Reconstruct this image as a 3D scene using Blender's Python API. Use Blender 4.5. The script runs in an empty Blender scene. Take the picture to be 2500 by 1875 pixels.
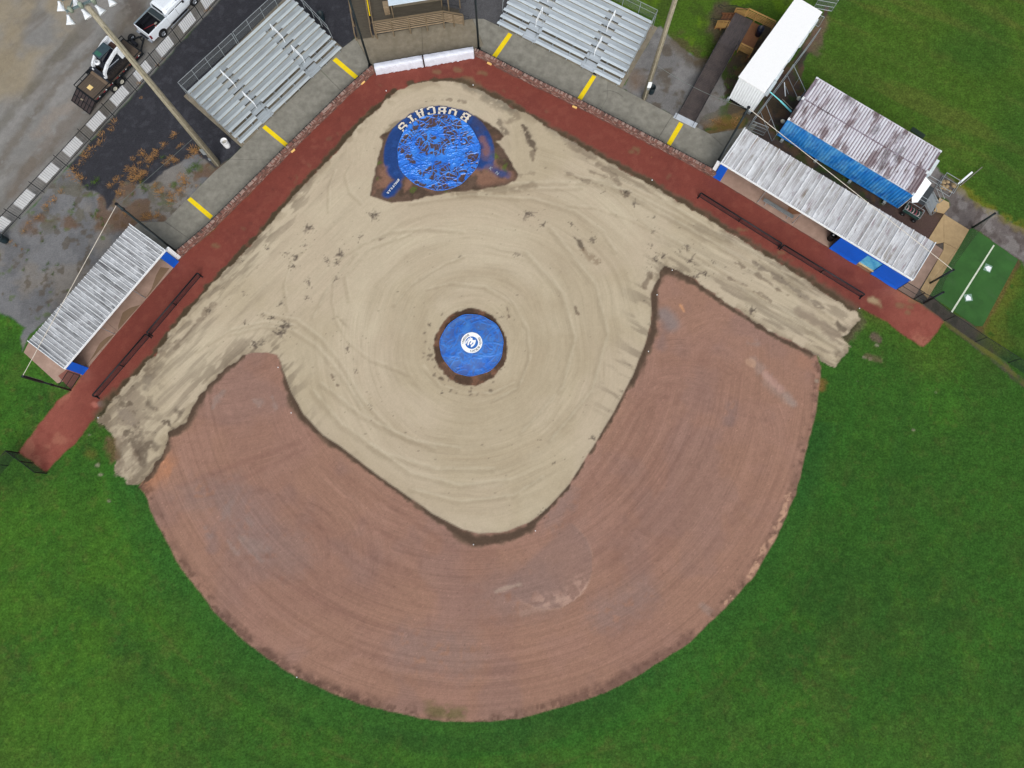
import bpy, math, random
import numpy as np
from mathutils import Vector, Matrix
from mathutils.geometry import tessellate_polygon

random.seed(5)
S = bpy.context.scene
COL = S.collection
R = math.radians

# ------------------------------------------------------------------ camera, sky, sun, exposure
F = 1733.0; TH = R(10.9); H = 58.0          # focal length in photo pixels (2500 wide), tilt, drone height
cd = bpy.data.cameras.new('camera'); cam = bpy.data.objects.new('camera', cd); COL.objects.link(cam)
cam.location = (0, 0, H); cam.rotation_euler = (TH, 0, 0)
cd.sensor_width = 36; cd.lens = 36 * F / 2500; cd.clip_start = 0.5; cd.clip_end = 2000
S.camera = cam

w = bpy.data.worlds.new('World'); S.world = w; w.use_nodes = True
nt = w.node_tree; bg = nt.nodes['Background']
sky = nt.nodes.new('ShaderNodeTexSky'); sky.sky_type = 'NISHITA'; sky.sun_disc = False
sky.sun_elevation = R(43); sky.sun_rotation = R(172); sky.air_density = 1.0; sky.dust_density = 4.0; sky.ozone_density = 1.0
hs = nt.nodes.new('ShaderNodeHueSaturation'); hs.inputs['Saturation'].default_value = 0.35
nt.links.new(sky.outputs[0], hs.inputs['Color']); nt.links.new(hs.outputs[0], bg.inputs['Color'])
bg.inputs['Strength'].default_value = 0.13
sl = bpy.data.lights.new('sun', 'SUN'); sl.energy = 1.65; sl.angle = R(50); sl.color = (1, 0.97, 0.93)
so = bpy.data.objects.new('sun', sl); COL.objects.link(so)
_az = R(172)
so.rotation_euler = Vector((math.sin(_az)*math.cos(R(43)), math.cos(_az)*math.cos(R(43)), math.sin(R(43)))).to_track_quat('Z', 'Y').to_euler()
S.view_settings.view_transform = 'Standard'; S.view_settings.look = 'None'
S.view_settings.gamma = 1; S.view_settings.exposure = 0.0; S.view_settings.use_curve_mapping = False

# ------------------------------------------------------------------ survey: photo coordinates to ground metres
def G(px, py, z=0.0):
    u = (px-1250)/F; v = -(py-937.5)/F
    y = v*math.cos(TH)+math.sin(TH); zz = v*math.sin(TH)-math.cos(TH)
    t = (H-z)/(-zz)
    return Vector((u*t, y*t, z))
def GG(pts, z=0.0): return [G(p[0], p[1], z) for p in pts]

def lin(c):
    c = np.array(c, float)/255.0
    return np.where(c <= 0.04045, c/12.92, ((c+0.055)/1.055)**2.4)
KA = 1.0
def C(*c): return tuple(lin(c)/KA)

# ------------------------------------------------------------------ materials
MATS = {}
def nm(name):
    m = bpy.data.materials.new(name); m.use_nodes = True
    b = m.node_tree.nodes['Principled BSDF']
    return m, m.node_tree, b
def setspec(b, v):
    for k in ('Specular IOR Level', 'Specular'):
        if k in b.inputs: b.inputs[k].default_value = v; return
def solid(name, col, rough=0.6, metal=0.0, var=0.12, nscale=3.0, bump=0.0, bscale=40, spec=0.3, fine=0.06, dirt=None, dirtamt=0.0):
    """plain material with large and fine colour variation"""
    if name in MATS: return MATS[name]
    m, t, b = nm(name); N = t.nodes; L = t.links
    g = N.new('ShaderNodeNewGeometry')
    n1 = N.new('ShaderNodeTexNoise'); n1.inputs['Scale'].default_value = nscale; n1.inputs['Detail'].default_value = 6
    n2 = N.new('ShaderNodeTexNoise'); n2.inputs['Scale'].default_value = nscale*9; n2.inputs['Detail'].default_value = 4
    L.new(g.outputs['Position'], n1.inputs['Vector']); L.new(g.outputs['Position'], n2.inputs['Vector'])
    def mr(src, lo, hi):
        r = N.new('ShaderNodeMapRange'); r.inputs[1].default_value = 0.3; r.inputs[2].default_value = 0.7
        r.inputs[3].default_value = lo; r.inputs[4].default_value = hi; L.new(src, r.inputs[0]); return r.outputs[0]
    mu = N.new('ShaderNodeMath'); mu.operation = 'MULTIPLY'
    L.new(mr(n1.outputs[0], 1-var, 1+var), mu.inputs[0]); L.new(mr(n2.outputs[0], 1-fine, 1+fine), mu.inputs[1])
    vm = N.new('ShaderNodeVectorMath'); vm.operation = 'SCALE'; vm.inputs[0].default_value = col[:3]
    L.new(mu.outputs[0], vm.inputs['Scale'])
    out = vm.outputs[0]
    if dirt:
        n3 = N.new('ShaderNodeTexNoise'); n3.inputs['Scale'].default_value = nscale*2.3; n3.inputs['Detail'].default_value = 8
        L.new(g.outputs['Position'], n3.inputs['Vector'])
        mx = N.new('ShaderNodeMixRGB'); L.new(mr(n3.outputs[0], 0, dirtamt), mx.inputs[0])
        L.new(out, mx.inputs[1]); mx.inputs[2].default_value = (*dirt[:3], 1); out = mx.outputs[0]
    L.new(out, b.inputs['Base Color'])
    b.inputs['Roughness'].default_value = rough; b.inputs['Metallic'].default_value = metal; setspec(b, spec)
    if bump:
        n4 = N.new('ShaderNodeTexNoise'); n4.inputs['Scale'].default_value = bscale; n4.inputs['Detail'].default_value = 5
        L.new(g.outputs['Position'], n4.inputs['Vector'])
        bp = N.new('ShaderNodeBump'); bp.inputs['Strength'].default_value = bump; bp.inputs['Distance'].default_value = 0.05
        L.new(n4.outputs[0], bp.inputs['Height']); L.new(bp.outputs[0], b.inputs['Normal'])
    MATS[name] = m; return m
def painted(name, rough=0.9, fine=0.12, fscale=8.0, bump=0.4, bscale=12, spec=0.15, grain=0.0):
    """ground material: colours of the soils come from the 'Col' attribute, grain from nodes"""
    m, t, b = nm(name); N = t.nodes; L = t.links
    a = N.new('ShaderNodeAttribute'); a.attribute_name = 'Col'
    g = N.new('ShaderNodeNewGeometry')
    n1 = N.new('ShaderNodeTexNoise'); n1.inputs['Scale'].default_value = fscale; n1.inputs['Detail'].default_value = 6; n1.inputs['Roughness'].default_value = 0.7
    L.new(g.outputs['Position'], n1.inputs['Vector'])
    r = N.new('ShaderNodeMapRange'); r.inputs[1].default_value = 0.3; r.inputs[2].default_value = 0.7
    r.inputs[3].default_value = 1-fine; r.inputs[4].default_value = 1+fine; L.new(n1.outputs[0], r.inputs[0])
    vm = N.new('ShaderNodeVectorMath'); vm.operation = 'SCALE'
    L.new(a.outputs['Color'], vm.inputs[0]); L.new(r.outputs[0], vm.inputs['Scale'])
    out = vm.outputs[0]
    if grain:
        fa = N.new('ShaderNodeAttribute'); fa.attribute_name = 'Flow'
        sp = N.new('ShaderNodeSeparateXYZ'); L.new(fa.outputs['Vector'], sp.inputs[0])
        prev = None
        for k_, (sx, sy) in enumerate(((9.0, 0.35), (3.2, 0.2))):
            cx = N.new('ShaderNodeCombineXYZ')
            mA = N.new('ShaderNodeMath'); mA.operation = 'MULTIPLY'; mA.inputs[1].default_value = sx; L.new(sp.outputs[0], mA.inputs[0])
            mB = N.new('ShaderNodeMath'); mB.operation = 'MULTIPLY'; mB.inputs[1].default_value = sy; L.new(sp.outputs[1], mB.inputs[0])
            L.new(mA.outputs[0], cx.inputs[0]); L.new(mB.outputs[0], cx.inputs[1])
            nn = N.new('ShaderNodeTexNoise'); nn.inputs['Scale'].default_value = 1.0; nn.inputs['Detail'].default_value = 3; L.new(cx.outputs[0], nn.inputs['Vector'])
            if prev is None: prev = nn.outputs[0]
            else:
                ad = N.new('ShaderNodeMath'); ad.operation = 'ADD'; L.new(prev, ad.inputs[0]); L.new(nn.outputs[0], ad.inputs[1]); prev = ad.outputs[0]
        sb = N.new('ShaderNodeMath'); sb.operation = 'SUBTRACT'; sb.inputs[1].default_value = 1.0; L.new(prev, sb.inputs[0])
        ml = N.new('ShaderNodeMath'); ml.operation = 'MULTIPLY'; L.new(sb.outputs[0], ml.inputs[0]); L.new(sp.outputs[2], ml.inputs[1])
        ma = N.new('ShaderNodeMath'); ma.operation = 'MULTIPLY_ADD'; L.new(ml.outputs[0], ma.inputs[0]); ma.inputs[1].default_value = grain; ma.inputs[2].default_value = 1.0
        vm2 = N.new('ShaderNodeVectorMath'); vm2.operation = 'SCALE'; L.new(out, vm2.inputs[0]); L.new(ma.outputs[0], vm2.inputs['Scale']); out = vm2.outputs[0]
    L.new(out, b.inputs['Base Color'])
    b.inputs['Roughness'].default_value = rough; setspec(b, spec)
    n4 = N.new('ShaderNodeTexNoise'); n4.inputs['Scale'].default_value = bscale; n4.inputs['Detail'].default_value = 6; n4.inputs['Roughness'].default_value = 0.7
    L.new(g.outputs['Position'], n4.inputs['Vector'])
    bp = N.new('ShaderNodeBump'); bp.inputs['Strength'].default_value = bump; bp.inputs['Distance'].default_value = 0.06
    L.new(n4.outputs[0], bp.inputs['Height']); L.new(bp.outputs[0], b.inputs['Normal'])
    return m
def streaked(name, base, stains, angle, rough=0.45, metal=0.0, su=0.25, sv=2.5, bump=0.0):
    """sheet metal with runs of grime along the fall of the sheet. stains: (colour, amount, scale, lo, hi)"""
    m, t, b = nm(name); N = t.nodes; L = t.links
    g = N.new('ShaderNodeNewGeometry')
    mp = N.new('ShaderNodeMapping'); mp.vector_type = 'TEXTURE'; mp.inputs['Rotation'].default_value = (0, 0, angle)
    L.new(g.outputs['Position'], mp.inputs['Vector'])
    out = None
    for i, (c, amt, sc, lo, hi, ax, ay) in enumerate(stains):
        m2 = N.new('ShaderNodeMapping'); m2.inputs['Scale'].default_value = (ax, ay, 1); m2.inputs['Location'].default_value = (7.3*i, 3.1*i, 0)
        L.new(mp.outputs[0], m2.inputs['Vector'])
        n = N.new('ShaderNodeTexNoise'); n.inputs['Scale'].default_value = sc; n.inputs['Detail'].default_value = 7; n.inputs['Roughness'].default_value = 0.65
        L.new(m2.outputs[0], n.inputs['Vector'])
        r = N.new('ShaderNodeMapRange'); r.inputs[1].default_value = lo; r.inputs[2].default_value = hi; r.inputs[4].default_value = amt
        L.new(n.outputs[0], r.inputs[0])
        mx = N.new('ShaderNodeMixRGB'); L.new(r.outputs[0], mx.inputs[0]); mx.inputs[2].default_value = (*c, 1)
        if out is None: mx.inputs[1].default_value = (*base, 1)
        else: L.new(out, mx.inputs[1])
        out = mx.outputs[0]
    L.new(out, b.inputs['Base Color']); b.inputs['Roughness'].default_value = rough; b.inputs['Metallic'].default_value = metal
    MATS[name] = m; return m
def netting(name, col, alpha):
    m, t, b = nm(name); N = t.nodes; L = t.links
    tr = N.new('ShaderNodeBsdfTransparent'); mx = N.new('ShaderNodeMixShader'); mx.inputs[0].default_value = alpha
    b.inputs['Base Color'].default_value = (*col, 1); b.inputs['Roughness'].default_value = 0.8
    L.new(tr.outputs[0], mx.inputs[1]); L.new(b.outputs[0], mx.inputs[2])
    L.new(mx.outputs[0], N['Material Output'].inputs['Surface']); MATS[name] = m; return m
def wood(name, col, dark, angle, sc=3.0):
    return streaked(name, col, [(dark, 0.8, sc, 0.35, 0.7, 0.5, 6), (tuple(x*1.4 for x in col), 0.5, sc*2, 0.5, 0.75, 0.6, 9)], angle, rough=0.8)

# ------------------------------------------------------------------ mesh helpers
MW = {}
def thing(name, label, cat, loc=(0, 0, 0), rotz=0.0, group=None):
    o = bpy.data.objects.new(name, None); COL.objects.link(o); o.empty_display_size = 0.3
    o.location = loc; o.rotation_euler = (0, 0, rotz)
    o['label'] = label; o['category'] = cat
    if group: o['group'] = group
    MW[o.name] = Matrix.Translation(Vector(loc)) @ Matrix.Rotation(rotz, 4, 'Z')
    return o
def tag(o, label, cat, group=None):
    o['label'] = label; o['category'] = cat
    if group: o['group'] = group
    return o
def struct(o): o['kind'] = 'structure'; return o
def frame(p0, p1, z=0.0):
    """x axis from p0 to p1, z up"""
    p0 = Vector(p0); p1 = Vector(p1); d = p1-p0
    a = math.atan2(d.y, d.x)
    return Matrix.Translation(Vector((p0.x, p0.y, z))) @ Matrix.Rotation(a, 4, 'Z')
def fang(T): return T.to_euler().z
class MB:
    def __init__(s, T=None): s.v = []; s.f = []; s.T = T or Matrix.Identity(4)
    def add(s, vs, fs):
        n = len(s.v); s.v += [s.T @ Vector(v) for v in vs]; s.f += [tuple(i+n for i in f) for f in fs]; return s
    def box(s, x0, x1, y0, y1, z0, z1):
        return s.add([(x0,y0,z0),(x1,y0,z0),(x1,y1,z0),(x0,y1,z0),(x0,y0,z1),(x1,y0,z1),(x1,y1,z1),(x0,y1,z1)],
                     [(0,3,2,1),(4,5,6,7),(0,1,5,4),(1,2,6,5),(2,3,7,6),(3,0,4,7)])
    def bar(s, a, b, wd, ht, up=(0, 0, 1)):
        a = Vector(a); b = Vector(b); d = (b-a).normalized(); u = Vector(up)
        if abs(d.dot(u)) > 0.98: u = Vector((1, 0, 0))
        sd = d.cross(u).normalized(); u = sd.cross(d).normalized()
        sd = sd*wd/2; u = u*ht/2
        return s.add([a-sd-u, a+sd-u, a+sd+u, a-sd+u, b-sd-u, b+sd-u, b+sd+u, b-sd+u],
                     [(0,1,2,3),(7,6,5,4),(0,4,5,1),(1,5,6,2),(2,6,7,3),(3,7,4,0)])
    def tube(s, a, b, r, n=6, r2=None):
        a = Vector(a); b = Vector(b); r2 = r if r2 is None else r2
        d = (b-a).normalized(); u = Vector((0, 0, 1)) if abs(d.z) < 0.95 else Vector((1, 0, 0))
        p = d.cross(u).normalized(); q = d.cross(p)
        vs = []
        for c, rr in ((a, r), (b, r2)):
            for i in range(n):
                t = 2*math.pi*i/n; vs.append(c+p*math.cos(t)*rr+q*math.sin(t)*rr)
        fs = [(i, (i+1) % n, n+(i+1) % n, n+i) for i in range(n)]+[tuple(range(n-1, -1, -1)), tuple(range(n, 2*n))]
        return s.add(vs, fs)
    def path(s, pts, r, n=6):
        for a, b in zip(pts[:-1], pts[1:]): s.tube(a, b, r, n)
        return s
    def prism(s, pts, z0, z1):
        pts = [Vector((p[0], p[1], 0)) for p in pts]; n = len(pts)
        ar = sum(pts[i].x*pts[(i+1) % n].y-pts[(i+1) % n].x*pts[i].y for i in range(n))
        if ar < 0: pts = pts[::-1]
        tris = tessellate_polygon([pts])
        vs = [(p.x, p.y, z0) for p in pts]+[(p.x, p.y, z1) for p in pts]
        fs = []
        for t in tris:
            a, b, c = t; nz = (pts[b]-pts[a]).cross(pts[c]-pts[a]).z
            if nz < 0: a, c = c, a
            fs.append((a+n, b+n, c+n)); fs.append((c, b, a))
        fs += [(i, (i+1) % n, n+(i+1) % n, n+i) for i in range(n)]
        return s.add(vs, fs)
    def lathe(s, prof, n=16, c=(0, 0, 0)):
        vs = []; m = len(prof)
        for r, z in prof:
            for i in range(n): t = 2*math.pi*i/n; vs.append((c[0]+r*math.cos(t), c[1]+r*math.sin(t), c[2]+z))
        fs = [(j*n+i, j*n+(i+1) % n, (j+1)*n+(i+1) % n, (j+1)*n+i) for j in range(m-1) for i in range(n)]
        return s.add(vs, fs)
    def ball(s, c, r, n=8, sq=(1, 1, 1)):
        prof = [(max(1e-4, math.sin(math.pi*k/6)*r), -math.cos(math.pi*k/6)*r) for k in range(7)]
        m = MB(); m.lathe(prof, n)
        return s.add([(c[0]+v.x*sq[0], c[1]+v.y*sq[1], c[2]+v.z*sq[2]) for v in m.v], m.f)
    def build(s, name, mat, parent=None, smooth=False, bevel=0):
        me = bpy.data.meshes.new(name)
        vs = s.v
        if parent is not None:
            I = MW[parent.name].inverted(); vs = [I @ v for v in vs]
        me.from_pydata([tuple(v) for v in vs], [], s.f); me.update()
        if isinstance(mat, (list, tuple)):
            for x in mat: me.materials.append(x)
        else: me.materials.append(mat)
        if smooth: me.polygons.foreach_set('use_smooth', [True]*len(me.polygons))
        o = bpy.data.objects.new(name, me); COL.objects.link(o)
        if parent is not None: o.parent = parent; MW[o.name] = MW[parent.name]
        else: MW[o.name] = Matrix.Identity(4)
        if bevel:
            b = o.modifiers.new('bevel', 'BEVEL'); b.width = bevel; b.segments = 2; b.limit_method = 'ANGLE'
        return o
def share(o, name, parent, T):
    """another object with the same mesh, T is its matrix in the parent's space"""
    c = o.copy(); c.name = name; COL.objects.link(c); c.parent = parent; c.matrix_local = T
    MW[c.name] = MW[parent.name] @ T
    return c
def copy_tree(root, loc, rotz):
    r = root.copy(); COL.objects.link(r); r.location = loc; r.rotation_euler = (0, 0, rotz)
    MW[r.name] = Matrix.Translation(Vector(loc)) @ Matrix.Rotation(rotz, 4, 'Z')
    for ch in root.children:
        c = ch.copy(); COL.objects.link(c); c.parent = r; MW[c.name] = MW[r.name]
        for g in ch.children:
            d = g.copy(); COL.objects.link(d); d.parent = c; MW[d.name] = MW[r.name]
    return r
def text_part(txt, size, T, mat, name, parent, bold=0.0, ext=0.0):
    cu = bpy.data.curves.new('t', 'FONT'); cu.body = txt; cu.size = size; cu.offset = bold; cu.align_x = 'CENTER'; cu.align_y = 'CENTER'
    cu.extrude = ext
    ob = bpy.data.objects.new('t', cu); COL.objects.link(ob)
    bpy.context.view_layer.update()
    me = bpy.data.meshes.new_from_object(ob); bpy.data.objects.remove(ob)
    me.name = name; me.transform(MW[parent.name].inverted() @ T); me.materials.clear(); me.materials.append(mat)
    o = bpy.data.objects.new(name, me); COL.objects.link(o); o.parent = parent; MW[o.name] = MW[parent.name]
    return o

# ------------------------------------------------------------------ the ground, painted and moulded on a 10 cm grid
CELL = 0.1
x0, x1, y0, y1 = -50.0, 50.0, -20.5, 50.0
nx = int(round((x1-x0)/CELL))+1; ny = int(round((y1-y0)/CELL))+1
gx = np.linspace(x0, x1, nx).astype(np.float32); gy = np.linspace(y0, y1, ny).astype(np.float32)
X, Y = np.meshgrid(gx, gy)
_rng = np.random.default_rng(11)
_TAB = _rng.random((8, 256, 256)).astype(np.float32)
def vnoise(x, y, seed=0):
    T = _TAB[seed % 8]; x = x+seed*17.3; y = y+seed*9.7
    xi = np.floor(x); yi = np.floor(y); fx = x-xi; fy = y-yi
    xi = xi.astype(np.int32) & 255; yi = yi.astype(np.int32) & 255; xj = (xi+1) & 255; yj = (yi+1) & 255
    fx = fx*fx*(3-2*fx); fy = fy*fy*(3-2*fy)
    return (T[yi, xi]*(1-fx)+T[yi, xj]*fx)*(1-fy)+(T[yj, xi]*(1-fx)+T[yj, xj]*fx)*fy
def fbm(x, y, sc, o=4, seed=0, g=0.5):
    a = 1.0; s = 0; t = 0
    for k in range(o):
        s = s+a*vnoise(x/sc, y/sc, seed+k*3); t += a; a *= g; sc *= 0.5
    return s/t
def sstep(a, b, v):
    t = np.clip((v-a)/(b-a), 0, 1); return t*t*(3-2*t)
def crop(pts, m):
    xs = [p[0] for p in pts]; ys = [p[1] for p in pts]
    i0 = max(0, int((min(xs)-m-x0)/CELL)); i1 = min(nx, int((max(xs)+m-x0)/CELL)+2)
    j0 = max(0, int((min(ys)-m-y0)/CELL)); j1 = min(ny, int((max(ys)+m-y0)/CELL)+2)
    return slice(j0, max(j1, j0)), slice(i0, max(i1, i0))
def sdf(pts, m=6.0):
    """signed distance, positive inside; far outside = -m"""
    pts = [(p[0], p[1]) for p in pts]
    out = np.full(X.shape, -m, np.float32)
    sl_ = crop(pts, m); x = X[sl_]; y = Y[sl_]
    if x.size == 0: return out
    d = np.full(x.shape, 1e9, np.float32); ins = np.zeros(x.shape, bool)
    n = len(pts)
    for i in range(n):
        ax, ay = pts[i]; bx, by = pts[(i+1) % n]; ex, ey = bx-ax, by-ay
        L2 = ex*ex+ey*ey+1e-9
        t = np.clip(((x-ax)*ex+(y-ay)*ey)/L2, 0, 1)
        dd = (x-ax-t*ex)**2+(y-ay-t*ey)**2
        np.minimum(d, dd, out=d)
        c = ((ay > y) != (by > y))
        if ay != by: ins ^= c & (x < (bx-ax)*(y-ay)/(by-ay)+ax)
    d = np.sqrt(d); d[~ins] *= -1
    out[sl_] = d
    return out
def linedist(pts, sl_, widths=None):
    x = X[sl_]; y = Y[sl_]
    d = np.full(x.shape, 1e9, np.float32); wv = np.ones(x.shape, np.float32)
    for i in range(len(pts)-1):
        ax, ay = pts[i][:2]; bx, by = pts[i+1][:2]; ex, ey = bx-ax, by-ay
        t = np.clip(((x-ax)*ex+(y-ay)*ey)/(ex*ex+ey*ey+1e-9), 0, 1)
        dd = np.sqrt((x-ax-t*ex)**2+(y-ay-t*ey)**2)
        if widths is not None:
            ww = widths[i]*(1-t)+widths[i+1]*t
            m = dd/ww < d/wv; wv = np.where(m, ww, wv); d = np.where(m, dd, d)
        else: d = np.minimum(d, dd)
    return (d, wv) if widths is not None else d

FLOW = np.zeros((ny, nx, 3), np.float32); COLR = np.zeros((ny, nx, 3), np.float32); HGT = np.zeros((ny, nx), np.float32); CLS = np.zeros((ny, nx), np.int8)
def mixc(mask, col, sl_=None):
    c = np.array(col, np.float32)
    if sl_ is None:
        COLR[:] = COLR*(1-mask[..., None])+c*mask[..., None]
    else:
        COLR[sl_] = COLR[sl_]*(1-mask[..., None])+c*mask[..., None]
def stroke(pp, wd, col, amt=0.7, soft=0.5, warp=0.15, brk=0.0, seed=1, only=None, dh=0.0, world=False, bs=(0.6, )):
    """brush stroke of soil along photo points; wd in metres (one or one per point); brk = how broken it is"""
    pts = pp if world else [tuple(G(*p))[:2] for p in pp]
    ws = wd if isinstance(wd, (list, tuple)) else [wd]*len(pts)
    mw = max(ws)*(1+soft)+warp*2
    sl_ = crop(pts, mw+0.2)
    if X[sl_].size == 0: return
    d, wv = linedist(pts, sl_, ws)
    n = fbm(X[sl_], Y[sl_], 0.5, 3, seed)-0.5
    d = d+n*warp*2
    m = 1-sstep(wv*(1-soft), wv*(1+soft*0.5)+0.03, d)
    if brk > 0:
        b = fbm(X[sl_], Y[sl_], bs[0], 4, seed+4)
        m = m*sstep(brk*0.62, brk*0.62+0.16, b)
    m = m*amt
    if only is not None: m = m*only[sl_]
    mixc(m, col, sl_)
    if dh: HGT[sl_] += m*dh

# -- outlines (photo pixels)
SAND = [(241,1029),(260,985),(317,913),(324,928),(376,869),(388,835),(447,774),(494,721),(520,694),(603,608),(684,517),(752,440),(833,359),(870,313),(917,270),(964,226),
 (1000,208),(1040,199),(1082,197),(1129,204),(1176,223),(1235,254),(1299,286),(1350,320),(1426,362),(1489,399),(1607,462),(1711,525),(1833,602),(1969,683),(2040,735),(2090,768),(2096,779),
 (2083,795),(2070,818),(2055,823),(2075,846),(2058,870),(2038,899),(2008,880),(1980,856),(1887,812),(1769,736),(1701,686),(1660,664),(1620,645),
 (1611,668),(1602,690),(1588,718),(1590,749),(1588,790),(1575,840),(1543,921),(1498,1007),(1444,1097),(1389,1183),(1335,1242),(1294,1274),(1236,1298),(1168,1303),(1127,1292),
 (1059,1256),(969,1193),(905,1148),(837,1094),(788,1062),(742,1012),(711,958),(693,908),(686,885),(676,866),(652,860),(625,862),(593,868),(535,913),(480,976),(453,1030),(412,1057),(403,1094),(372,1148),(340,1188),
 (327,1184),(310,1170),(281,1157),(284,1103),(276,1075),(259,1039)]
SAND[1:5] = [(258,990),(290,955),(324,925),(350,893)]
SAND[5:7] = [(376,869),(410,822)]
DIRT = [(340,1188),(354,1202),(374,1261),(408,1324),(440,1383),(485,1442),(525,1496),(545,1514),(613,1577),(703,1640),(816,1695),(907,1726),(1020,1751),(1080,1760),(1133,1762),(1200,1760),(1268,1753),
 (1381,1722),(1481,1690),(1571,1640),(1684,1568),(1775,1478),(1842,1405),(1897,1310),(1942,1206),(1968,1100),(1985,1035),(1995,984),(2001,930),(2003,895),(1990,860),(1700,660),(1600,610),(1300,700),(900,700),(640,830),(560,860),(450,980)]
HOME = [(903,479),(908,450),(920,398),(935,345),(926,333),(940,325),(954,316),(970,302),(1000,278),(1040,262),(1072,259),(1105,262),(1140,272),(1165,286),(1193,302),(1215,316),(1230,332),(1222,342),(1210,345),(1232,366),(1249,398),(1265,425),(1258,442),(1234,454),(1193,460),(1141,466),(1099,470),(1047,479),(1006,490),(980,492),(954,494),(930,487)]
MOUNDP = [(1149+90*math.cos(t)*(1+0.02*math.sin(5*t)), 848+94*math.sin(t)*(1+0.015*math.sin(4*t+1))) for t in [k*math.pi/18 for k in range(36)]]
TRACK = [(47,1104),(113,1153),(132,1132),(150,1112),(174,1092),(204,1057),(235,1014),(300,960),(500,760),(900,330),(1080,240),(1300,320),(1700,560),(2080,790),(2093,750),(2121,762),(2168,788),(2217,826),(2255,848),(2281,816),(2304,786),
 (2253,747),(2229,731),(2189,707),(2025,606),(1936,553),(1757,442),(1743,434),(1662,390),(1533,324),(1415,263),(1298,207),(1180,146),(1157,134),(918,174),(847,237),(691,390),(520,561),(437,632),(416,661),(357,729),(287,809),(212,894),(200,916),(172,956),(141,979),(134,991),(99,1033),(66,1078)]
LOT = [(-120,760),(-120,-200),(560,-200),(545,-10),(495,47),(442,103),(390,162),(335,221),(280,281),(224,342),(167,405),(110,470),(49,534),(0,586),(-60,650)]
BED = [(545,-10),(560,-200),(1700,-200),(1560,10),(1420,-60),(1221,66),(1181,47),(1153,47),(913,87),(868,93),(590,362),(560,390),(525,412),(480,372),(440,398),(400,420),(370,446),(335,452),(310,440),(290,452),(275,498),(262,508),(250,480),(235,468),(215,462),(200,452),(188,430),(167,407),(224,342),(280,281),(335,221),(390,162),(442,103),(495,47)]
GRAV = [(0,586),(49,534),(110,470),(167,405),(250,430),(330,430),(420,388),(500,345),(530,398),(565,392),(400,546),(341,545),(315,575),(66,832),(55,860),(48,820),(62,800),(40,778),(0,764),(-60,750),(-60,650)]
GRAVR = [(1518,216),(1605,66),(1614,60),(1640,100),(1683,130),(1712,146),(1760,150),(1800,180),(1790,230),(1776,246),(1834,282),(1850,300),(1835,320),(1733,329),(1641,282)]
MULCH = [(1925,160),(1990,70),(2020,20),(2015,60),(1990,100),(1965,150),(1960,190),(1960,215),(2000,260),(2230,470),(2300,470),(2310,520),(2268,582),(2240,600),(1821,330),(1834,285),(1850,290),(1870,235)]
MULCH2 = [(1700,300),(1775,250),(1760,180),(1820,100),(1870,60),(1940,60),(1880,210),(1840,290),(1810,316),(1733,328)]
GRAVE = [(2255,400),(2310,425),(2330,436),(2345,450),(2365,480),(2380,490),(2400,505),(2427,515),(2460,540),(2500,560),(2580,610),(2580,690),(2500,645),(2485,635),(2474,632),(2430,595),(2391,566),(2365,561),(2304,523),(2320,500),(2290,480),(2240,470),(2210,430)]
STRIPR = [(2252,745),(2262,715),(2300,745),(2380,797),(2393,805),(2420,840),(2440,875),(2500,925),(2580,990),(2580,1012),(2500,945),(2440,893),(2381,846),(2304,788)]

# -- grass
n6 = fbm(X, Y, 9, 5, 0); n1_ = fbm(X, Y, 1.6, 4, 2, 0.6); nf = fbm(X, Y, 0.35, 2, 5)
hi = fbm(X*0.9+Y*0.3, Y*1.1, 3.0, 4, 7)
COLR[:] = np.array(C(53, 97, 34), np.float32)
mixc(sstep(0.38, 0.66, n6)*0.45, C(62, 102, 34))
mixc(sstep(0.42, 0.74, hi)*0.45, C(62, 106, 34))
mixc(sstep(0.42, 0.70, 1-fbm(X, Y, 5, 5, 6))*0.6, C(48, 80, 34))
mixc(sstep(0.50, 0.74, fbm(X, Y, 2.2, 5, 3))*0.28, C(76, 82, 42))
mixc(sstep(0.54, 0.80, fbm(X, Y, 1.2, 5, 2, 0.7))*0.42, C(78, 116, 38))
mixc(sstep(0.56, 0.76, fbm(X+5, Y, 0.8, 4, 7, 0.7))*0.4, C(40, 70, 30))
mixc(sstep(0.62, 0.76, fbm(X, Y+5, 0.6, 3, 4, 0.7))*0.25, C(100, 92, 52))
# olive, drier grass towards the north-east corner, faint mowing lanes
dirR = (G(1743, 434)-G(1157, 134)).normalized(); dirL = (G(917, 174)-G(437, 632)).normalized()
ux = X*dirR.x+Y*dirR.y; vx = -X*dirR.y+Y*dirR.x
ne = sstep(14, 26, X*0.75+Y*0.6-12)*sstep(10, 16, Y)
mixc(ne*0.55, C(78, 98, 34))
lane = fbm(ux, vx*7, 9, 3, 1)
mixc(ne*sstep(0.45, 0.65, lane)*0.5, C(62, 92, 28)); mixc(ne*sstep(0.55, 0.7, 1-lane)*0.4, C(92, 96, 44))
dd_ = sdf(GG(DIRT), 9.0)
M0 = G(1152, 843); rM = np.sqrt((X-M0.x)**2+(Y-M0.y)**2); aM = np.arctan2(Y-M0.y, X-M0.x)
aM = np.abs((aM+0.75+2*math.pi) % (2*math.pi)-math.pi)*1.0; MC = G(1190, 900); rC = np.sqrt((X-M0.x)**2+(Y-M0.y)**2)
ring = sstep(-3.6, -0.2, dd_)*(Y < 8)
mixc(ring*0.7, C(40, 86, 38))
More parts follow.
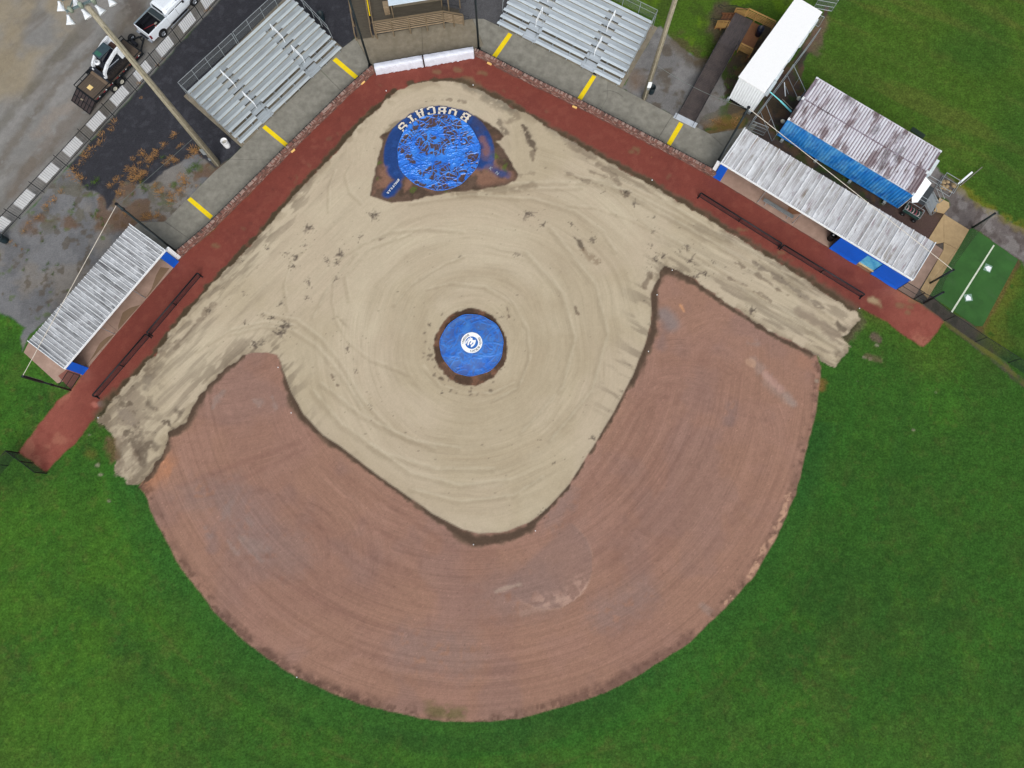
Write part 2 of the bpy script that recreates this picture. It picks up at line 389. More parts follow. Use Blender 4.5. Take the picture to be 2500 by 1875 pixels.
mow = vnoise((dd_+0.6*(n6-.5))/1.1, aM*2.5, 2); mixc(sstep(-8.6, -6.5, dd_)*(dd_ < 0)*(Y < 12)*sstep(0.45, 0.7, mow)*0.28, C(40, 76, 32)); mixc(sstep(-8.6, -6.5, dd_)*(dd_ < 0)*(Y < 12)*sstep(0.5, 0.3, mow)*0.22, C(66, 112, 38))
mixc(sstep(-6, -17, Y)*0.25, C(60, 92, 36)); mixc(sstep(22, 38, X)*(Y < 12)*0.2, C(58, 92, 34))
lbl = sstep(-20, -36, X)*sstep(6, -4, Y); mixc(lbl*sstep(.4, .6, fbm(X, Y, 2.6, 5, 5, .6))*0.35, C(78, 116, 36)); mixc(lbl*0.1, C(72, 108, 34))
mixc(sstep(0.25, 0.0, np.abs(dd_+3.9+0.5*(n6-0.5)))*(Y < -3)*sstep(0.5, 0.6, n1_)*0.2, C(96, 88, 50))
mixc((np.abs(dd_+2.6) < 0.9)*sstep(0.5, 0.62, fbm(rC*5, aM*10, 4, 3, 4))*0.3, C(44, 96, 34))
# the lower right darker sweep of grass
mixc(sstep(0.5, 0.65, fbm(X, Y, 12, 3, 4))*sstep(4, 22, X)*0.45, C(46, 82, 32))
g_f = (1+(nf-0.5)*0.30)*(1+(_rng.random(X.shape).astype(np.float32)-.5)*0.26)
COLR *= g_f[..., None]
HGT[:] = 0.02+0.03*(fbm(X, Y, 0.3, 2, 6)-0.5)

def flow(across, along, st):
    """where soil was dragged: across / along coordinates and strength for the fine grain"""
    m_ = st > FLOW[..., 2]
    FLOW[..., 0] = np.where(m_, across, FLOW[..., 0]); FLOW[..., 1] = np.where(m_, along, FLOW[..., 1]); FLOW[..., 2] = np.maximum(FLOW[..., 2], st)
def area(poly, cls, base, warp=0.25, ws=0.8, h=0.0, edge=0.12, m=3.0, seed=2):
    d = sdf(GG(poly), m)
    d = d+(fbm(X, Y, ws, 4, seed)-0.5)*warp*2
    mask = sstep(-edge, edge, d)
    mixc(mask, base); CLS[d > 0] = cls
    HGT[:] = HGT*(1-mask)+h*mask
    return d, mask
# -- lots and beds
d, m = area([(331,545),(560,390),(930,80),(1160,40),(1230,60),(1640,285),(1700,300),(1775,250),(1850,280),(1925,300),(2230,470),(2300,500),(2380,560),(2260,745),(2020,610),(1743,440),(1157,140),(918,180),(437,640),(205,915),(180,930),(70,835),(300,560)], 4, C(96, 92, 86), 0.05, 1.0)
d, m = area([(400,546),(560,392),(525,395),(505,360),(420,400),(340,545)], 3, C(112, 112, 112), 0.1, 1.0)
d, m = area(LOT, 1, C(128, 127, 124), 0.1, 1.0)
cs = ((X+Y)*0.707); ct = (Y-X)*0.707
fl = (G(495, 47)-G(49, 534)).normalized(); la = X*fl.x+Y*fl.y; lb = -X*fl.y+Y*fl.x
mixc(m*sstep(0.48, 0.62, fbm(la*0.35, lb, 2.2, 5, 1))*0.55, C(104, 97, 86))
mixc(m*sstep(0.50, 0.64, fbm(la*0.3, lb, 1.4, 5, 5))*0.5, C(146, 144, 141))
mixc(m*sstep(0.1, 0.5, sstep(-3.5, 2.5, sdf(GG([(-80,-80),(150,-80),(145,60),(60,130),(40,200),(-10,215),(-80,220)]), 4))*1.0)*sstep(0.38, 0.66, fbm(X, Y, 4, 5, 3))*0.75, C(148, 136, 112))
for pl, ww, cc, aa in (([(0,400),(60,310),(150,190),(260,95),(330,40)], .45, C(98, 88, 74), .5), ([(30,470),(100,370),(180,285),(240,240)], .7, C(112, 100, 88), .5),
                       ([(-20,330),(60,235),(130,150),(180,90)], .5, C(100, 96, 84), .45), ([(90,330),(130,280),(180,250)], .6, C(146, 132, 118), .4),
                       ([(312,5),(330,20),(335,35)], 1.0, C(88, 80, 74), .7)):
    stroke(pl, ww, cc, aa, 0.8, 0.3, 0.35, seed=3)
d, m = area(GRAV, 3, C(116, 117, 119), 0.35, 1.2)
mixc(m*sstep(0.5, 0.62, fbm(X, Y, 2.0, 5, 2))*0.5, C(92, 93, 96))
mixc(m*sstep(0.52, 0.66, fbm(X, Y, 3, 5, 6))*0.5, C(132, 124, 112))
mixc(m*sstep(0.66, 0.74, fbm(X, Y, 0.7, 3, 4))*0.6, C(84, 74, 58))
mixc(m*sstep(0.70, 0.78, fbm(X+9, Y, 0.8, 3, 7))*0.6, C(80, 100, 40))
gm = np.clip(sdf(GG([(200,440),(310,440),(420,395),(500,400),(560,392),(400,546),(330,560),(230,560),(120,560),(60,560),(120,470)]), 2)+0.8, 0, 1)
mixc(m*gm*sstep(0.47, 0.62, fbm(X+3, Y+7, 1.6, 5, 1))*0.7, C(100, 72, 44))
mixc(m*gm*sstep(0.55, 0.65, fbm(X, Y, 1.3, 4, 0))*0.7, C(96, 92, 78))
d, m = area(BED, 2, C(50, 51, 57), 0.18, 0.9)
bl = sstep(-0.5, 0.5, d)
mixc(m*sstep(0.55, 0.66, fbm(X, Y, 0.45, 3, 3))*0.35, C(74, 75, 82))
mixc(m*sstep(6, 12, X)*0.9, C(66, 60, 52))
mixc(m*sstep(-14, -11, X)*sstep(10, 6, X)*0.75, C(92, 92, 94))
# grass over the back of the right bleacher
d, m = area([(1330,-120),(1340,-10),(1470,-10),(1500,12),(1560,30),(1605,38),(1618,62),(1645,104),(1690,132),(1715,146),(1760,150),(1800,180),(1826,120),(1790,70),(1826,10),(1900,60),(1960,-20),(1900,-120)], 0, C(70, 98, 30), 0.25, 0.8)
mixc(m*sstep(0.5, 0.64, fbm(X, Y, 1.8, 4, 3))*0.6, C(92, 122, 28)); mixc(m*sstep(0.52, 0.66, fbm(X, Y, 1.2, 4, 6))*0.5, C(60, 72, 34))
COLR *= (1+(nf-0.5)*0.18)[..., None]
d, m = area(GRAVR, 3, C(112, 111, 110), 0.35, 0.9)
mixc(m*sstep(0.5, 0.62, fbm(X, Y, 1.1, 5, 1))*0.7, C(86, 76, 62)); mixc(m*sstep(0.52, 0.62, fbm(X, Y, 2.1, 4, 5))*0.5, C(138, 137, 136))
stroke([(1555,190),(1560,200)], .9, C(128, 100, 72), .45, .8, .3, seed=2)
stroke([(1655,100),(1700,145),(1740,165)], 1.1, C(86, 74, 54), .7, .8, .4, 0.5, seed=2)
d, m = area(MULCH2, 4, C(78, 70, 58), 0.4, 1.0)
mixc(m*sstep(0.48, 0.6, fbm(X, Y, 1.2, 4, 7))*0.8, C(62, 84, 34)); mixc(m*sstep(0.55, 0.65, fbm(X, Y, 0.9, 4, 2))*0.6, C(112, 92, 60))
stroke([(1736,300),(1760,300),(1790,306)], .8, C(140, 104, 56), .6, .8, .3, 0.4, seed=5)
stroke([(1725,285),(1740,270)], 1.0, C(104, 102, 100), .7, .8, .3, seed=5)
for pp in ([(1752,40),(1748,70),(1765,95)], [(1765,20),(1790,35)], [(1870,120),(1850,150)]):
    stroke(pp, .9, C(82, 70, 60), .85, .6, .3, seed=1)
d, m = area(MULCH, 4, C(72, 62, 58), 0.35, 0.8)
mixc(m*sstep(0.5, 0.62, fbm(X, Y, 0.9, 5, 3))*0.6, C(98, 76, 52)); mixc(m*sstep(0.52, 0.64, fbm(X, Y, 1.4, 4, 1))*0.6, C(48, 50, 42))
mixc(m*sstep(0.6, 0.7, fbm(X, Y, 1.0, 4, 5))*0.6, C(56, 74, 32))
d, m = area(GRAVE, 3, C(104, 97, 95), 0.4, 0.8)
mixc(m*sstep(0.5, 0.62, fbm(X, Y, 0.6, 5, 5))*0.7, C(82, 74, 70)); mixc(m*sstep(0.54, 0.64, fbm(X, Y, 1.0, 5, 2))*0.6, C(136, 132, 130))
stroke([(2205,505),(2240,530),(2270,560),(2235,585),(2160,540)], 1.6, C(88, 70, 66), .9, .4, .2, seed=4)
d, m = area(STRIPR, 4, C(86, 76, 70), 0.35, 0.7)
mixc(m*sstep(0.5, 0.62, fbm(X, Y, 0.7, 5, 5))*0.6, C(62, 56, 48)); mixc(m*sstep(28, 36, X)*sstep(0.4, 0.6, fbm(X, Y, 1.0, 4, 4))*sstep(37, 42, X)*0.9, C(58, 92, 34))
stroke([(2305,787),(2381,840),(2450,890),(2520,955)], .18, C(96, 100, 40), .6, .6, .1, .3, seed=4)
stroke([(2330,440),(2360,470),(2395,500),(2440,525),(2510,565)], .5, C(132, 120, 44), .45, .9, .4, .4, seed=6)
stroke([(2484,640),(2400,790),(2392,805)], .35, C(88, 66, 52), .8, .6, .2, seed=6)
stroke([(2470,680),(2410,790),(2430,840)], 1.2, C(118, 112, 44), .35, .9, .4, .3, seed=2)
stroke([(2010,55),(1995,85),(1980,110)], .7, C(112, 92, 78), .75, .7, .4, seed=2)
stroke([(2003,92),(1990,125)], .5, C(96, 80, 70), .6, .7, .4, seed=2)

# -- warning track
d, m = area(TRACK, 5, C(124, 66, 57), 0.12, 0.5, 0.0)
tr_ = m.copy()
mixc(m*sstep(0.46, 0.62, fbm(X, Y, 2.5, 4, 2))*0.35, C(108, 58, 52))
mixc(m*sstep(0.55, 0.66, fbm(X, Y, 0.5, 4, 4))*0.25, C(140, 82, 70))
endm = np.maximum(sstep(-34.0, -37.5, X), sstep(30.5, 34, X))
mixc(m*endm*0.7, C(150, 88, 76)); mixc(m*endm*sstep(0.5, 0.64, fbm(X, Y, 1.4, 5, 5))*0.5, C(166, 112, 92))
mixc(m*endm*sstep(0.56, 0.66, fbm(X, Y, 0.8, 4, 1))*0.5, C(126, 66, 58))
for c_ in [(1118,170),(1135,190),(1065,175),(1178,178),(1250,250),(1548,370),(1552,362),(2133,730),(2145,745),(2220,750),(2225,735),(1812,560),(1907,615),(2200,745),(525,598),(2210,760)]:
    stroke([(c_[0]-5, c_[1]), (c_[0]+6, c_[1]+2)], .22, C(126, 106, 78), .55, .8, .2, .35, seed=c_[0] % 7)
stroke([(1128,205),(1150,200),(1165,212)], .4, C(132, 112, 84), .7, .8, .3, .3, seed=2)
stroke([(2128,733),(2142,740)], .35, C(186, 168, 130), .6, .8, .3, .4, seed=3)
stroke([(2058,662),(2075,668)], .45, C(98, 48, 42), .5, .7, .1, seed=3)
stroke([(245,985),(262,988)], .28, C(120, 104, 100), .8, .5, .1, seed=3)
stroke([(229,985),(233,990)], .2, C(176, 112, 98), .7, .5, .1, seed=3)

_tr = random.Random(6)
for k in range(90):
    t_ = _tr.random(); sd_ = _tr.random() < .5; a__ = ((437+t_*480, 640-t_*455) if sd_ else (1160+t_*1000, 140+t_*600))
    c_ = (a__[0]+_tr.uniform(0, 60)*(.6 if sd_ else -.45), a__[1]+_tr.uniform(5, 60)*.9)
    stroke([c_, (c_[0]+_tr.uniform(-6, 6), c_[1]+_tr.uniform(-6, 6))], _tr.uniform(.04, .16), _tr.choice((C(104, 58, 50), C(138, 82, 70), C(120, 92, 72), C(92, 54, 48))), .4, .9, .2, .35, seed=k % 7, only=tr_)
# -- infield dirt
d, m = area(DIRT, 6, C(151, 117, 100), 0.08, 0.6, 0.0, 0.08)
dirt = m.copy(); dD = d
lo_ = fbm(X, Y, 6, 4, 1)
mixc(m*sstep(0.4, 0.6, lo_)*0.4, C(140, 107, 95)); mixc(m*sstep(0.5, 0.66, fbm(X, Y, 3, 4, 6))*0.4, C(156, 122, 108))
mixc(m*sstep(0.55, 0.7, fbm(X, Y, 4, 4, 4))*0.4, C(138, 112, 104))
def rake(cx, cy, r0, r1, a0, a1, sp=0.42, amt=0.35, seed=1, breakup=0.5, dh=0.006):
    c = G(cx, cy); r = np.sqrt((X-c.x)**2+(Y-c.y)**2); a = np.arctan2(Y-c.y, X-c.x)
    am = (a0+a1)/2; hw = (a1-a0)/2
    da = np.abs((a-am+math.pi) % (2*math.pi)-math.pi)
    mk = sstep(r0-0.3, r0+0.4, r)*sstep(r1+0.4, r1-0.4, r)*sstep(hw+0.1, hw-0.15, da)*dirt
    line = vnoise(r/sp, a*0.9, seed)*0.6+vnoise(r/(sp*0.45), a*1.7, seed+1)*0.4
    bk = sstep(breakup-0.12, breakup+0.12, fbm(X, Y, 3.0, 3, seed+2))
    dk = sstep(0.48, 0.30, line)*mk*bk; lt = sstep(0.58, 0.78, line)*mk*bk
    mixc(dk*amt*0.26, C(118, 86, 75)); mixc(lt*amt*0.26, C(166, 130, 115)); HGT[:] += (lt-dk)*dh*0.3
    flow(r, a*8, mk*bk)
PI = math.pi
rake(1152, 843, 13, 29, -PI, 0.05, 0.5, 0.38, 1, 0.40)
rake(1152, 843, 21, 29, -PI, -0.2, 0.34, 0.42, 3, 0.25)
rake(700, 1370, 1.5, 8.5, -PI, PI, 0.36, 0.42, 2, 0.45)
rake(726, 1378, 5.5, 11, -1.2, 1.3, 0.30, 0.5, 4, 0.42)
rake(640, 1500, 4, 7, 0, PI, 0.33, 0.5, 5, 0.5)
rake(1674, 1075, 1.0, 9.0, -PI, PI, 0.34, 0.42, 6, 0.45)
rake(1790, 930, 2, 7, 1.2, PI, 0.3, 0.4, 7, 0.4)
rake(560, 700, 6, 16, -2.2, -0.9, 0.36, 0.35, 3, 0.4)
rake(1500, 1500, 3, 12, -2.0, 0.4, 0.4, 0.3, 2, 0.5)
rake(780, 1600, 2, 7, -2.6, 0.2, 0.3, 0.4, 1, 0.45)
# straight harrow lines beside the sand
for (a_, b_, off) in (((837,1094),(1127,1292), 1), ((1335,1242),(1543,921), 1)):
    p = G(*a_); q = G(*b_); dv = (q-p).normalized(); L_ = (q-p).length
    al = (X-p.x)*dv.x+(Y-p.y)*dv.y; ac = -(X-p.x)*dv.y+(Y-p.y)*dv.x
    mk = (np.abs(ac) < 7)*sstep(-3, 1, al)*sstep(L_+3, L_-1, al)*dirt
    ln = vnoise(ac/0.42, al*0.12, 3)
    mixc(mk*sstep(0.42, 0.25, ln)*0.16, C(118, 86, 75)); mixc(mk*sstep(0.6, 0.8, ln)*0.18, C(164, 130, 114))
for pl, ww, cc, aa in (
   ([(1597,935),(1680,945),(1769,966),(1869,989)], .22, C(122, 92, 80), .32), ([(1575,962),(1650,975),(1733,998),(1878,1025)], .22, C(122, 92, 80), .3),
   ([(435,1188),(560,1140),(733,1080)], .3, C(124, 90, 80), .45), ([(440,1215),(600,1165),(745,1095)], .25, C(124, 90, 80), .4),
   ([(1640,1130),(1560,1220),(1480,1330),(1400,1400)], .35, C(126, 94, 82), .4), ([(1700,1150),(1600,1260),(1500,1370)], .3, C(126, 94, 82), .35),
   ([(400,1230),(520,1210),(640,1195),(740,1230),(800,1300)], .22, C(122, 90, 78), .4), ([(620,1380),(700,1420),(800,1480),(900,1520),(1048,1558)], .2, C(118, 86, 76), .5),
   ([(800,1590),(900,1600),(1100,1650),(1300,1640)], .3, C(124, 94, 84), .35), ([(1046,1505),(1048,1560)], .18, C(116, 84, 74), .4),
   ([(1150,1440),(1230,1450),(1330,1480),(1400,1455)], .35, C(128, 92, 80), .3)):
    stroke(pl, ww*.8, cc, aa*.6, .9, .12, .25, seed=3, only=dirt, dh=-0.002)
lp = [([(520,995),(530,975),(545,955)], .28), ([(618,980),(634,984),(632,992)], .3), ([(665,970),(670,985),(674,997)], .25), ([(540,1270),(555,1245),(568,1225)], .3), ([(556,1240),(562,1268)], .22),
      ([(604,1268),(612,1280)], .4), ([(596,1315),(622,1335),(655,1340)], .55), ([(575,1300),(600,1335),(640,1368)], .2), ([(500,1290),(515,1310)], .35), ([(555,1320),(580,1350)], .3),
      ([(1840,878),(1865,910),(1890,945),(1935,985)], .6), ([(1920,965),(1935,985)], .6), ([(1830,835),(1850,840)], .5), ([(1715,1480),(1730,1495)], .6)]
for pl, ww in lp: stroke(pl, [ww*.5]+[ww]*(len(pl)-2)+[ww*.6], C(152, 138, 130), .42, .9, .2, .42, seed=int(pl[0][0]) % 9, only=dirt)
stroke([(1870,915),(1895,940),(1905,950)], .4, C(176, 142, 130), .8, .8, .2, .35, seed=2, only=dirt)
stroke([(1828,882),(1840,888)], .3, C(184, 150, 126), .6, .6, .2, .2, seed=2, only=dirt)
stroke([(1620,768),(1633,778),(1640,790)], .75, C(134, 124, 122), .75, .7, .1, 0, seed=2, only=dirt)
for pl in ([(1622,800),(1618,830),(1614,845)], [(512,1300),(520,1340)], [(1790,990),(1780,1030)]): stroke(pl, .5, C(128, 108, 104), .5, .9, .3, .4, seed=5, only=dirt)
for pl, ww in (([(575,1255),(640,1320),(700,1350)], 2.2), ([(470,1210),(560,1200)], 1.6), ([(1230,1450),(1320,1440)], 2.2), ([(1480,1500),(1570,1450)], 1.6), ([(1320,1150),(1390,1210),(1350,1270)], .8), ([(1000,1580),(1130,1600)], 2)):
    stroke(pl, ww, C(136, 116, 110), .5, .9, .6, .38, seed=4, only=dirt)
# second-base cutout circle, smeared with light clay on its outfield side
c2 = G(1336, 1372); r2 = np.sqrt((X-c2.x)**2+(Y-c2.y)**2); a2 = np.arctan2(Y-c2.y, X-c2.x)
half = sstep(-0.6, 0.2, -(Y-c2.y)-(X-c2.x)*-0.9+1.2)
mixc(dirt*(r2 < 3.6)*half*0.55, C(136, 112, 104))
rim = sstep(0.14, 0.03, np.abs(r2-3.62))*sstep(1.8, 1.2, np.abs((a2+0.75+PI) % (2*PI)-PI)); mixc(dirt*rim*sstep(.3, .6, fbm(X, Y, 1.0, 3, 5))*0.4, C(172, 142, 124))
mixc(dirt*sstep(1.9, 3.4, r2)*(r2 < 3.6)*sstep(0.9, 0.6, np.abs((a2+1.15+PI) % (2*PI)-PI))*sstep(0.42, 0.6, fbm(a2*3, r2, 0.5, 3, 2))*0.75, C(182, 150, 134))
stroke([(1210,1444),(1240,1434),(1268,1428)], .16, C(172, 152, 136), .6, .9, .15, .45, seed=3, only=dirt)
stroke([(1275,1500),(1330,1480),(1380,1455)], .3, C(164, 138, 124), .4, .9, .2, .35, seed=3, only=dirt)
stroke([(340,1195),(362,1165),(400,1130),(404,1150)], [1, 1.4, 1.0, .6], C(172, 122, 92), .75, .9, .4, .35, seed=3, only=dirt)
stroke([(395,1130),(400,1125)], .25, C(190, 136, 104), .5, .8, .1, seed=3, only=dirt)
stroke([(640,700),(1660,745),(1670,760)][1:], .12, C(206, 152, 112), .8, .8, .1, .2, seed=3, only=dirt)
stroke([(1960,880),(1990,900),(1995,930)], .6, C(166, 124, 102), .4, .9, .3, .3, seed=3, only=dirt)
# gritty outer lip
lip = 0.7*dirt*sstep(1.1, 0.1, dD)*(Y < 14)
mixc(lip*sstep(0.42, 0.6, fbm(X, Y, 0.7, 4, 4))*0.75, C(112, 88, 76)); mixc(lip*sstep(0.58, 0.68, fbm(X, Y, 0.35, 3, 7))*0.7, C(84, 62, 52))
HGT += lip*0.05*fbm(X, Y, 0.3, 2, 1)
stroke([(545,1514),(613,1577),(703,1640),(816,1693),(907,1724)], .6, C(98, 74, 64), .7, .8, .3, .5, seed=3, only=dirt)
stroke([(1381,1715),(1481,1682),(1571,1632),(1684,1560)], .55, C(108, 82, 72), .7, .8, .3, .3, seed=3, only=dirt)
stroke([(1050,1732),(1090,1738),(1125,1742)], .5, C(96, 98, 54), .6, .9, .3, .4, seed=3, only=dirt)
for a_, b_, ww in (((1928,1205),(1922,1222), .2), ((1919,1229),(1906,1274), .3), ((1905,1275),(1896,1290), .3), ((1888,1308),(1878,1320), .3), ((1866,1330),(1855,1355), .25), ((1847,1378),(1829,1408), .4), ((1785,1460),(1768,1474), .2)):
    stroke([a_, b_], ww*.6, C(196, 158, 132), .75, .5, .3, .42, seed=int(a_[0]) % 7, only=dirt, bs=(0.3,))

# -- dark stripped soil between sand and everything else
sd0 = sdf(GG(SAND), 3.0)
_inner = [tuple(G(*p))[:2] for p in [(690,880),(711,958),(788,1062),(905,1150),(1059,1258),(1168,1305),(1294,1280),(1389,1183),(1498,1007),(1575,840),(1590,749)]]
inn = np.zeros(X.shape, np.float32); _s = crop(_inner, 3); inn[_s] = sstep(2.4, 1.2, linedist(_inner, _s))
sd = sd0+(fbm(X, Y, 0.6, 4, 3)-0.5)*(0.42-0.34*inn)
rough_end = np.maximum(sstep(-27, -31, X), sstep(26, 30, X))
sd = sd+(fbm(X, Y, 0.9, 4, 5)-0.5)*0.9*rough_end*sstep(2.5, 0.2, np.abs(sd0))
soil = C(96, 80, 66); soild = C(76, 62, 51)
rims = [([(686,872),(693,908),(705,950),(722,985),(742,1015),(765,1042),(790,1065),(837,1098),(905,1152)], [.25, .3, .45, .75, .7, .45, .4, .3, .2]),
        ([(905,1152),(969,1197),(1059,1262),(1100,1285),(1127,1305),(1160,1320),(1200,1318),(1240,1312),(1290,1292),(1310,1270),(1335,1244)], [.18, .2, .3, .4, .6, .7, .55, .45, .45, .35, .2]),
        ([(1335,1244),(1389,1186),(1444,1100),(1498,1011),(1540,935)], [.2, .12, .12, .18, .25]),
        ([(1540,935),(1562,890),(1578,850),(1592,815),(1597,775),(1596,735),(1600,705),(1612,672),(1625,655)], [.35, .6, .5, .45, .45, .4, .4, .6, .6]),
        ([(1622,655),(1660,670),(1701,694),(1769,744),(1887,818),(1980,866)], [.7, .6, .3, .2, .25, .3]),
        ([(593,870),(535,916),(500,955),(478,990),(452,1035),(420,1060)], [.2, .4, .5, .6, .6, .5]),
        ([(412,1060),(405,1096),(374,1150),(345,1188)], [.5, .4, .3, .2])]
for pl, ws in rims:
    stroke(pl, [x_*.85 for x_ in ws], soil, .88, .6, .26, 0, seed=3, dh=0.03)
    stroke(pl, [x_*.55 for x_ in ws], soild, .7, .6, .25, .25, seed=5)
tl = [(246,1020),(262,985),(294,950),(328,915),(378,860),(450,768),(522,688),(605,602),(686,511),(752,436),(830,355),(866,312),(915,266),(962,224)]
stroke(tl, [.7, .55, .45, .36, .32, .3, .3, .3, .3, .3, .3, .35, .3, .25], C(92, 80, 62), .85, .6, .3, 0, seed=2)
stroke(tl, .25, C(62, 56, 42), .7, .6, .3, .35, seed=2)
trr = [(1000,206),(1082,195),(1129,200),(1150,208),(1235,250),(1300,284),(1350,318),(1426,358),(1489,395),(1607,458),(1711,520),(1833,597),(1969,678),(2040,728),(2085,764),(2094,785),(2080,805),(2065,825)]
stroke(trr, [.15, .2, .45, .45, .35, .3, .45, .4, .42, .4, .45, .42, .5, .7, .7, .6, .6, .5], C(96, 84, 68), .8, .6, .3, 0.1, seed=4)
stroke(trr, .22, C(66, 60, 44), .6, .6, .3, .38, seed=4)
CLS[(CLS == 5) & (sd > 0)] = 7
# -- sand
sm = sstep(-0.05, 0.07, sd)
mixc(sm, C(187, 173, 150)); CLS[sd > 0] = 7
HGT[:] = HGT*(1-sm)+(-0.012)*sm
mixc(sm*sstep(0.42, 0.62, fbm(X, Y, 7, 4, 2))*0.5, C(174, 161, 134))
mixc(sm*sstep(0.5, 0.68, fbm(X, Y, 5, 4, 5))*0.5, C(192, 180, 156))
Hc = G(1072, 379); rH = np.sqrt((X-Hc.x)**2+(Y-Hc.y)**2); aH = np.arctan2(Y-Hc.y, X-Hc.x); aH = np.abs((aH+0.75+2*math.pi) % (2*math.pi)-math.pi)
uL = X*dirL.x+Y*dirL.y; vL = -X*dirL.y+Y*dirL.x          # along / across the left foul side
eL = G(603, 608); v0L = -eL.x*dirL.y+eL.y*dirL.x
uR = X*dirR.x+Y*dirR.y; vR = -X*dirR.y+Y*dirR.x
eR = G(1607, 462); v0R = -eR.x*dirR.y+eR.y*dirR.x
wL = sstep(8.0, 3.5, np.abs(vL-v0L+3.5))*sstep(-8, -16, X); wR = sstep(8.5, 4.0, np.abs(vR-v0R+3.5))*sstep(8, 16, X)
wLf = np.maximum(wL*sstep(-18, -26, X), 0); wRf = wR*sstep(12, 22, X)
wH = sstep(9.5, 7.5, rH)*sstep(29, 32, Y)
wM = np.clip(1-wL-wR-wH, 0, 1)*sstep(26, 20, rM)*(.35+.65*sstep(.3, 1.8, sd0)); wL = wL*(1-inn); wR = wR*(1-inn)
def streaks(across, along, sc, st, seed, w_, dk=0.5, lt=0.4, dark=C(146, 134, 114), light=C(202, 191, 165), dh=0.008, th=0.5):
    n = vnoise(across/sc, along/st, seed)*0.5+vnoise(across/(sc*0.4), along/(st*0.7), seed+1)*0.3+vnoise(across/(sc*0.18), along/(st*0.4), seed+2)*0.2
    a = sstep(th-0.06, th-0.24, n)*w_*sm; b = sstep(th+0.06, th+0.24, n)*w_*sm
    mixc(a*dk*0.55, dark); mixc(b*lt*0.55, light); HGT[:] += (b-a)*dh*0.15
    FLOW[..., 2] *= (1-sm*w_*0.999); flow(across*1.0, along, w_*sm*0.8)
rMw = rM+(fbm(X, Y, 6, 3, 2)-0.5)*1.6
streaks(rMw, aM*6, 1.6, 3.0, 1, wM, 0.42, 0.35, C(164, 150, 125)); streaks(rMw, aM*6, 0.7, 2.0, 3, wM*sstep(0.4, 0.6, fbm(X, Y, 4, 3, 1)), 0.42, 0.35, C(158, 144, 120))
streaks(rMw, aM*6, 0.3, 2.5, 5, wM*sstep(0.4, 0.6, fbm(X, Y, 3, 3, 4)), 0.35, 0.3, C(156, 142, 118))
streaks(vL, uL, 1.0, 6.0, 2, wL, 0.35, 0.35); streaks(vL, uL, 0.4, 3.0, 4, wLf, 0.7, 0.35, C(124, 113, 98), th=0.53)
streaks(vR, uR, 1.1, 7.0, 3, wR, 0.4, 0.35); streaks(vR, uR, 0.42, 3.5, 5, wRf, 0.65, 0.3, C(124, 113, 98), th=0.5)
streaks(rH, aH*6, 0.9, 2.5, 4, wH, 0.4, 0.35); streaks(rH, aH*7, 0.35, 1.8, 6, wH*0.6, 0.3, 0.2, C(140, 128, 108))
for (rr0, wd_, am_, a0_, a1_) in ((9.5, 1.6, .35, -.6, 1.4), (12.5, 1.2, .3, .2, 2.2), (7.6, 1.0, .3, 1.6, 3.6), (14.5, 1.0, .3, 3.4, 5.2), (10.8, .8, .28, 3.6, 6.0), (5.2, .7, .3, 0, 6.3)):
    cx_ = M0.x+.8; cy_ = M0.y+1.2; rq = np.sqrt((X-cx_)**2+(Y-cy_)**2); aq = (np.arctan2(Y-cy_, X-cx_)) % (2*math.pi)
    da_ = np.abs((aq-(a0_+a1_)/2+math.pi) % (2*math.pi)-math.pi); mixc(sm*np.exp(-((rq-rr0)/wd_)**2)*sstep((a1_-a0_)/2, (a1_-a0_)/2-.5, da_)*am_, C(163, 147, 122))
# far ends of the strips, greyer with mud mixed in
endS = np.maximum(sstep(-28, -32, X), sstep(30, 33, X)*0.6)*sm
mixc(endS*0.5, C(168, 156, 135)); mixc(endS*sstep(0.5, 0.66, fbm(X, Y, 0.9, 5, 3, .65))*0.6, C(122, 108, 94)); mixc(endS*sstep(0.6, 0.7, fbm(X, Y, 0.6, 4, 6))*0.7, C(92, 80, 68))
# mud worked in along the margins
edge_ = sm*sstep(0.9, 0.0, sd)*(1-.75*inn)
mixc(edge_*sstep(0.42, 0.6, fbm(X, Y, 0.8, 4, 2))*0.55, C(140, 126, 104))
mxL = sm*sstep(2.8, 0.2, sd)*sstep(-14, -20, X); mxR = sm*sstep(3.2, 0.2, sd)*sstep(4, 8, X)*sstep(7, 11, Y)
mixc(mxL*sstep(0.50, 0.62, fbm(vL*2.2, uL*0.5, 0.9, 4, 1))*0.65, C(120, 108, 92))
mixc(mxR*sstep(0.50, 0.62, fbm(vR*2.4, uR*0.4, 0.9, 4, 3))*0.55, C(122, 110, 94))
mixc(sm*sstep(8.2, 9.6, rH)*sstep(10.6, 9.8, rH)*(Y > 38)*sstep(-1.0, 4, X+2)*0.6, C(132, 124, 110))
Sx = C(150, 137, 114); Sd = C(116, 102, 86); Sk = C(84, 72, 62)
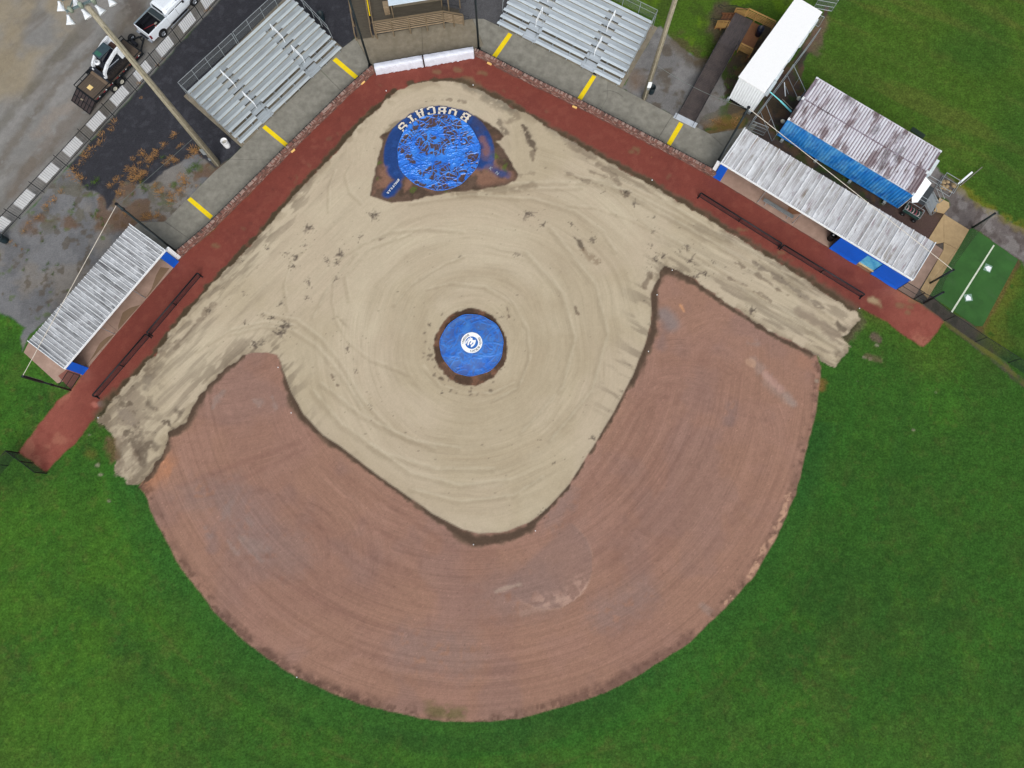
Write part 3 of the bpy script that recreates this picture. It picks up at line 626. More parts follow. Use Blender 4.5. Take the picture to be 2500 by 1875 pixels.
tracks = [([(940,460),(925,430),(935,380),(960,345)], .12), ([(880,500),(850,470),(840,430),(860,395)], .15), ([(800,520),(800,460),(815,420)], .12),
 ([(640,770),(720,785),(780,830),(830,890),(880,980),(960,1060),(1060,1100)], .22), ([(560,820),(640,800),(710,810),(770,850),(830,920),(880,1000)], .2),
 ([(480,860),(560,810),(640,790),(720,800)], .18), ([(812,690),(808,740),(820,790),(850,840),(900,880),(1000,920)], .12), ([(700,760),(690,700),(710,640),(760,600)], .12),
 ([(960,480),(1050,470),(1200,455),(1350,450),(1450,452),(1540,475),(1640,525),(1760,590)], .32), ([(1000,500),(1150,480),(1300,465),(1420,462)], .2),
 ([(1380,505),(1450,510),(1530,535),(1590,565),(1610,580)], .13), ([(1120,480),(1300,490),(1400,520),(1470,570),(1500,620)], .2),
 ([(820,640),(880,600),(950,570),(1040,562),(1130,570)], .2), ([(850,740),(840,680),(900,610),(1000,575)], .16), ([(960,750),(1000,700),(1080,650),(1130,630)], .16),
 ([(1040,710),(1100,695),(1180,705),(1250,745),(1285,810),(1290,880),(1262,950),(1200,985)], .14), ([(1030,900),(1070,945),(1130,965),(1200,965),(1250,940)], .14),
 ([(870,620),(800,700),(760,780)], .2), ([(1340,560),(1450,700),(1480,820),(1440,960),(1340,1080)], .3), ([(1280,620),(1370,720),(1400,830),(1370,950),(1270,1060)], .3),
 ([(760,960),(830,1040),(930,1110),(1060,1150),(1200,1150)], .3), ([(780,940),(880,1020),(1000,1080),(1120,1100)], .25), ([(900,1090),(1000,1160),(1120,1190),(1240,1175)], .25), ([(1000,1200),(1120,1230),(1250,1215),(1320,1170)], .2),
 ([(1380,430),(1480,450),(1620,530),(1760,610),(1900,690),(2030,780)], .22), ([(1500,440),(1640,510),(1800,600),(1980,710)], .2), ([(1440,385),(1560,450),(1700,545),(1850,640),(2010,745)], .18),
 ([(1560,540),(1660,600),(1800,690),(1950,790),(2040,845)], .14), ([(1700,650),(1800,705),(1900,770),(2050,860)], .1)]
for i, (pl, ww) in enumerate(tracks):
    stroke(pl, ww*.8, Sx, .32, .8, .12, .25, seed=i % 7, only=sm, dh=-0.004)
    q = [(p_[0]+6, p_[1]-7) for p_ in pl]; stroke(q, ww*.4, C(200, 190, 166), .3, .8, .1, .3, seed=i % 5, only=sm, dh=0.005)
darks = [([(1277,308),(1290,335),(1306,367)], [.12, .32, .2], Sk, .85), ([(1300,372),(1300,392)], [.2, .12], Sd, .7), ([(1400,578),(1415,592),(1426,612)], [.08, .2, .08], Sk, .8), ([(1425,612),(1440,628),(1456,640)], .3, C(134, 116, 94), .6),
 ([(925,588),(940,580),(950,574)], .1, Sd, .7), ([(804,905),(812,920),(823,943)], [.06, .14, .05], Sd, .8), ([(1585,670),(1578,690),(1570,705)], .16, Sd, .7), ([(1592,665),(1588,680)], .12, Sd, .6),
 ([(1520,468),(1528,473)], .28, Sd, .8), ([(1392,350),(1420,368),(1450,385)], .4, Sd, .6), ([(1460,400),(1500,430),(1515,450)], .22, Sd, .6), ([(1440,418),(1480,432)], .15, Sd, .6),
 ([(1380,330),(1410,348)], .5, C(140, 128, 112), .7), ([(1340,300),(1360,325)], .6, C(150, 140, 122), .6), ([(1180,240),(1220,258),(1250,272)], .4, C(136, 126, 108), .7), ([(1060,245),(1100,243),(1135,250)], .12, Sd, .6),
 ([(1140,205),(1200,235),(1250,262)], .5, C(132, 124, 108), .7), ([(1250,272),(1262,285),(1240,300)], .3, Sd, .5), ([(1218,300),(1232,325)], .3, Sk, .6),
 ([(1110,472),(1180,466),(1260,462),(1300,452)], .35, C(128, 114, 94), .55), ([(1220,430),(1300,425)], .15, Sd, .4), ([(930,335),(950,315),(975,297)], .22, C(120, 108, 84), .7),
 ([(500,765),(520,745)], .2, Sd, .6), ([(430,850),(470,800),(500,770)], .14, Sd, .55), ([(360,905),(400,860)], .3, Sd, .6), ([(420,840),(440,830)], .2, Sd, .5), ([(360,990),(380,1000)], .3, Sk, .5), ([(360,930),(355,950)], .4, C(134, 124, 108), .6),
 ([(404,1030),(420,1045)], .2, Sk, .8), ([(430,1000),(440,1010)], .2, Sk, .5), ([(345,1120),(335,1105)], .4, Sd, .7), ([(330,1090),(350,1110),(348,1130)], .35, Sk, .6), ([(365,1085),(380,1095)], .35, Sk, .6), ([(300,1010),(320,1030)], .5, C(140, 128, 114), .6),
 ([(2045,790),(2060,805)], .25, Sk, .7), ([(1950,760),(2000,790),(2040,820)], .45, C(136, 122, 106), .7), ([(1840,640),(1900,680),(1960,720),(2010,755)], .2, C(120, 108, 94), .7), ([(1800,640),(1860,680),(1920,720)], .14, Sd, .7),
 ([(1780,680),(1830,700),(1880,735)], .12, Sd, .6), ([(2040,870),(2048,858)], .2, Sd, .7), ([(1380,420),(1420,440),(1480,455)], .12, Sd, .5), ([(820,770),(850,800)], .1, Sx, .5), ([(1240,755),(1244,775)], .06, Sd, .8), ([(1405,750),(1408,765)], .08, Sd, .8)]
for i, (pl, ww, cc, aa) in enumerate(darks):
    stroke(pl, ww, cc, aa, .6, .3, .34, seed=i % 7, only=sm, dh=0.03, bs=(0.3,))
stroke([(988,355),(1000,350)], .1, Sd, 0, only=sm)
rnd = random.Random(3)
def splat(px, py, r, spikes, amt=0.8, col=C(92, 82, 74)):
    c = G(px, py)
    for k in range(spikes):
        a = rnd.uniform(0, 2*PI); L_ = r*rnd.uniform(.3, 1.0); o = Vector((rnd.uniform(-.35, .35)*r, rnd.uniform(-.35, .35)*r, 0))
        p = c+o; q = p+Vector((math.cos(a)*L_, math.sin(a)*L_, 0))
        stroke([tuple(p)[:2], tuple(q)[:2]], [r*.11, r*.03], col, amt*rnd.uniform(.35, 1), .7, .06, .15, seed=k % 7, only=sm, world=True, dh=0.02)
    for k in range(int(spikes*1.5)):
        x_ = c.x+rnd.gauss(0, r*.6); y_ = c.y+rnd.gauss(0, r*.6); i = int((x_-x0)/CELL); j = int((y_-y0)/CELL)
        COLR[j, i] *= rnd.uniform(.5, .85)
for (px, py, r, s) in [(750,558,.7,9),(917,526,.65,10),(1288,526,.7,10),(723,628,.55,7),(698,621,.4,5),(831,621,.6,8),(802,637,.4,5),(822,642,.35,5),(714,653,.4,6),(820,682,.4,5),(752,691,.5,5),(689,739,.45,5),(752,725,.4,4),(510,759,.4,6),
  (596,712,.3,3),(698,798,.8,11),(684,811,.6,8),(619,840,.5,8),(637,836,.45,5),(849,850,.45,5),(662,777,.35,5),(879,580,.35,4),(1324,550,.4,6),(1446,584,.5,7),(1528,473,.5,7),(1550,498,.4,5),(1596,566,.35,4),(1681,604,.5,6),(1659,613,.35,4),
  (1618,625,.45,6),(1600,634,.55,8),(1686,636,.5,6),(1722,665,.45,7),(1697,677,.5,7),(1835,756,.55,7),(653,604,.3,4),(745,600,.35,4),(640,770,.3,3),(590,640,.3,3),(1260,620,.35,4),(1448,590,.3,4),(600,790,.3,3),(1395,545,.3,4),(1600,530,.3,3),
  (870,905,.15,3),(1225,775,.2,2),(905,990,.2,3),(1352,1130,.15,2),(1125,625,.12,3),(1590,600,.3,3),(1745,640,.3,3),(1475,470,.3,3),(960,1010,.15,2),(1524,965,.3,5),(1448,1070,.35,6),(1330,1250,.4,6),(1080,960,.2,3)]:
    splat(px, py, r, s)
# crumbs all over
for k in range(420):
    t = rnd.random(); px = rnd.uniform(260, 2060); py = rnd.uniform(240, 1280)
    c = G(px, py); i = int((c.x-x0)/CELL); j = int((c.y-y0)/CELL)
    if 0 <= i < nx-1 and 0 <= j < ny-1 and sm[j, i] > .9:
        f_ = rnd.uniform(.3, .8); COLR[j:j+1, i:i+rnd.choice((1, 1, 2))] *= (1-f_*.55)
# a few pale and dark crumbs on the dirt too
for k in range(900):
    px = rnd.uniform(340, 2000); py = rnd.uniform(700, 1760); c = G(px, py); i = int((c.x-x0)/CELL); j = int((c.y-y0)/CELL)
    if 0 <= i < nx-1 and 0 <= j < ny-1 and dirt[j, i] > .9 and sm[j, i] < .1: COLR[j, i] *= rnd.choice((.72, .8, 1.2, 1.3))
# -- home plate cut-out
dh_ = sdf(GG(HOME), 3)+(fbm(X, Y, 0.5, 4, 4)-0.5)*0.25
hm = sstep(-0.06, 0.08, dh_); mixc(hm, C(98, 80, 68)); CLS[dh_ > 0] = 8; HGT[:] = HGT*(1-hm)+0.01*hm
mixc(hm*sstep(0.45, 0.6, fbm(X, Y, 0.9, 5, 2))*0.7, C(72, 60, 50)); 
lowm = sstep(34.3, 32.5, Y+(fbm(X, Y, 1.2, 3, 1)-.5)*2)
mixc(hm*lowm*sstep(0.44, 0.58, fbm(X, Y, 1.5, 4, 5))*sstep(0.4, 1.2, dh_+.5)*0.8, C(142, 106, 88)); mixc(hm*sstep(0.72, 0.8, fbm(X, Y, 0.8, 3, 6))*lowm*0.7, C(84, 104, 40))
bn = (fbm(X, Y, 0.7, 4, 3)-0.5)*0.5
tailL = sdf(GG([(941,395),(948,418),(962,440),(938,462),(935,474),(946,480),(962,474),(978,452),(986,430),(975,410),(970,395)]), 2)
tailR = sdf(GG([(1185,385),(1205,395),(1208,408),(1225,416),(1243,426),(1238,433),(1215,428),(1180,408)]), 2)
bm = sstep(4.98, 4.86, rH)*sstep(-0.5, 0.2, (Y-G(1072, 405).y)+bn*2)
bm = np.maximum(bm, sstep(-0.25, 0.15, tailL+bn)); bm = np.maximum(bm, sstep(-0.3, 0.3, tailR+bn)*.8)
faded = sstep(0.35, 0.62, fbm(X, Y, 0.8, 4, 6))
mixc(hm*bm*(1-0.35*faded*sstep(1, 4, X-Hc.x)), C(38, 68, 126)); mixc(hm*bm*sstep(0.55, 0.7, fbm(X, Y, 0.6, 3, 1))*0.35, C(52, 92, 160))
stroke([(1180,340),(1190,360),(1188,375)], .35, C(150, 104, 82), .6, .8, .3, .3, seed=2)
# -- pitcher's mound
dm_ = sdf(GG(MOUNDP), 3)+(fbm(X, Y, 0.45, 4, 2)-0.5)*0.34
mm = sstep(-0.05, 0.07, dm_); mixc(mm, C(98, 76, 62)); CLS[dm_ > 0] = 9
mixc(mm*sstep(0.45, 0.6, fbm(X, Y, 0.8, 5, 5))*0.7, C(70, 56, 46)); mixc(mm*sstep(0.55, 0.65, fbm(X, Y, 0.6, 4, 1))*0.5, C(134, 96, 76))
mh = sstep(3.4, 0.6, rM)*0.26
HGT += mh
HGT += 0.02*(fbm(X, Y, 0.25, 2, 3)-0.5)*np.clip(mm+hm, 0, 1)
# muck flung round the mound
for k in range(34):
    a = rnd.gauss(3.6, .9); r_ = rnd.uniform(3.45, 4.2); p = M0+Vector((math.cos(a)*r_, math.sin(a)*r_, 0))
    stroke([tuple(p)[:2], (p.x+rnd.uniform(-.2, .2), p.y+rnd.uniform(-.2, .2))], rnd.uniform(.03, .09), Sk, .6, .7, .1, .2, seed=k % 7, only=sm, world=True)
# small light scraps in the grass
for (px, py) in [(219,1062),(265,1070),(240,1135),(246,1158),(284,1159),(268,1225),(2140,843),(2110,872),(2125,875),(2285,958),(1995,930),(2230,1050),(2092,930)]:
    stroke([(px-2, py), (px+2, py+1)], .08, C(150, 142, 124), .6, .7, .2, .2, seed=px % 7)
stroke([(2133,823),(2145,828)], .35, C(104, 84, 78), .8, .6, .2, 0, seed=1)
stroke([(2118,870),(2148,880)], .25, C(106, 88, 72), .6, .8, .2, .3, seed=1)
stroke([(268,1080),(276,1105),(280,1115)], .5, C(104, 84, 60), .8, .7, .3, .1, seed=1)
stroke([(2008,930),(2006,950)], .3, C(140, 96, 60), .6, .8, .2, .3, seed=1)
stroke([(215,1105),(225,1110)], .4, C(110, 102, 50), .5, .9, .2, .2, seed=1)
def _ghs(x_, y_):
    i = int((x_-x0)/CELL); j = int((y_-y0)/CELL); return float(HGT[min(max(j, 0), ny-1), min(max(i, 0), nx-1)])

NAMES = {0: ('grass', painted('grass_mat', 0.95, 0.42, 5.5, 0.9, 7, 0.1)), 1: ('gravel_lot', painted('lot_mat', 0.8, 0.15, 10, 0.3, 18, 0.3)), 2: ('dark_gravel_bed', painted('bed_mat', 0.85, 0.42, 10, 0.6, 16, 0.25)),
         3: ('gravel_ground', painted('gravel_mat', 0.85, 0.24, 10, 0.5, 14, 0.25)), 4: ('bare_soil', painted('soil_mat', 0.95, 0.22, 7, 0.6, 12)), 5: ('warning_track', painted('track_mat', 0.9, 0.15, 11, 0.3, 14, 0.1)),
         6: ('infield_dirt', painted('dirt_mat', 0.92, 0.13, 10, 0.25, 10, 0.15, 0.34)), 7: ('infield_sand', painted('sand_mat', 0.95, 0.07, 10, 0.15, 9, 0.1, 0.24)), 8: ('home_plate_dirt', painted('home_mat', 0.9, 0.16, 8, 0.5, 12)),
         9: ('pitchers_mound', painted('mound_mat', 0.9, 0.18, 8, 0.6, 12))}
_g = _rng.random(X.shape).astype(np.float32)-.5; _g2 = vnoise(X/.22, Y/.22, 3)-.5
amp_ = np.select([CLS == 6, CLS == 7, CLS == 5, CLS == 1, CLS == 2, CLS == 3, CLS == 8, CLS == 9], [.20, .09, .16, .12, .30, .22, .22, .22], 0).astype(np.float32)
COLR *= (1+(_g*.6+_g2*.6)*amp_)[..., None]; HGT += _g*amp_*.02
np.clip(COLR, 0.004, 0.9, out=COLR)
idx = np.arange(nx*ny).reshape(ny, nx)
quads = np.stack([idx[:-1, :-1], idx[:-1, 1:], idx[1:, 1:], idx[1:, :-1]], -1).reshape(-1, 4)
qc = CLS[:-1, :-1].reshape(-1)
VX = np.stack([X, Y, HGT], -1).reshape(-1, 3).astype(np.float32); VC = COLR.reshape(-1, 3)
def np_mesh(name, co, quads_, cols, mat, flw):
    me = bpy.data.meshes.new(name); nq = len(quads_)
    me.vertices.add(len(co)); me.vertices.foreach_set('co', co.reshape(-1))
    me.loops.add(nq*4); me.loops.foreach_set('vertex_index', quads_.reshape(-1).astype(np.int32))
    me.polygons.add(nq); me.polygons.foreach_set('loop_start', np.arange(0, nq*4, 4, dtype=np.int32))
    try: me.polygons.foreach_set('loop_total', np.full(nq, 4, np.int32))
    except Exception: pass
    me.update(calc_edges=True)
    me.polygons.foreach_set('use_smooth', np.ones(nq, bool))
    fa = me.attributes.new('Flow', 'FLOAT_VECTOR', 'POINT'); fa.data.foreach_set('vector', flw.astype(np.float32).reshape(-1))
    at = me.attributes.new('Col', 'FLOAT_COLOR', 'POINT')
    at.data.foreach_set('color', np.concatenate([cols, np.ones((len(cols), 1), np.float32)], 1).astype(np.float32).reshape(-1))
    me.materials.append(mat); o = bpy.data.objects.new(name, me); COL.objects.link(o); MW[o.name] = Matrix.Identity(4)
    return o
for k, (nme, mt) in NAMES.items():
    q = quads[qc == k]
    if len(q) == 0: continue
    u, inv = np.unique(q.reshape(-1), return_inverse=True)
    struct(np_mesh(nme, VX[u], inv.reshape(-1, 4), VC[u], mt, FLOW.reshape(-1, 3)[u]))
# the land goes on as grass beyond the surveyed rectangle
ring_v = []; ring_q = []; RO = 420
ring_v = np.array([(x0,y0,.02),(x1,y0,.02),(x1,y1,.02),(x0,y1,.02),(-RO,-RO,.02),(RO,-RO,.02),(RO,RO,.02),(-RO,RO,.02)], np.float32)
ring_q = np.array([(4,5,1,0),(5,6,2,1),(6,7,3,2),(7,4,0,3)])
struct(np_mesh('far_grass', ring_v, ring_q, np.tile(np.array(C(58, 96, 30), np.float32), (8, 1)), NAMES[0][1], np.zeros((8, 3), np.float32)))


# ------------------------------------------------------------------ shared materials
galv = solid('galvanised', C(168, 176, 180), 0.4, 0.55, 0.08, 2)
alu = streaked('bleacher_aluminium', C(198, 208, 212), [(C(168, 176, 180), .6, 1.2, .42, .66, .35, 2.2), (C(220, 230, 236), .6, 2.5, .45, .7, .4, 5)], R(48), 0.45, 0.15)
aluf = streaked('footboard_aluminium', C(168, 178, 184), [(C(146, 152, 156), .7, 1.2, .42, .66, .35, 2.2), (C(190, 200, 208), .6, 2.5, .45, .7, .4, 5), (C(140, 134, 118), .4, 3, .56, .7, .5, 4)], R(48), 0.5, 0.15)
aluR = streaked('bleacher_aluminium_right', C(214, 226, 234), [(C(186, 196, 204), .6, 1.2, .42, .66, .35, 2.2), (C(232, 242, 248), .6, 2.5, .45, .7, .4, 5)], R(-29.6), 0.45, 0.15)
aluRf = streaked('footboard_aluminium_right', C(186, 196, 204), [(C(162, 170, 178), .6, 1.2, .42, .66, .35, 2.2), (C(206, 216, 224), .6, 2.5, .45, .7, .4, 5)], R(-29.6), 0.5, 0.15)
riserm = solid('riser_board', C(150, 146, 134), 0.7, 0, .12, 2)
black = solid('black_steel', C(30, 34, 38), 0.45, 0.2, .2, 2)
blackp = solid('black_pole', C(26, 34, 40), 0.4, 0.2, .25, 4, dirt=C(80, 100, 100), dirtamt=.25)
white = solid('white_paint', C(238, 244, 248), 0.5, 0, .04, 2)
whitec = solid('white_vinyl', C(206, 210, 222), 0.45, 0, .07, 1.2, bump=.5, bscale=3)
conc = solid('concrete', C(142, 140, 130), 0.85, 0, .13, .8, bump=.2, bscale=30, dirt=C(96, 93, 83), dirtamt=.5, fine=.07)
conc2 = solid('concrete_brown', C(140, 132, 116), 0.85, 0, .12, .8, bump=.2, bscale=30, dirt=C(104, 96, 78), dirtamt=.55, fine=.07)
tan = solid('tan_concrete', C(190, 164, 124), 0.85, 0, .08, .8, bump=.15, bscale=25, dirt=C(160, 134, 98), dirtamt=.5)
floorm = solid('dugout_floor', C(168, 142, 128), 0.7, 0, .1, .7, dirt=C(140, 116, 102), dirtamt=.6)
yellow = solid('yellow_paint', C(246, 216, 20), 0.6, 0, .05, 3, fine=.04, dirt=C(206, 178, 20), dirtamt=.25)
bluep = solid('blue_panel', C(14, 88, 196), 0.45, 0, .06, 1)
rubber = solid('rubber', C(28, 29, 32), 0.75, 0, .2, 5)
dark = solid('dark_cavity', C(22, 22, 24), 0.9)
netm = netting('chain_mesh', C(34, 40, 44), .30)
netd = netting('screen_mesh', C(36, 30, 40), .34)
netg = netting('galvanised_mesh', C(120, 126, 128), .22)

# ------------------------------------------------------------------ concrete
def slab(name, pieces, mat, z1=.06, gap=.012):
    """a poured slab: an Empty-less structure whose panels are its parts"""
    root = struct(MB().prism(GG(pieces[0]), -.1, z1).build(name, mat))
    for p in pieces[1:]:
        MB().prism(GG(p), -.1, z1-.002).build('concrete_panel', mat, root)
    return root
def lerp(a, b, t): return (a[0]+(b[0]-a[0])*t, a[1]+(b[1]-a[1])*t)
def shrink(p, q, g=.0012): return lerp(p, q, g), lerp(q, p, g)
def strip(front, back, cuts):
    out = []
    for t0, t1 in zip(cuts[:-1], cuts[1:]):
        a = lerp(*front, t0+.0006); b = lerp(*front, t1-.0006); c = lerp(*back, t1-.0006); d = lerp(*back, t0+.0006); out.append([a, b, c, d])
    return out
LWF = [(438,630.5),(520,561.5),(691,390.5),(847,237.5),(915,177)]
RWF = [(1159,136),(1180,146),(1298,207),(1415,263),(1533,324),(1662,391),(1743,434)]
w1_ = slab('left_walkway', [[(438,630),(479,595.5),(403,542),(341,543),(300,575),(330,620),(404,640)], [(479.6,595),(520,561),(691,390),(561,390),(525,419),(403.6,541.4)],
    [(691.6,389.4),(847,237),(780,169.4),(590,361),(561.6,389.4)], [(847.6,236.4),(915,176.6),(868,94),(837,117.5),(780.6,168.8)]], conc)
bs1 = slab('left_bleacher_slab', [[(449,236),(589.6,360),(836.6,117),(697,-6)]], conc2, .058)
ap = slab('home_apron', [[(868.6,93.6),(915.6,176),(1034,155),(1029,67),(905,88)], [(1034.6,155),(1157,134.5),(1180,110),(1153,47),(1029.6,67)]], conc2, .062)
w2_ = slab('right_walkway', [[(1180.6,109.6),(1158,135.5),(1180,145),(1298,206),(1415,262),(1456,283.6),(1482,240),(1484,199),(1221,66),(1181,47),(1154,47)],
    [(1456.6,284),(1533,323),(1596,355),(1641,282),(1518,217),(1484.6,199.4),(1482.6,240)], [(1596.6,355.4),(1662,390),(1743,433),(1757,442),(1795,385),(1733,328),(1641.6,282.4)],
    [(1733.6,327.8),(1795.6,384.6),(1850,300),(1810,315)]], conc)
bs2 = slab('right_bleacher_slab', [[(1221.6,65.4),(1518,215.8),(1605,68),(1308,-82)]], conc2, .058)
for w_, qs in ((w1_, [[(820.8,140.3),(811.4,147.4),(866.0,193),(874.4,185.7)], [(648,305),(640,312),(696.7,358.7),(703.7,351.4)], [(465.4,481),(457,488),(512.5,535.5),(520,527)]]),
               (w2_, [[(1241.6,79.5),(1251,84.6),(1211.7,141.3),(1201.6,135.9)], [(1446.8,182.9),(1455.5,187.4),(1418.6,246.4),(1408.5,241.4)], [(1658.4,297.4),(1668.5,303.2),(1637.2,356.1),(1627.1,351.4)]])):
    for q in qs: MB().prism([G(p[0], p[1], .06) for p in q], .0585, .066).build('yellow_stripe', yellow, w_)
MB().prism(GG([(1446,176),(1452,179),(1457,186),(1448,182)]), .0586, .064).build('drain_cover', dark, w2_)
# stray crack line and stain on the right walk
MB().path([G(1473,223,.064), G(1490,221,.064), G(1508,227,.064), G(1520,236,.064)], .012, 4).build('crack', solid('crack', C(70, 66, 60)), w2_)

# ------------------------------------------------------------------ brick walls with coping and net clips
brickm = [solid('brick_%s' % n, c, .9, 0, .2, 6) for n, c in (('red', C(132, 94, 84)), ('brown', C(112, 84, 76)), ('pale', C(160, 136, 126)), ('dark', C(90, 72, 66)))]
mortar = solid('mortar', C(132, 116, 106), .95)
def brick_wall(pts, label, ht=.78, seed=1, th=.22):
    rw = thing('brick_wall', label, 'wall', tuple(G(*pts[0])))
    rr = random.Random(seed); mb = [MB() for _ in range(4)]; core = MB(); cop = MB(); clips = MB(); rail = MB()
    for a, b in zip(pts[:-1], pts[1:]):
        a = G(*a); b = G(*b); T = frame(a, b); L_ = (b-a).length
        core.T = T; core.box(0, L_, .02, th-.02, 0, ht-.02)
        n = max(1, int(L_/.215)); bw = L_/n
        for m_ in mb: m_.T = T
        for c in range(10):
            z = .005+c*ht/10.5
            for k in range(n):
                o = (c % 2)*bw*.5; xa = k*bw+o*(k < n-1) ; xb = min(L_, xa+bw-.012)
                if xb-xa < .05: continue
                m_ = mb[rr.choices((0, 1, 2, 3), (5, 3, 2, 2))[0]]; yo = rr.uniform(-.004, .004)
                m_.box(xa, xb, yo, .05, z, z+ht/10.5-.012)
        n2 = max(1, int(L_/.11))
        for k in range(n2):
            m_ = mb[rr.choices((0, 1, 2, 3), (4, 3, 4, 1))[0]]; m_.box(k*L_/n2+.004, (k+1)*L_/n2-.004, -.015+rr.uniform(-.006, .006), th+.015, ht-.06, ht+rr.uniform(.0, .015))
        for k in range(int(L_/.42)):
            x_ = (k+.5)*.42; clips.T = T; clips.box(x_-.025, x_+.025, th-.03, th+.09, ht-.02, ht+.06)
        rail.T = T; rail.tube((0, th+.03, ht+.05), (L_, th+.03, ht+.05), .02, 5)
    core.build('mortar_core', mortar, rw)
    for m_, mt in zip(mb, brickm):
        o = m_.build('brick', mt, rw); o['kind'] = 'stuff'
    clips.build('net_clip', black, rw)['kind'] = 'stuff'; rail.build('net_cable', black, rw)
    return rw
brick_wall(LWF, 'low brick wall between the left walkway and the red track', seed=2)
brick_wall([(917.5,176.5),(1157.5,135.5)], 'low brick wall behind the white pads at home plate', seed=7)
brick_wall(RWF, 'low brick wall between the right walkway and the red track', seed=5)
ylab = ['yellow block at wall foot nearest the left dugout', 'yellow block at wall foot by the middle left yellow stripe', 'yellow block at wall foot just left of the white pads',
        'yellow block at wall foot just right of the white pads', 'yellow block at wall foot beside the middle right yellow stripe']
ypale = solid('yellow_block_paint', C(236, 196, 120), .6)
for k, (a, b) in enumerate([((526,548),(535,540)), ((710,371),(718.5,363.5)), ((880,205),(889,197.5)), ((1191,152),(1201,157)), ((1398.6,258),(1409,262.6))]):
    a = G(*a); b = G(*b); T = frame(a, b); o = MB(T).box(0, (b-a).length, -.16, -.025, 0, .14).build('marker_block', ypale, bevel=.01)
    tag(o, ylab[k], 'marker block', 'yellow blocks at the wall foot')
# ------------------------------------------------------------------ white pads hung on the backstop
pd = thing('backstop_padding', 'white wrinkled padding hung on wall behind home plate', 'padding', tuple(G(918,177)))
for a, b, nme in (((918,177),(1033.5,157),'pad_panel'), ((1037,156.4),(1157,136),'pad_panel')):
    a = G(*a); b = G(*b); T = frame(a, b); L_ = (b-a).length; mb = MB(T); n = 40; rr = random.Random(int(L_*10)); off = [rr.uniform(-.02, .03) for _ in range(n+1)]
    vs = []; fs = []
    prof = [(-.30, .02), (-.33, .3), (-.27, .6), (-.30, .86), (-.22, 1.0), (-.02, 1.02), (.24, .98)]
    for i in range(n+1):
        for j, (y_, z_) in enumerate(prof): vs.append((L_*i/n, y_+off[i]*(1.6 if j < 4 else .6)+.02*math.sin(i*1.1+j), z_+.02*math.sin(i*.8+j*2)*(j > 0)))
    m = len(prof); fs = [(i*m+j, (i+1)*m+j, (i+1)*m+j+1, i*m+j+1) for i in range(n) for j in range(m-1)]
    fs += [tuple(range(m)), tuple(n*m+j for j in range(m-1, -1, -1))]
    mb.add(vs, fs); mb.build(nme, whitec, pd, smooth=True)
a = G(1034,157); MB(frame(G(918,177), G(1157,136))).add([], []).build('x', white) if False else None
T = frame(G(918,177), G(1157,136)); xr_ = (G(1035.3,156.8)-G(918,177)).length; MB(T).tube((xr_, -.33, .0), (xr_, -.25, 1.0), .03).tube((xr_, -.25, 1.03), (xr_, .24, 1.0), .03).build('lacing_rope', black, pd)
MB(T).path([(0, .2, 1.03), (3, .22, 1.06), ((G(1157,136)-G(918,177)).length, .2, 1.03)], .02).build('top_cable', black, pd)

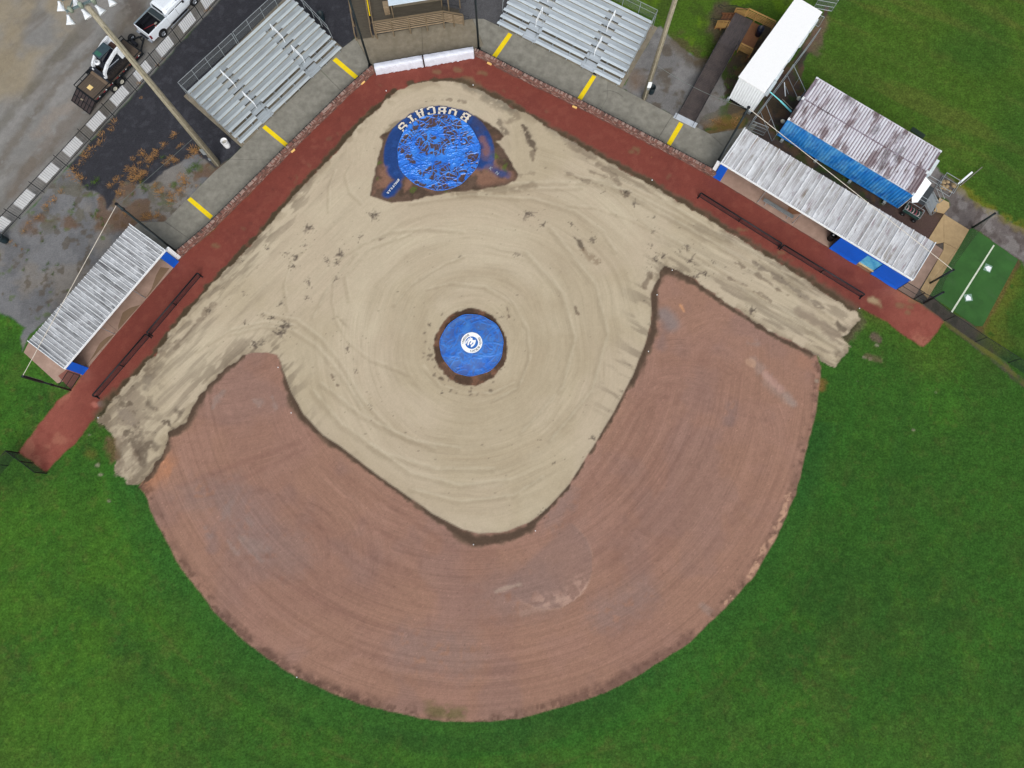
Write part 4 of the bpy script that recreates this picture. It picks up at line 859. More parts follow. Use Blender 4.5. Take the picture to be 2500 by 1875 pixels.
# ------------------------------------------------------------------ bleachers
def bleacher(p0, p1, label, mat, foot):
    a = G(p0[0], p0[1], .43); b = G(p1[0], p1[1], .43); T = frame((a.x, a.y), (b.x, b.y)); L_ = (b-a).length
    T = T @ Matrix.Translation((0, .12, 0))
    rt = thing('bleacher', label, 'bleachers', tuple(T.translation), fang(T), 'aluminium bleachers behind home plate')
    k_ = L_/13.0; secs = [(0, 2.72*k_), (4.1*k_, 8.9*k_), (10.28*k_, L_)]; ais = [(2.72*k_, 4.1*k_), (8.9*k_, 10.28*k_)]
    run = .605; rise = .212
    for r_ in range(10):
        z = .43+r_*rise; y = r_*run
        for (xa, xb) in (secs if r_ < 9 else [(0, L_)]):
            mb = MB(T)
            for s_ in range(2): mb.box(xa+.01, xb-.01, y-.12+s_*.125, y-.005+s_*.125, z-.05, z)
            mb.box(xa, xa+.014, y-.125, y+.125, z-.055, z+.004); mb.box(xb-.014, xb, y-.125, y+.125, z-.055, z+.004)
            mb.build('seat_plank', mat, rt)
        if r_ > 0:
            zf = z-.34; wd = .27 if r_ < 3 else .50; e_ = .14 if r_ < 3 else .0
            mb = MB(T)
            n = 2 if r_ < 3 else 3
            for s_ in range(n): mb.box(.02, L_-.02, y-e_-wd+s_*wd/n+.003, y-e_-wd+(s_+1)*wd/n-.003, zf-.04, zf)
            mb.build('foot_plank', foot, rt)
            for (xa, xb) in ais:
                MB(T).box(xa+.0, xb-.0, y-.145, y+.13+(0 if r_ > 2 else .06), zf-.03, zf+.002).build('aisle_step', foot, rt)
            if r_ >= 3: MB(T).box(.02, L_-.02, y+.012, y+.03, zf-.02, zf+.11).build('riser_board', riserm, rt)
        else:
            for (xa, xb) in ais: MB(T).box(xa, xb, y-.1, y+.2, z-.2, z-.16).build('aisle_step', foot, rt)
    # under-structure
    nb = 8
    for k in range(nb):
        x = .25+k*(L_-.5)/(nb-1); mb = MB(T)
        mb.bar((x, -.1, .12), (x, 5.6, 2.0), .06, .08)
        for r_ in range(0, 10, 1):
            y = r_*run; z = .43+r_*rise; mb.bar((x, y, max(.06, z-.36)), (x, y, z-.05), .05, .05)
            mb.bar((x, y-.1, z-.38+.0), (x, y+.1, z-.38), .05, .05)
        mb.bar((x, 3, .06), (x, 3, 1.2), .06, .06).bar((x, 5.5, .06), (x, 5.5, 2.0), .06, .06).bar((x, -.08, .06), (x, 5.6, .06), .06, .06)
        mb.build('support_frame', galv, rt)
    # rails
    zt = 3.65; yb = 5.72; xg = 6.26
    for xa, xb in ((-.1, xg-.08), (xg+.08, L_+.1)):
        mb = MB(T); mb.path([(xa, yb, 1.2), (xa, yb, zt), (xb, yb, zt), (xb, yb, 1.2)], .024)
        mb.tube((xa, yb, 3.1), (xb, yb, 3.1), .015); mb.build('back_rail', galv, rt)
        n = 4
        for i in range(1, n): MB(T).tube((xa+(xb-xa)*i/n, yb, 1.2), (xa+(xb-xa)*i/n, yb, zt), .022).build('rail_post', galv, rt)
    mbn = MB(T).add([(-.1, yb, 2.4), (L_+.1, yb, 2.4), (L_+.1, yb, zt), (-.1, yb, zt)], [(0, 1, 2, 3)]).build('back_mesh', netg, rt)
    for x in (-.12, L_+.12):
        mb = MB(T); pts = [(x, yb, zt), (x, 5.1, 3.55), (x, 1.3, 2.05), (x, 1.1, .5)]
        mb.path(pts, .024); mb.path([(x, yb, zt-.5), (x, 5.1, 3.05), (x, 1.3, 1.55)], .018)
        for y, z in ((5.1, 3.55), (4.1, 3.15), (3.1, 2.76), (2.2, 2.4)): mb.tube((x, y, z), (x, y, z-1.3), .02)
        mb.build('side_rail', galv, rt)
    for (xa, xb) in ais:
        xm = (xa+xb)/2
        for r0, r1 in ((2, 4), (5.6, 7.8)):
            mb = MB(T); y0_ = r0*run; y1_ = r1*run; z0_ = .43+r0*rise; z1_ = .43+r1*rise
            mb.path([(xm, y0_, z0_-.3), (xm, y0_, z0_+.55), (xm, y1_, z1_+.55), (xm, y1_, z1_-.3)], .03); mb.tube((xm, y0_, z0_+.2), (xm, y1_, z1_+.2), .022)
            mb.build('aisle_handrail', white, rt)
    return rt
bleacher((588,350), (834,116.4), 'left bleachers beside the dark gravel bed', alu, aluf)
bleacher((1213,56), (1512.6,207), 'right bleachers in front of the grass strip', aluR, aluRf)

# ------------------------------------------------------------------ dugouts
ribmat = solid('rib_white', C(242, 246, 250), .4, .1, .07, 3, dirt=C(170, 164, 156), dirtamt=.35)  # cleaner than the stained pans; whiteness also stands in for relief shading
def roof_sheets(T, L_, y0_, y1_, z0_, z1_, ribs, mat, parent, major=3, sheet=3):
    """ribbed sheets, each its own part; ribs run down the fall"""
    sp = L_/ribs
    for k in range(0, ribs, sheet):
        mb = MB(T); n = min(sheet, ribs-k)
        for i in range(n):
            xa = (k+i)*sp; mj = (k+i) % major == 0
            h = (.055 if major == 1 else .075) if mj else .03; w_ = .038 if major == 1 else (.055 if mj else .022)
            prof = [(xa, 0), (xa+sp*.5-w_, 0), (xa+sp*.5-w_*.5, h), (xa+sp*.5+w_*.5, h), (xa+sp*.5+w_, 0), (xa+sp-(.004 if i == n-1 else 0), 0)]
            vs = []
            for x, z in prof: vs += [(x, y0_, z0_+z), (x, y1_, z1_+z)]
            m = len(prof); mb.add(vs, [(2*j, 2*j+2, 2*j+3, 2*j+1) for j in range(m-1)])
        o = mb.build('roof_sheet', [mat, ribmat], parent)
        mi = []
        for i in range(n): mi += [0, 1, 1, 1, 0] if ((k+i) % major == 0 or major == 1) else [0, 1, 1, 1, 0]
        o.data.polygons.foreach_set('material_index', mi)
def dugout(f0, f1, label, mroof, panels, ribs, posts, depth=4.0, name='dugout', major=3):
    a = G(*f0); b = G(*f1); T = frame(a, b); L_ = (b-a).length
    rt = thing(name, label, 'dugout', tuple(a), fang(T), 'dugouts beside the red track')
    zf = 2.42; zb = 2.30
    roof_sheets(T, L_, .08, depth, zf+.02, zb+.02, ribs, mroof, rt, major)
    MB(T).box(-.0, L_, .02, .075, zf-.14, zf+.06).build('gutter', white, rt)
    MB(T).box(-.06, -.003, .02, depth, zb-.1, zf+.07).build('roof_trim', white, rt); MB(T).box(L_+.003, L_+.06, .02, depth, zb-.1, zf+.07).build('roof_trim', white, rt)
    MB(T).box(.1, L_-.1, depth-.35, depth-.2, 0, zb-.05).build('back_wall', solid('dugout_wall', C(120, 112, 104)), rt)
    for x in (.02, L_-.14): MB(T).box(x, x+.12, .35, depth-.36, 0, zb-.05).build('end_wall', white, rt)
    n = int(L_/.8)
    for k in range(n+1): MB(T).bar((L_*k/n if 0 < k < n else (.1 if k == 0 else L_-.1), .1, zf-.07), (L_*k/n if 0 < k < n else (.1 if k == 0 else L_-.1), depth-.05, zb-.07), .05, .12).build('rafter', solid('rafter_wood', C(120, 100, 76)), rt)
    MB(T).box(.3, L_-.3, depth-.95, depth-.55, .40, .45).build('bench_seat', solid('bench_wood', C(110, 100, 88)), rt)
    for x in posts: MB(T).tube((x, .14, .05), (x, .14, zf-.14), .035).build('post', galv, rt)
    for xa, xb in panels:
        mb = MB(T); n = max(2, int((xb-xa)/.5)); vs = []
        for i in range(n+1):
            x = xa+(xb-xa)*i/n; w_ = .03*math.sin(i*1.3)
            vs += [(x, .02, zf-.16), (x, .0, 1.2), (x, -.02+w_*.5, .35), (x, -.09+w_, .08), (x, .04, .03)]
        fs = [(i*5+j, (i+1)*5+j, (i+1)*5+j+1, i*5+j+1) for i in range(n) for j in range(4)]
        fs += [(i*5, i*5+4, (i+1)*5+4, (i+1)*5)[::1] for i in range(0)]
        mb.add(vs, [f[::-1] for f in fs])
        mb.box(xa, xb, .045, .12, .03, zf-.16)
        mb.build('front_panel', bluep, rt)
    return rt, T, L_
roofL = streaked('left_roof', C(184, 188, 192), [(C(140, 142, 144), .8, 1.0, .42, .60, 3.2, .28), (C(84, 86, 88), .85, 1.0, .52, .63, 3.2, .22), (C(214, 218, 222), .7, 1.4, .52, .64, 1.2, .6), (C(110, 88, 94), .6, 1.8, .60, .68, 3.2, .8)], R(54.4), .45, .1)
roofR = streaked('right_roof', C(200, 202, 206), [(C(160, 158, 158), .7, 1.0, .44, .62, 3.4, .26), (C(120, 106, 82), .75, .8, .55, .64, 2.2, .22), (C(230, 234, 238), .7, 1.2, .50, .62, 1.4, .5), (C(136, 114, 124), .7, 1.2, .57, .66, 2.6, .5), (C(84, 76, 62), .6, 1.0, .62, .69, 3, .22)], R(-34.5), .45, .1)
rt, TL, LL = dugout((202,915), (437,638), 'short dugout with ribbed grey roof on the left', roofL, [(0, .72), (11.55, 12.25)], 34, [4.2, 8.1], major=1)
MB(TL).box(LL+.02, LL+.42, .12, .26, 0, 2.15).build('end_wing', white, rt)
rt2, TR, LR = dugout((1741,432), (2189,707), 'long dugout with stained ribbed roof on the right', roofR, [(0.02, .72), (11.72, 14.36), (15.78, 18.28)], 51, [4.45, 7.95], major=3)
MB(TR).box(-.40, -.07, .12, .24, 0, 2.15).build('end_wing', white, rt2)
lb = streaked('window_sheet', C(60, 150, 200), [(C(110, 196, 226), .8, 1.0, .42, .62, 1, 1), (C(30, 130, 196), .8, 2.0, .5, .64, 1, 1)], 0, .35)
MB(TR).box(14.38, 15.76, .06, .11, .55, 2.05).build('light_blue_window', lb, rt2); MB(TR).box(14.38, 15.76, .045, .12, 2.055, 2.26).build('window_header', bluep, rt2)
MB(TR).box(14.36, 15.8, -.06, .1, .46, .54).build('window_ledge', solid('ledge', C(190, 170, 130)), rt2); MB(TR).box(14.38, 15.76, .02, .1, .04, .455).build('kick_board', solid('kick', C(140, 108, 80)), rt2)
for s in ((rt2, TR, 17.75),): pass
# floors
fl1 = slab('left_dugout_floor', [[(200.5,915.5),(288,809.5),(218,752),(70,838),(59,861),(141,936)], [(288.5,809),(357.5,729.5),(290,672),(218.5,751.5)], [(358,729),(437,637.5),(370,585),(290.5,671.5)]], floorm, .055)
wetm = solid('wet_silt', C(124, 102, 82), .6, 0, .1, 1)
for P_ in ([(415,655),(393,653),(382,672),(376,690),(371,705),(357.5,726.5),(362,724)], [(352,735),(342,745),(318,752),(300,764),(295,780),(290,795),(289,806)], [(281,816),(262,824),(245,838),(230,865),(222,878),(213,890)], [(198,914),(180,890),(160,905),(143,918),(160,937),(175,951)]):
    MB().prism(GG(P_), .0555, .0605).build('silt_patch', wetm if P_[0][0] != 198 else solid('red_silt', C(128, 82, 72)), fl1)
fl2 = slab('right_dugout_floor', [[(1744,434),(1757,442.5),(1846,496),(1905,405),(1800,345)], [(1846.5,496.3),(1936,552.5),(1995,460),(1905.5,405.3)], [(1936.5,552.8),(2025,605.5),(2085,515),(1995.5,460.3)], [(2025.5,605.8),(2189,706),(2229,730),(2302,611),(2281,596.5),(2085.5,515.3)]], floorm, .055)
MB().prism(GG([(1925,505),(1938,510),(1955,522),(1935,524),(1922,515)]), .0555, .0605).build('silt_patch', solid('brown_silt', C(136, 98, 74)), fl2)
tp = slab('tan_pad', [[(2304,523.5),(2365,561.5),(2338,609),(2304,592)], [(2303.5,523.8),(2303.5,592),(2283,596),(2267,582.5)], [(2303.5,593),(2337.5,609.6),(2264,729),(2246,709),(2302.6,611)]], tan, .058)
tp2 = slab('upper_tan_pad', [[(2293,483.5),(2316,495),(2317,507),(2304,522),(2279.5,516)]], tan, .06)
MB().prism(GG([(2308,528),(2318,533),(2334,545),(2325,545),(2312,538)]), .0, .03).build('stepping_stones', solid('stone', C(140, 134, 120)), tp)
# bench in the mouth of the right dugout
bn_ = thing('bench', 'grey metal bench at the front edge of right dugout', 'bench', tuple(TR @ Vector((4.7, .3, 0))), fang(TR))
MB(TR).box(4.75, 7.7, .36, .62, .41, .45).build('seat', solid('bench_grey', C(132, 138, 140), .5, .3), bn_)
MB(TR).box(4.75, 7.7, .30, .34, .39, .44).build('seat_edge', galv, bn_)
for x in (5.1, 7.3):
    MB(TR).path([(x, .18, .06), (x, .34, .38), (x, .6, .38), (x, .72, .06)], .025).build('leg', galv, bn_)
bag = thing('waste_bin', 'black bin beside the blue panel in right dugout', 'bin', tuple(TR @ Vector((11.35, .75, .05))))
c = TR @ Vector((11.35, .75, .055)); MB().lathe([(0.001, 0), (.26, 0), (.3, .8), (.32, .82), (.32, .88), (.28, .9), (.25, .55), (.001, .5)], 16, c).build('body', rubber, bag, True)
MB().ball((c.x-.05, c.y, c.z+.84), .09, 6, (1, 1, .4)).build('crumpled_cup', white, bag, True)

# ------------------------------------------------------------------ poles, cables
def pole(name, base, ztop, r0, r1, mat, label, cat='pole', group=None, top=None, n=12, zb=0):
    b = G(*base); rt = thing(name, label, cat, (b.x, b.y, 0), 0, group)
    MB().tube((b.x, b.y, -.2), (b.x, b.y, ztop), r0, n, r1).build('shaft', mat, rt, True)
    return rt, b
wl = streaked('old_pole_wood', C(158, 152, 134), [(C(104, 100, 80), .7, 3, .42, .62, 5, 5), (C(172, 164, 144), .7, 5, .5, .66, 6, 6)], 0, .85)
NG = 'tall black netting poles around home plate'
for base, zt, lab in (((903.5,161), 11.5, 'tall black net pole left of home plate pads'), ((1169,120.5), 11.5, 'tall black net pole right of home plate pads'),
                      ((429,614), 9.32, 'tall black net pole at the left dugout'), ((1743,410.5), 9.35, 'tall black net pole at the right dugout')):
    rt, b = pole('net_pole', base, zt, .10, .085, blackp, lab, 'net pole', NG)
    MB().tube((b.x, b.y, zt), (b.x, b.y, zt+.08), .13).build('cap', black, rt); MB().lathe([(.13, .3), (.15, .32), (.15, .42), (.13, .44)], 10, (b.x, b.y, zt-1.2)).build('clamp', black, rt)
    MB().box(b.x-.16, b.x+.16, b.y-.16, b.y+.16, .05, .09).build('base_plate', black, rt)
T_A = G(429,614); T_B = G(172.5,953); T_C = G(1743,410.5); T_D = G(2270,691.5)
rt, b = pole('net_pole', (172.5,953), 5.95, .075, .07, blackp, 'black net pole at the outfield end of left dugout', 'net pole'); MB().tube((b.x, b.y, 2.3), (b.x, b.y, 2.6), .11).build('clamp', black, rt); MB().tube((b.x, b.y, 3.6), (b.x, b.y, 5.9), .12).build('net_sleeve', black, rt)
for base, zt, lab in (((2270,691.5), 3.3, 'black cage post between the tan pad and green turf'), ((2374,556), 2.9, 'black cage post at the upper corner of the tan pad'), ((2256,738.5), 2.75, 'black cage post near the gate of right dugout')):
    rt, b = pole('cage_post', base, zt, .09, .085, blackp, lab, 'post', 'black batting cage posts'); MB().tube((b.x, b.y, zt), (b.x, b.y, zt+.05), .11).build('cap', black, rt)
def cable(pts, r, mat, label, sag=.0, name='cable'):
    mb = MB(); out = []
    for a, b in zip(pts[:-1], pts[1:]):
        a = Vector(a); b = Vector(b)
        for k in range(12): t = k/12; p = a.lerp(b, t); p.z -= sag*4*t*(1-t); out.append(p)
    out.append(Vector(pts[-1])); mb.path(out, r, 5); o = mb.build(name, mat); tag(o, label, 'cable'); return o
ropem = solid('rope', C(206, 200, 188), .7)
cable([(T_A.x, T_A.y, 9.3), (T_B.x, T_B.y, 5.9)], .022, ropem, 'pale guy cable strung over the left dugout roof', .0)
cable([(T_C.x, T_C.y, 9.3), (T_D.x, T_D.y, 3.25)], .024, ropem, 'pale guy cable strung over the right dugout roof', .0)
gl = solid('wire_grey', C(130, 140, 136), .6)
cable([tuple(G(519,372)+Vector((0, 0, 3.0))), (T_A.x, T_A.y, 9.2)], .015, gl, 'thin grey wire from left light pole to black net pole')
cable([tuple(G(1573,242)+Vector((0, 0, 5.0))), (T_C.x, T_C.y, 9.2)], .015, gl, 'thin grey wire from right light pole over the ramp', .5)

# light poles
rt, b = pole('light_pole', (531,400), 19.6, .30, .17, wl, 'left wooden light pole with white floodlights', 'light pole', 'wooden light poles')
lt = solid('transformer_grey', C(140, 152, 138), .6)
MB().box(b.x-.28, b.x+.02, b.y-.36, b.y-.26, 2.2, 3.0).build('meter_box', galv, rt); MB().box(b.x-.2, b.x, b.y-.36, b.y-.28, 1.2, 1.5).build('switch_box', galv, rt)
MB().path([(b.x+.15, b.y-.27, .1), (b.x+.14, b.y-.24, 9), (b.x+.1, b.y-.2, 18)], .03).build('conduit', solid('pale_conduit', C(176, 168, 146)), rt)
PT = Vector((b.x, b.y, 0))
def fixture(px, py, z, az, parent, name='floodlight', r=.28):
    c = G(px, py, z); d = Vector((math.cos(az)*.72, math.sin(az)*.72, -.55)).normalized()
    mb = MB(); q = d.to_track_quat('Z', 'Y').to_matrix().to_4x4(); mb.T = Matrix.Translation(c) @ q
    mb.lathe([(.001, -.26), (.09, -.26), (.11, -.08), (.15, 0), (.23, .18), (r, .3), (r-.02, .31), (.16, .1), (.001, .05)], 14)
    o = mb.build(name, solid('lamp_white', C(236, 242, 248), .35), parent, True)
    mb = MB(); mb.tube(c-d*.3, c-d*.3+Vector((0, .12, .35)), .025).tube(c-d*.3+Vector((0, .12, .35)), c-d*.55+Vector((0, .2, .4)), .02); mb.build('lamp_bracket', galv, o)
    return o
a1 = G(162, 28, 18.3); a2 = G(262, -16, 18.3)
cb_ = solid('arm_steel', C(112, 130, 132), .5, .3)
MB().bar(a1, a2, .12, .12).build('crossarm', cb_, rt)
a3 = G(150, 0, 17.2); a4 = G(262, -50, 17.2); MB().bar(a3, a4, .12, .12).build('crossarm', cb_, rt)
MB().bar(G(168, 26, 18.3), G(180, -4, 17.2), .06, .06).bar(G(236, -4, 18.3), G(230, -28, 17.2), .06, .06).build('arm_brace', cb_, rt)
for (px, py, z) in ((172, 23, 18.4), (197, 12, 18.4), (228, 2, 18.4), (258, -11, 18.4)):
    c = G(px, py, z); MB().lathe([(.001, -.2), (.13, -.19), (.14, .16), (.11, .2), (.001, .21)], 12, c).build('ballast_can', lt, rt, True)
for (px, py, z, az) in ((147, 14, 17.9, -1.5), (169, 47, 17.8, -1.45), (208, 32, 17.8, -.9), (242, 22, 17.8, -.75), (184, 3, 17.6, -1.3), (269, 1, 17.8, -1.0), (270, -40, 17, -.8)):
    fixture(px, py, z, az, rt)
rt, b = pole('light_pole', (1573,240), 20, .24, .16, wl, 'right wooden light pole beside the gravel patch', 'light pole', 'wooden light poles')
MB().box(b.x-.16, b.x+.16, b.y-.36, b.y-.25, 2.1, 2.8).build('meter_box', white, rt); MB().box(b.x-.1, b.x+.1, b.y-.34, b.y-.24, 1.75, 2.05).build('switch_box', galv, rt)
MB().path([(b.x-.05, b.y-.25, .1), (b.x-.05, b.y-.2, 14), (b.x, b.y-.18, 18)], .03).build('conduit', solid('pale_conduit', C(176, 168, 146)), rt)

# ------------------------------------------------------------------ protective rail screens in front of the dugouts
def screen(p0, p1, h, label, mid=1):
    a = G(*p0); b = G(*p1); T = frame(a, b); L_ = (b-a).length
    rt = thing('rail_screen', label, 'screen', tuple(a), fang(T), 'low black rail screens along the red track')
    MB(T).path([(0, 0, .02), (0, 0, h-.08), (.08, 0, h), (L_-.08, 0, h), (L_, 0, h-.08), (L_, 0, .02)], .062, 8).build('top_rail', black, rt, True)
    MB(T).tube((0, 0, .05), (L_, 0, .05), .03).build('bottom_rail', black, rt)
    for k in range(1, mid+1): MB(T).tube((L_*k/(mid+1), 0, 0), (L_*k/(mid+1), 0, h), .055).build('post', black, rt)
    MB(T).add([(.03, 0, .06), (L_-.03, 0, .06), (L_-.03, 0, h-.04), (.03, 0, h-.04)], [(0, 1, 2, 3)]).build('mesh', netd, rt)
    for x in (0, L_): MB(T).box(x-.05, x+.05, -.22, .22, .0, .04).build('foot', black, rt)
screen((238.6,970), (366,822), .82, 'low black rail screen nearest outfield on the left'); screen((369,818), (491,674), .78, 'low black rail screen beside the middle of left dugout')
screen((1706,480), (1902,603), .74, 'low black rail screen nearest home on the right'); screen((1906,606), (2101,725.6), .77, 'low black rail screen nearest outfield on the right')

# ------------------------------------------------------------------ fences
def mesh_fence(feet, h, label, mat, net, group=None, name='chain_link_fence', rails=(1.0,), top=True, r=.025, skip=()):
    pts = [G(*p) for p in feet]; rt = thing(name, label, 'fence', tuple(pts[0]), 0, group)
    for i, p in enumerate(pts):
        if i not in skip: MB().tube(p, p+Vector((0, 0, h)), r*1.3).build('post', mat, rt)
    for a, b in zip(pts[:-1], pts[1:]):
        for f in rails: MB().tube(a+Vector((0, 0, h*f)), b+Vector((0, 0, h*f)), r).build('rail', mat, rt)
        MB().add([a, b, b+Vector((0, 0, h)), a+Vector((0, 0, h))], [(0, 1, 2, 3)]).build('mesh', net, rt)
    return rt
mesh_fence([(47,1106),(81,1130.4),(115,1156)], 1.6, 'black chain link fence at the end of the left track', black, netting('dense_mesh', C(34, 44, 50), .62), r=.035)
mesh_fence([(47,1105),(20,1137),(-30,1195),(-80,1253)], 1.6, 'black chain link fence leaving the frame at far left', black, netm)
mesh_fence([(2254,742),(2305.6,783),(2381,834.6),(2460.7,885.6),(2545,942),(2630,998)], 1.55, 'long black chain link fence below the green turf', black, netting('thin_mesh', C(30, 52, 50), .34), r=.022)
def gate(p0, p1, h, label, mat, bars=(1/3, 2/3), name='gate', horiz=False, net=None, group=None, cat='gate'):
    a = G(*p0); b = G(*p1); T = frame(a, b); L_ = (b-a).length; rt = thing(name, label, cat, tuple(a), fang(T), group)
    MB(T).path([(0, 0, .05), (0, 0, h), (L_, 0, h), (L_, 0, .05), (0, 0, .05)], .03).build('frame', mat, rt)
    for f in bars:
        if horiz: MB(T).tube((0, 0, h*f), (L_, 0, h*f), .022).build('bar', mat, rt)
        else: MB(T).tube((L_*f, 0, .05), (L_*f, 0, h), .022).build('bar', mat, rt)
    if net: MB(T).add([(0, 0, .05), (L_, 0, .05), (L_, 0, h), (0, 0, h)], [(0, 1, 2, 3)]).build('mesh', net, rt)
    return rt
gate((173,952.5), (196,917), 1.7, 'black gate at the outfield end of left dugout', black, (.5,), horiz=True, net=netm)
gate((2189,706), (2229,730.5), 1.75, 'black gate at the outfield end of right dugout', black, (.5,), horiz=True, net=netm)
gate((2229.5,731), (2250,741), 1.7, 'narrow black gate beside the cage post', black, (.4,), horiz=True, net=netm)

# iron picket fence with white banners
P0 = G(49,534); P1 = G(495,47); TF = frame(P0, P1); LF = (P1-P0).length; pitch = LF/8
rt = thing('picket_fence', 'long black iron picket fence along the gravel lot', 'fence', tuple(P0), fang(TF))
for k in range(-4, 12): MB(TF).box(k*pitch-.03, k*pitch+.03, -.03, .03, -.1, 2.02).build('post', black, rt)
for k in range(-4, 11):
    for z in (.28, 1.72): MB(TF).box(k*pitch+.04, (k+1)*pitch-.04, -.018, .018, z-.018, z+.018).build('rail', black, rt)
pk = None
for k in range(-4, 11):
    for i in range(1, 15):
        x = k*pitch+i*pitch/15
        if pk is None: pk = MB(TF).box(x-.007, x+.007, -.03, -.016, .1, 1.86).build('picket', black, rt); pkx = x
        else: share(pk, 'picket', rt, Matrix.Translation((x-pkx, 0, 0)))
bm_ = bpy.data.materials.new('banner_white'); bm_.use_nodes = True
_n = bm_.node_tree; _b = _n.nodes['Principled BSDF']; _b.inputs['Base Color'].default_value = (.93, .95, .97, 1); _b.inputs['Roughness'].default_value = .5
_t = _n.nodes.new('ShaderNodeBsdfTranslucent'); _t.inputs['Color'].default_value = (*C(240, 246, 252), 1); _a = _n.nodes.new('ShaderNodeAddShader')
_m = _n.nodes.new('ShaderNodeMixShader'); _m.inputs[0].default_value = .18; _n.links.new(_b.outputs[0], _m.inputs[1]); _n.links.new(_t.outputs[0], _m.inputs[2]); _n.links.new(_m.outputs[0], _n.nodes['Material Output'].inputs['Surface'])
for k in range(-1, 10):
    mb = MB(TF @ Matrix.Translation((k*pitch+.76, .04, 0))); n = 10; vs = []
    for i in range(n+1): vs += [(1.7*i/n, .012*math.sin(i*1.4+k), .45), (1.7*i/n, .012*math.sin(i*1.2+k*2), 1.66)]
    if k in (-1,) : pass
    mb.add(vs, [(2*i, 2*i+2, 2*i+3, 2*i+1) for i in range(n)])
    if k >= 0 or k == -1: mb.build('banner', bm_, rt)

# ------------------------------------------------------------------ bins and barrels
def bin_(px, py, label, r=.29, h=.85, mat=None, tilt=0, open_=True, cat='bin', name='trash_can'):
    c = G(px, py); rt = thing(name, label, cat, (c.x, c.y, 0)); m = mat or solid('bin_black', C(30, 44, 50), .5)
    MB().lathe([(.001, 0), (r*.85, 0), (r*.95, h*.1), (r, h*.5), (r*.98, h*.52), (r*1.02, h*.9), (r*1.06, h*.92), (r*1.06, h), (r*.94, h), (r*.8, h*.12), (.001, h*.1)], 20, c).build('body', m, rt, True)
    return rt
bin_(787, 48, 'black trash can beside the upper end of left bleachers'); bin_(1589, 226, 'black trash can behind the right light pole')
bin_(14, 588, 'black trash can at the left frame edge under the fence', .33, 1.0)
rb = bin_(556, 357, 'white barrel on dark gravel next to left bleachers', .29, .92, solid('barrel_white', C(226, 228, 230), .5), name='barrel', cat='barrel')
c = G(556, 357); MB().lathe([(.001, .6), (.26, .6)], 16, c).build('contents', solid('barrel_inside', C(180, 176, 164)), rb)

# ------------------------------------------------------------------ turf mat, batting practice plates
tm = streaked('green_turf', C(48, 94, 38), [(C(40, 80, 32), .7, .5, .42, .62, 1, 1), (C(60, 110, 48), .4, .8, .5, .65, 1, 1), (C(66, 96, 60), .5, .35, .55, .7, 2, .5)], R(50), .95)
turf = struct(MB().prism(GG([(2366,562),(2373,556.5),(2388,566),(2485,634),(2398,797),(2381,796),(2266,718)]), -.05, .045).build('turf_mat', tm))
MB().prism([G(p[0], p[1]) for p in [(2424.5,598),(2427.5,600),(2324,764.5),(2320,762.5)]], .046, .052).build('white_line', solid('line_white', C(206, 216, 196), .7), turf)
for (px, py, rz, lab) in ((2410.5, 655.5, .6, 'white home plate nearer the upper end of green turf'), (2362.5, 727, -.4, 'white home plate nearer the fence on green turf')):
    c = G(px, py); rt = thing('practice_plate', lab, 'home plate', (c.x, c.y, .045), rz+.5, 'white plates on the green turf')
    T = MW[rt.name]
    MB(T).prism([(-.3, -.32), (.36, -.32), (.36, .3), (-.3, .3)], .002, .008).build('pale_mat', solid('plate_border', C(120, 152, 134), .9), rt)  # mat border round the plate, a flat grey-green
    MB(T).prism([(-.21, -.25), (.21, -.25), (.23, .02), (0, .25), (-.23, .02)], .009, .035).build('plate', white, rt)

cn = thing('cage_net', 'thin grey green net hanging between the cage posts', 'net', tuple(G(2374,556)))
for (a, b, ha, hb) in (((2374,556), (2270,691.5), 2.7, 3.0), ((2270,691.5), (2256,738.5), 3.0, 2.6)):
    a = G(*a); b = G(*b); n = 10; vs = []
    for i in range(n+1):
        p = a.lerp(b, i/n); h_ = ha+(hb-ha)*i/n-.35*math.sin(PI*i/n); vs += [(p.x, p.y, .05), (p.x, p.y, h_)]
    MB().add(vs, [(2*i, 2*i+2, 2*i+3, 2*i+1) for i in range(n)]).build('net_sheet', netting('cage_netting', C(70, 78, 62), .38), cn)
# ------------------------------------------------------------------ shipping containers side by side
CF0 = G(1894,334); CF1 = G(2187,512); TC = frame(CF0, CF1)
croof = streaked('container_roof', C(168, 162, 176), [(C(120, 104, 110), .85, 1.0, .40, .58, 2.6, .25), (C(98, 76, 78), .85, .55, .49, .56, 1.5, .5), (C(206, 206, 216), .5, 2.2, .54, .64, 3.5, .35), (C(58, 48, 42), .85, .42, .57, .66, 1.2, .6)], R(-34.8), .5, .1)
crid = streaked('container_roof_ridge', C(226, 228, 236), [(C(190, 182, 190), .6, 1.1, .45, .62, 2.0, .4), (C(116, 94, 96), .8, .55, .51, .58, 1.5, .5), (C(70, 58, 50), .85, .42, .57, .66, 1.2, .6)], R(-34.8), .45, .1)  # less grimy, paler copy for raised faces; also paints in the ridge highlights
cblue = streaked('container_blue', C(32, 128, 208), [(C(88, 164, 220), .8, .7, .46, .60, 1.6, 1), (C(16, 92, 186), .6, 1.0, .5, .64, 2, 1), (C(140, 200, 236), .4, 1.6, .56, .66, 3, 1)], R(-34.8), .45)
cblue2 = streaked('container_blue_proud', C(54, 140, 214), [(C(110, 180, 228), .8, .7, .46, .60, 1.6, 1), (C(24, 96, 188), .7, 1.0, .5, .64, 2, 1)], R(-34.8), .45)  # weathered lighter on the outward folds, which also paints in their relief shading
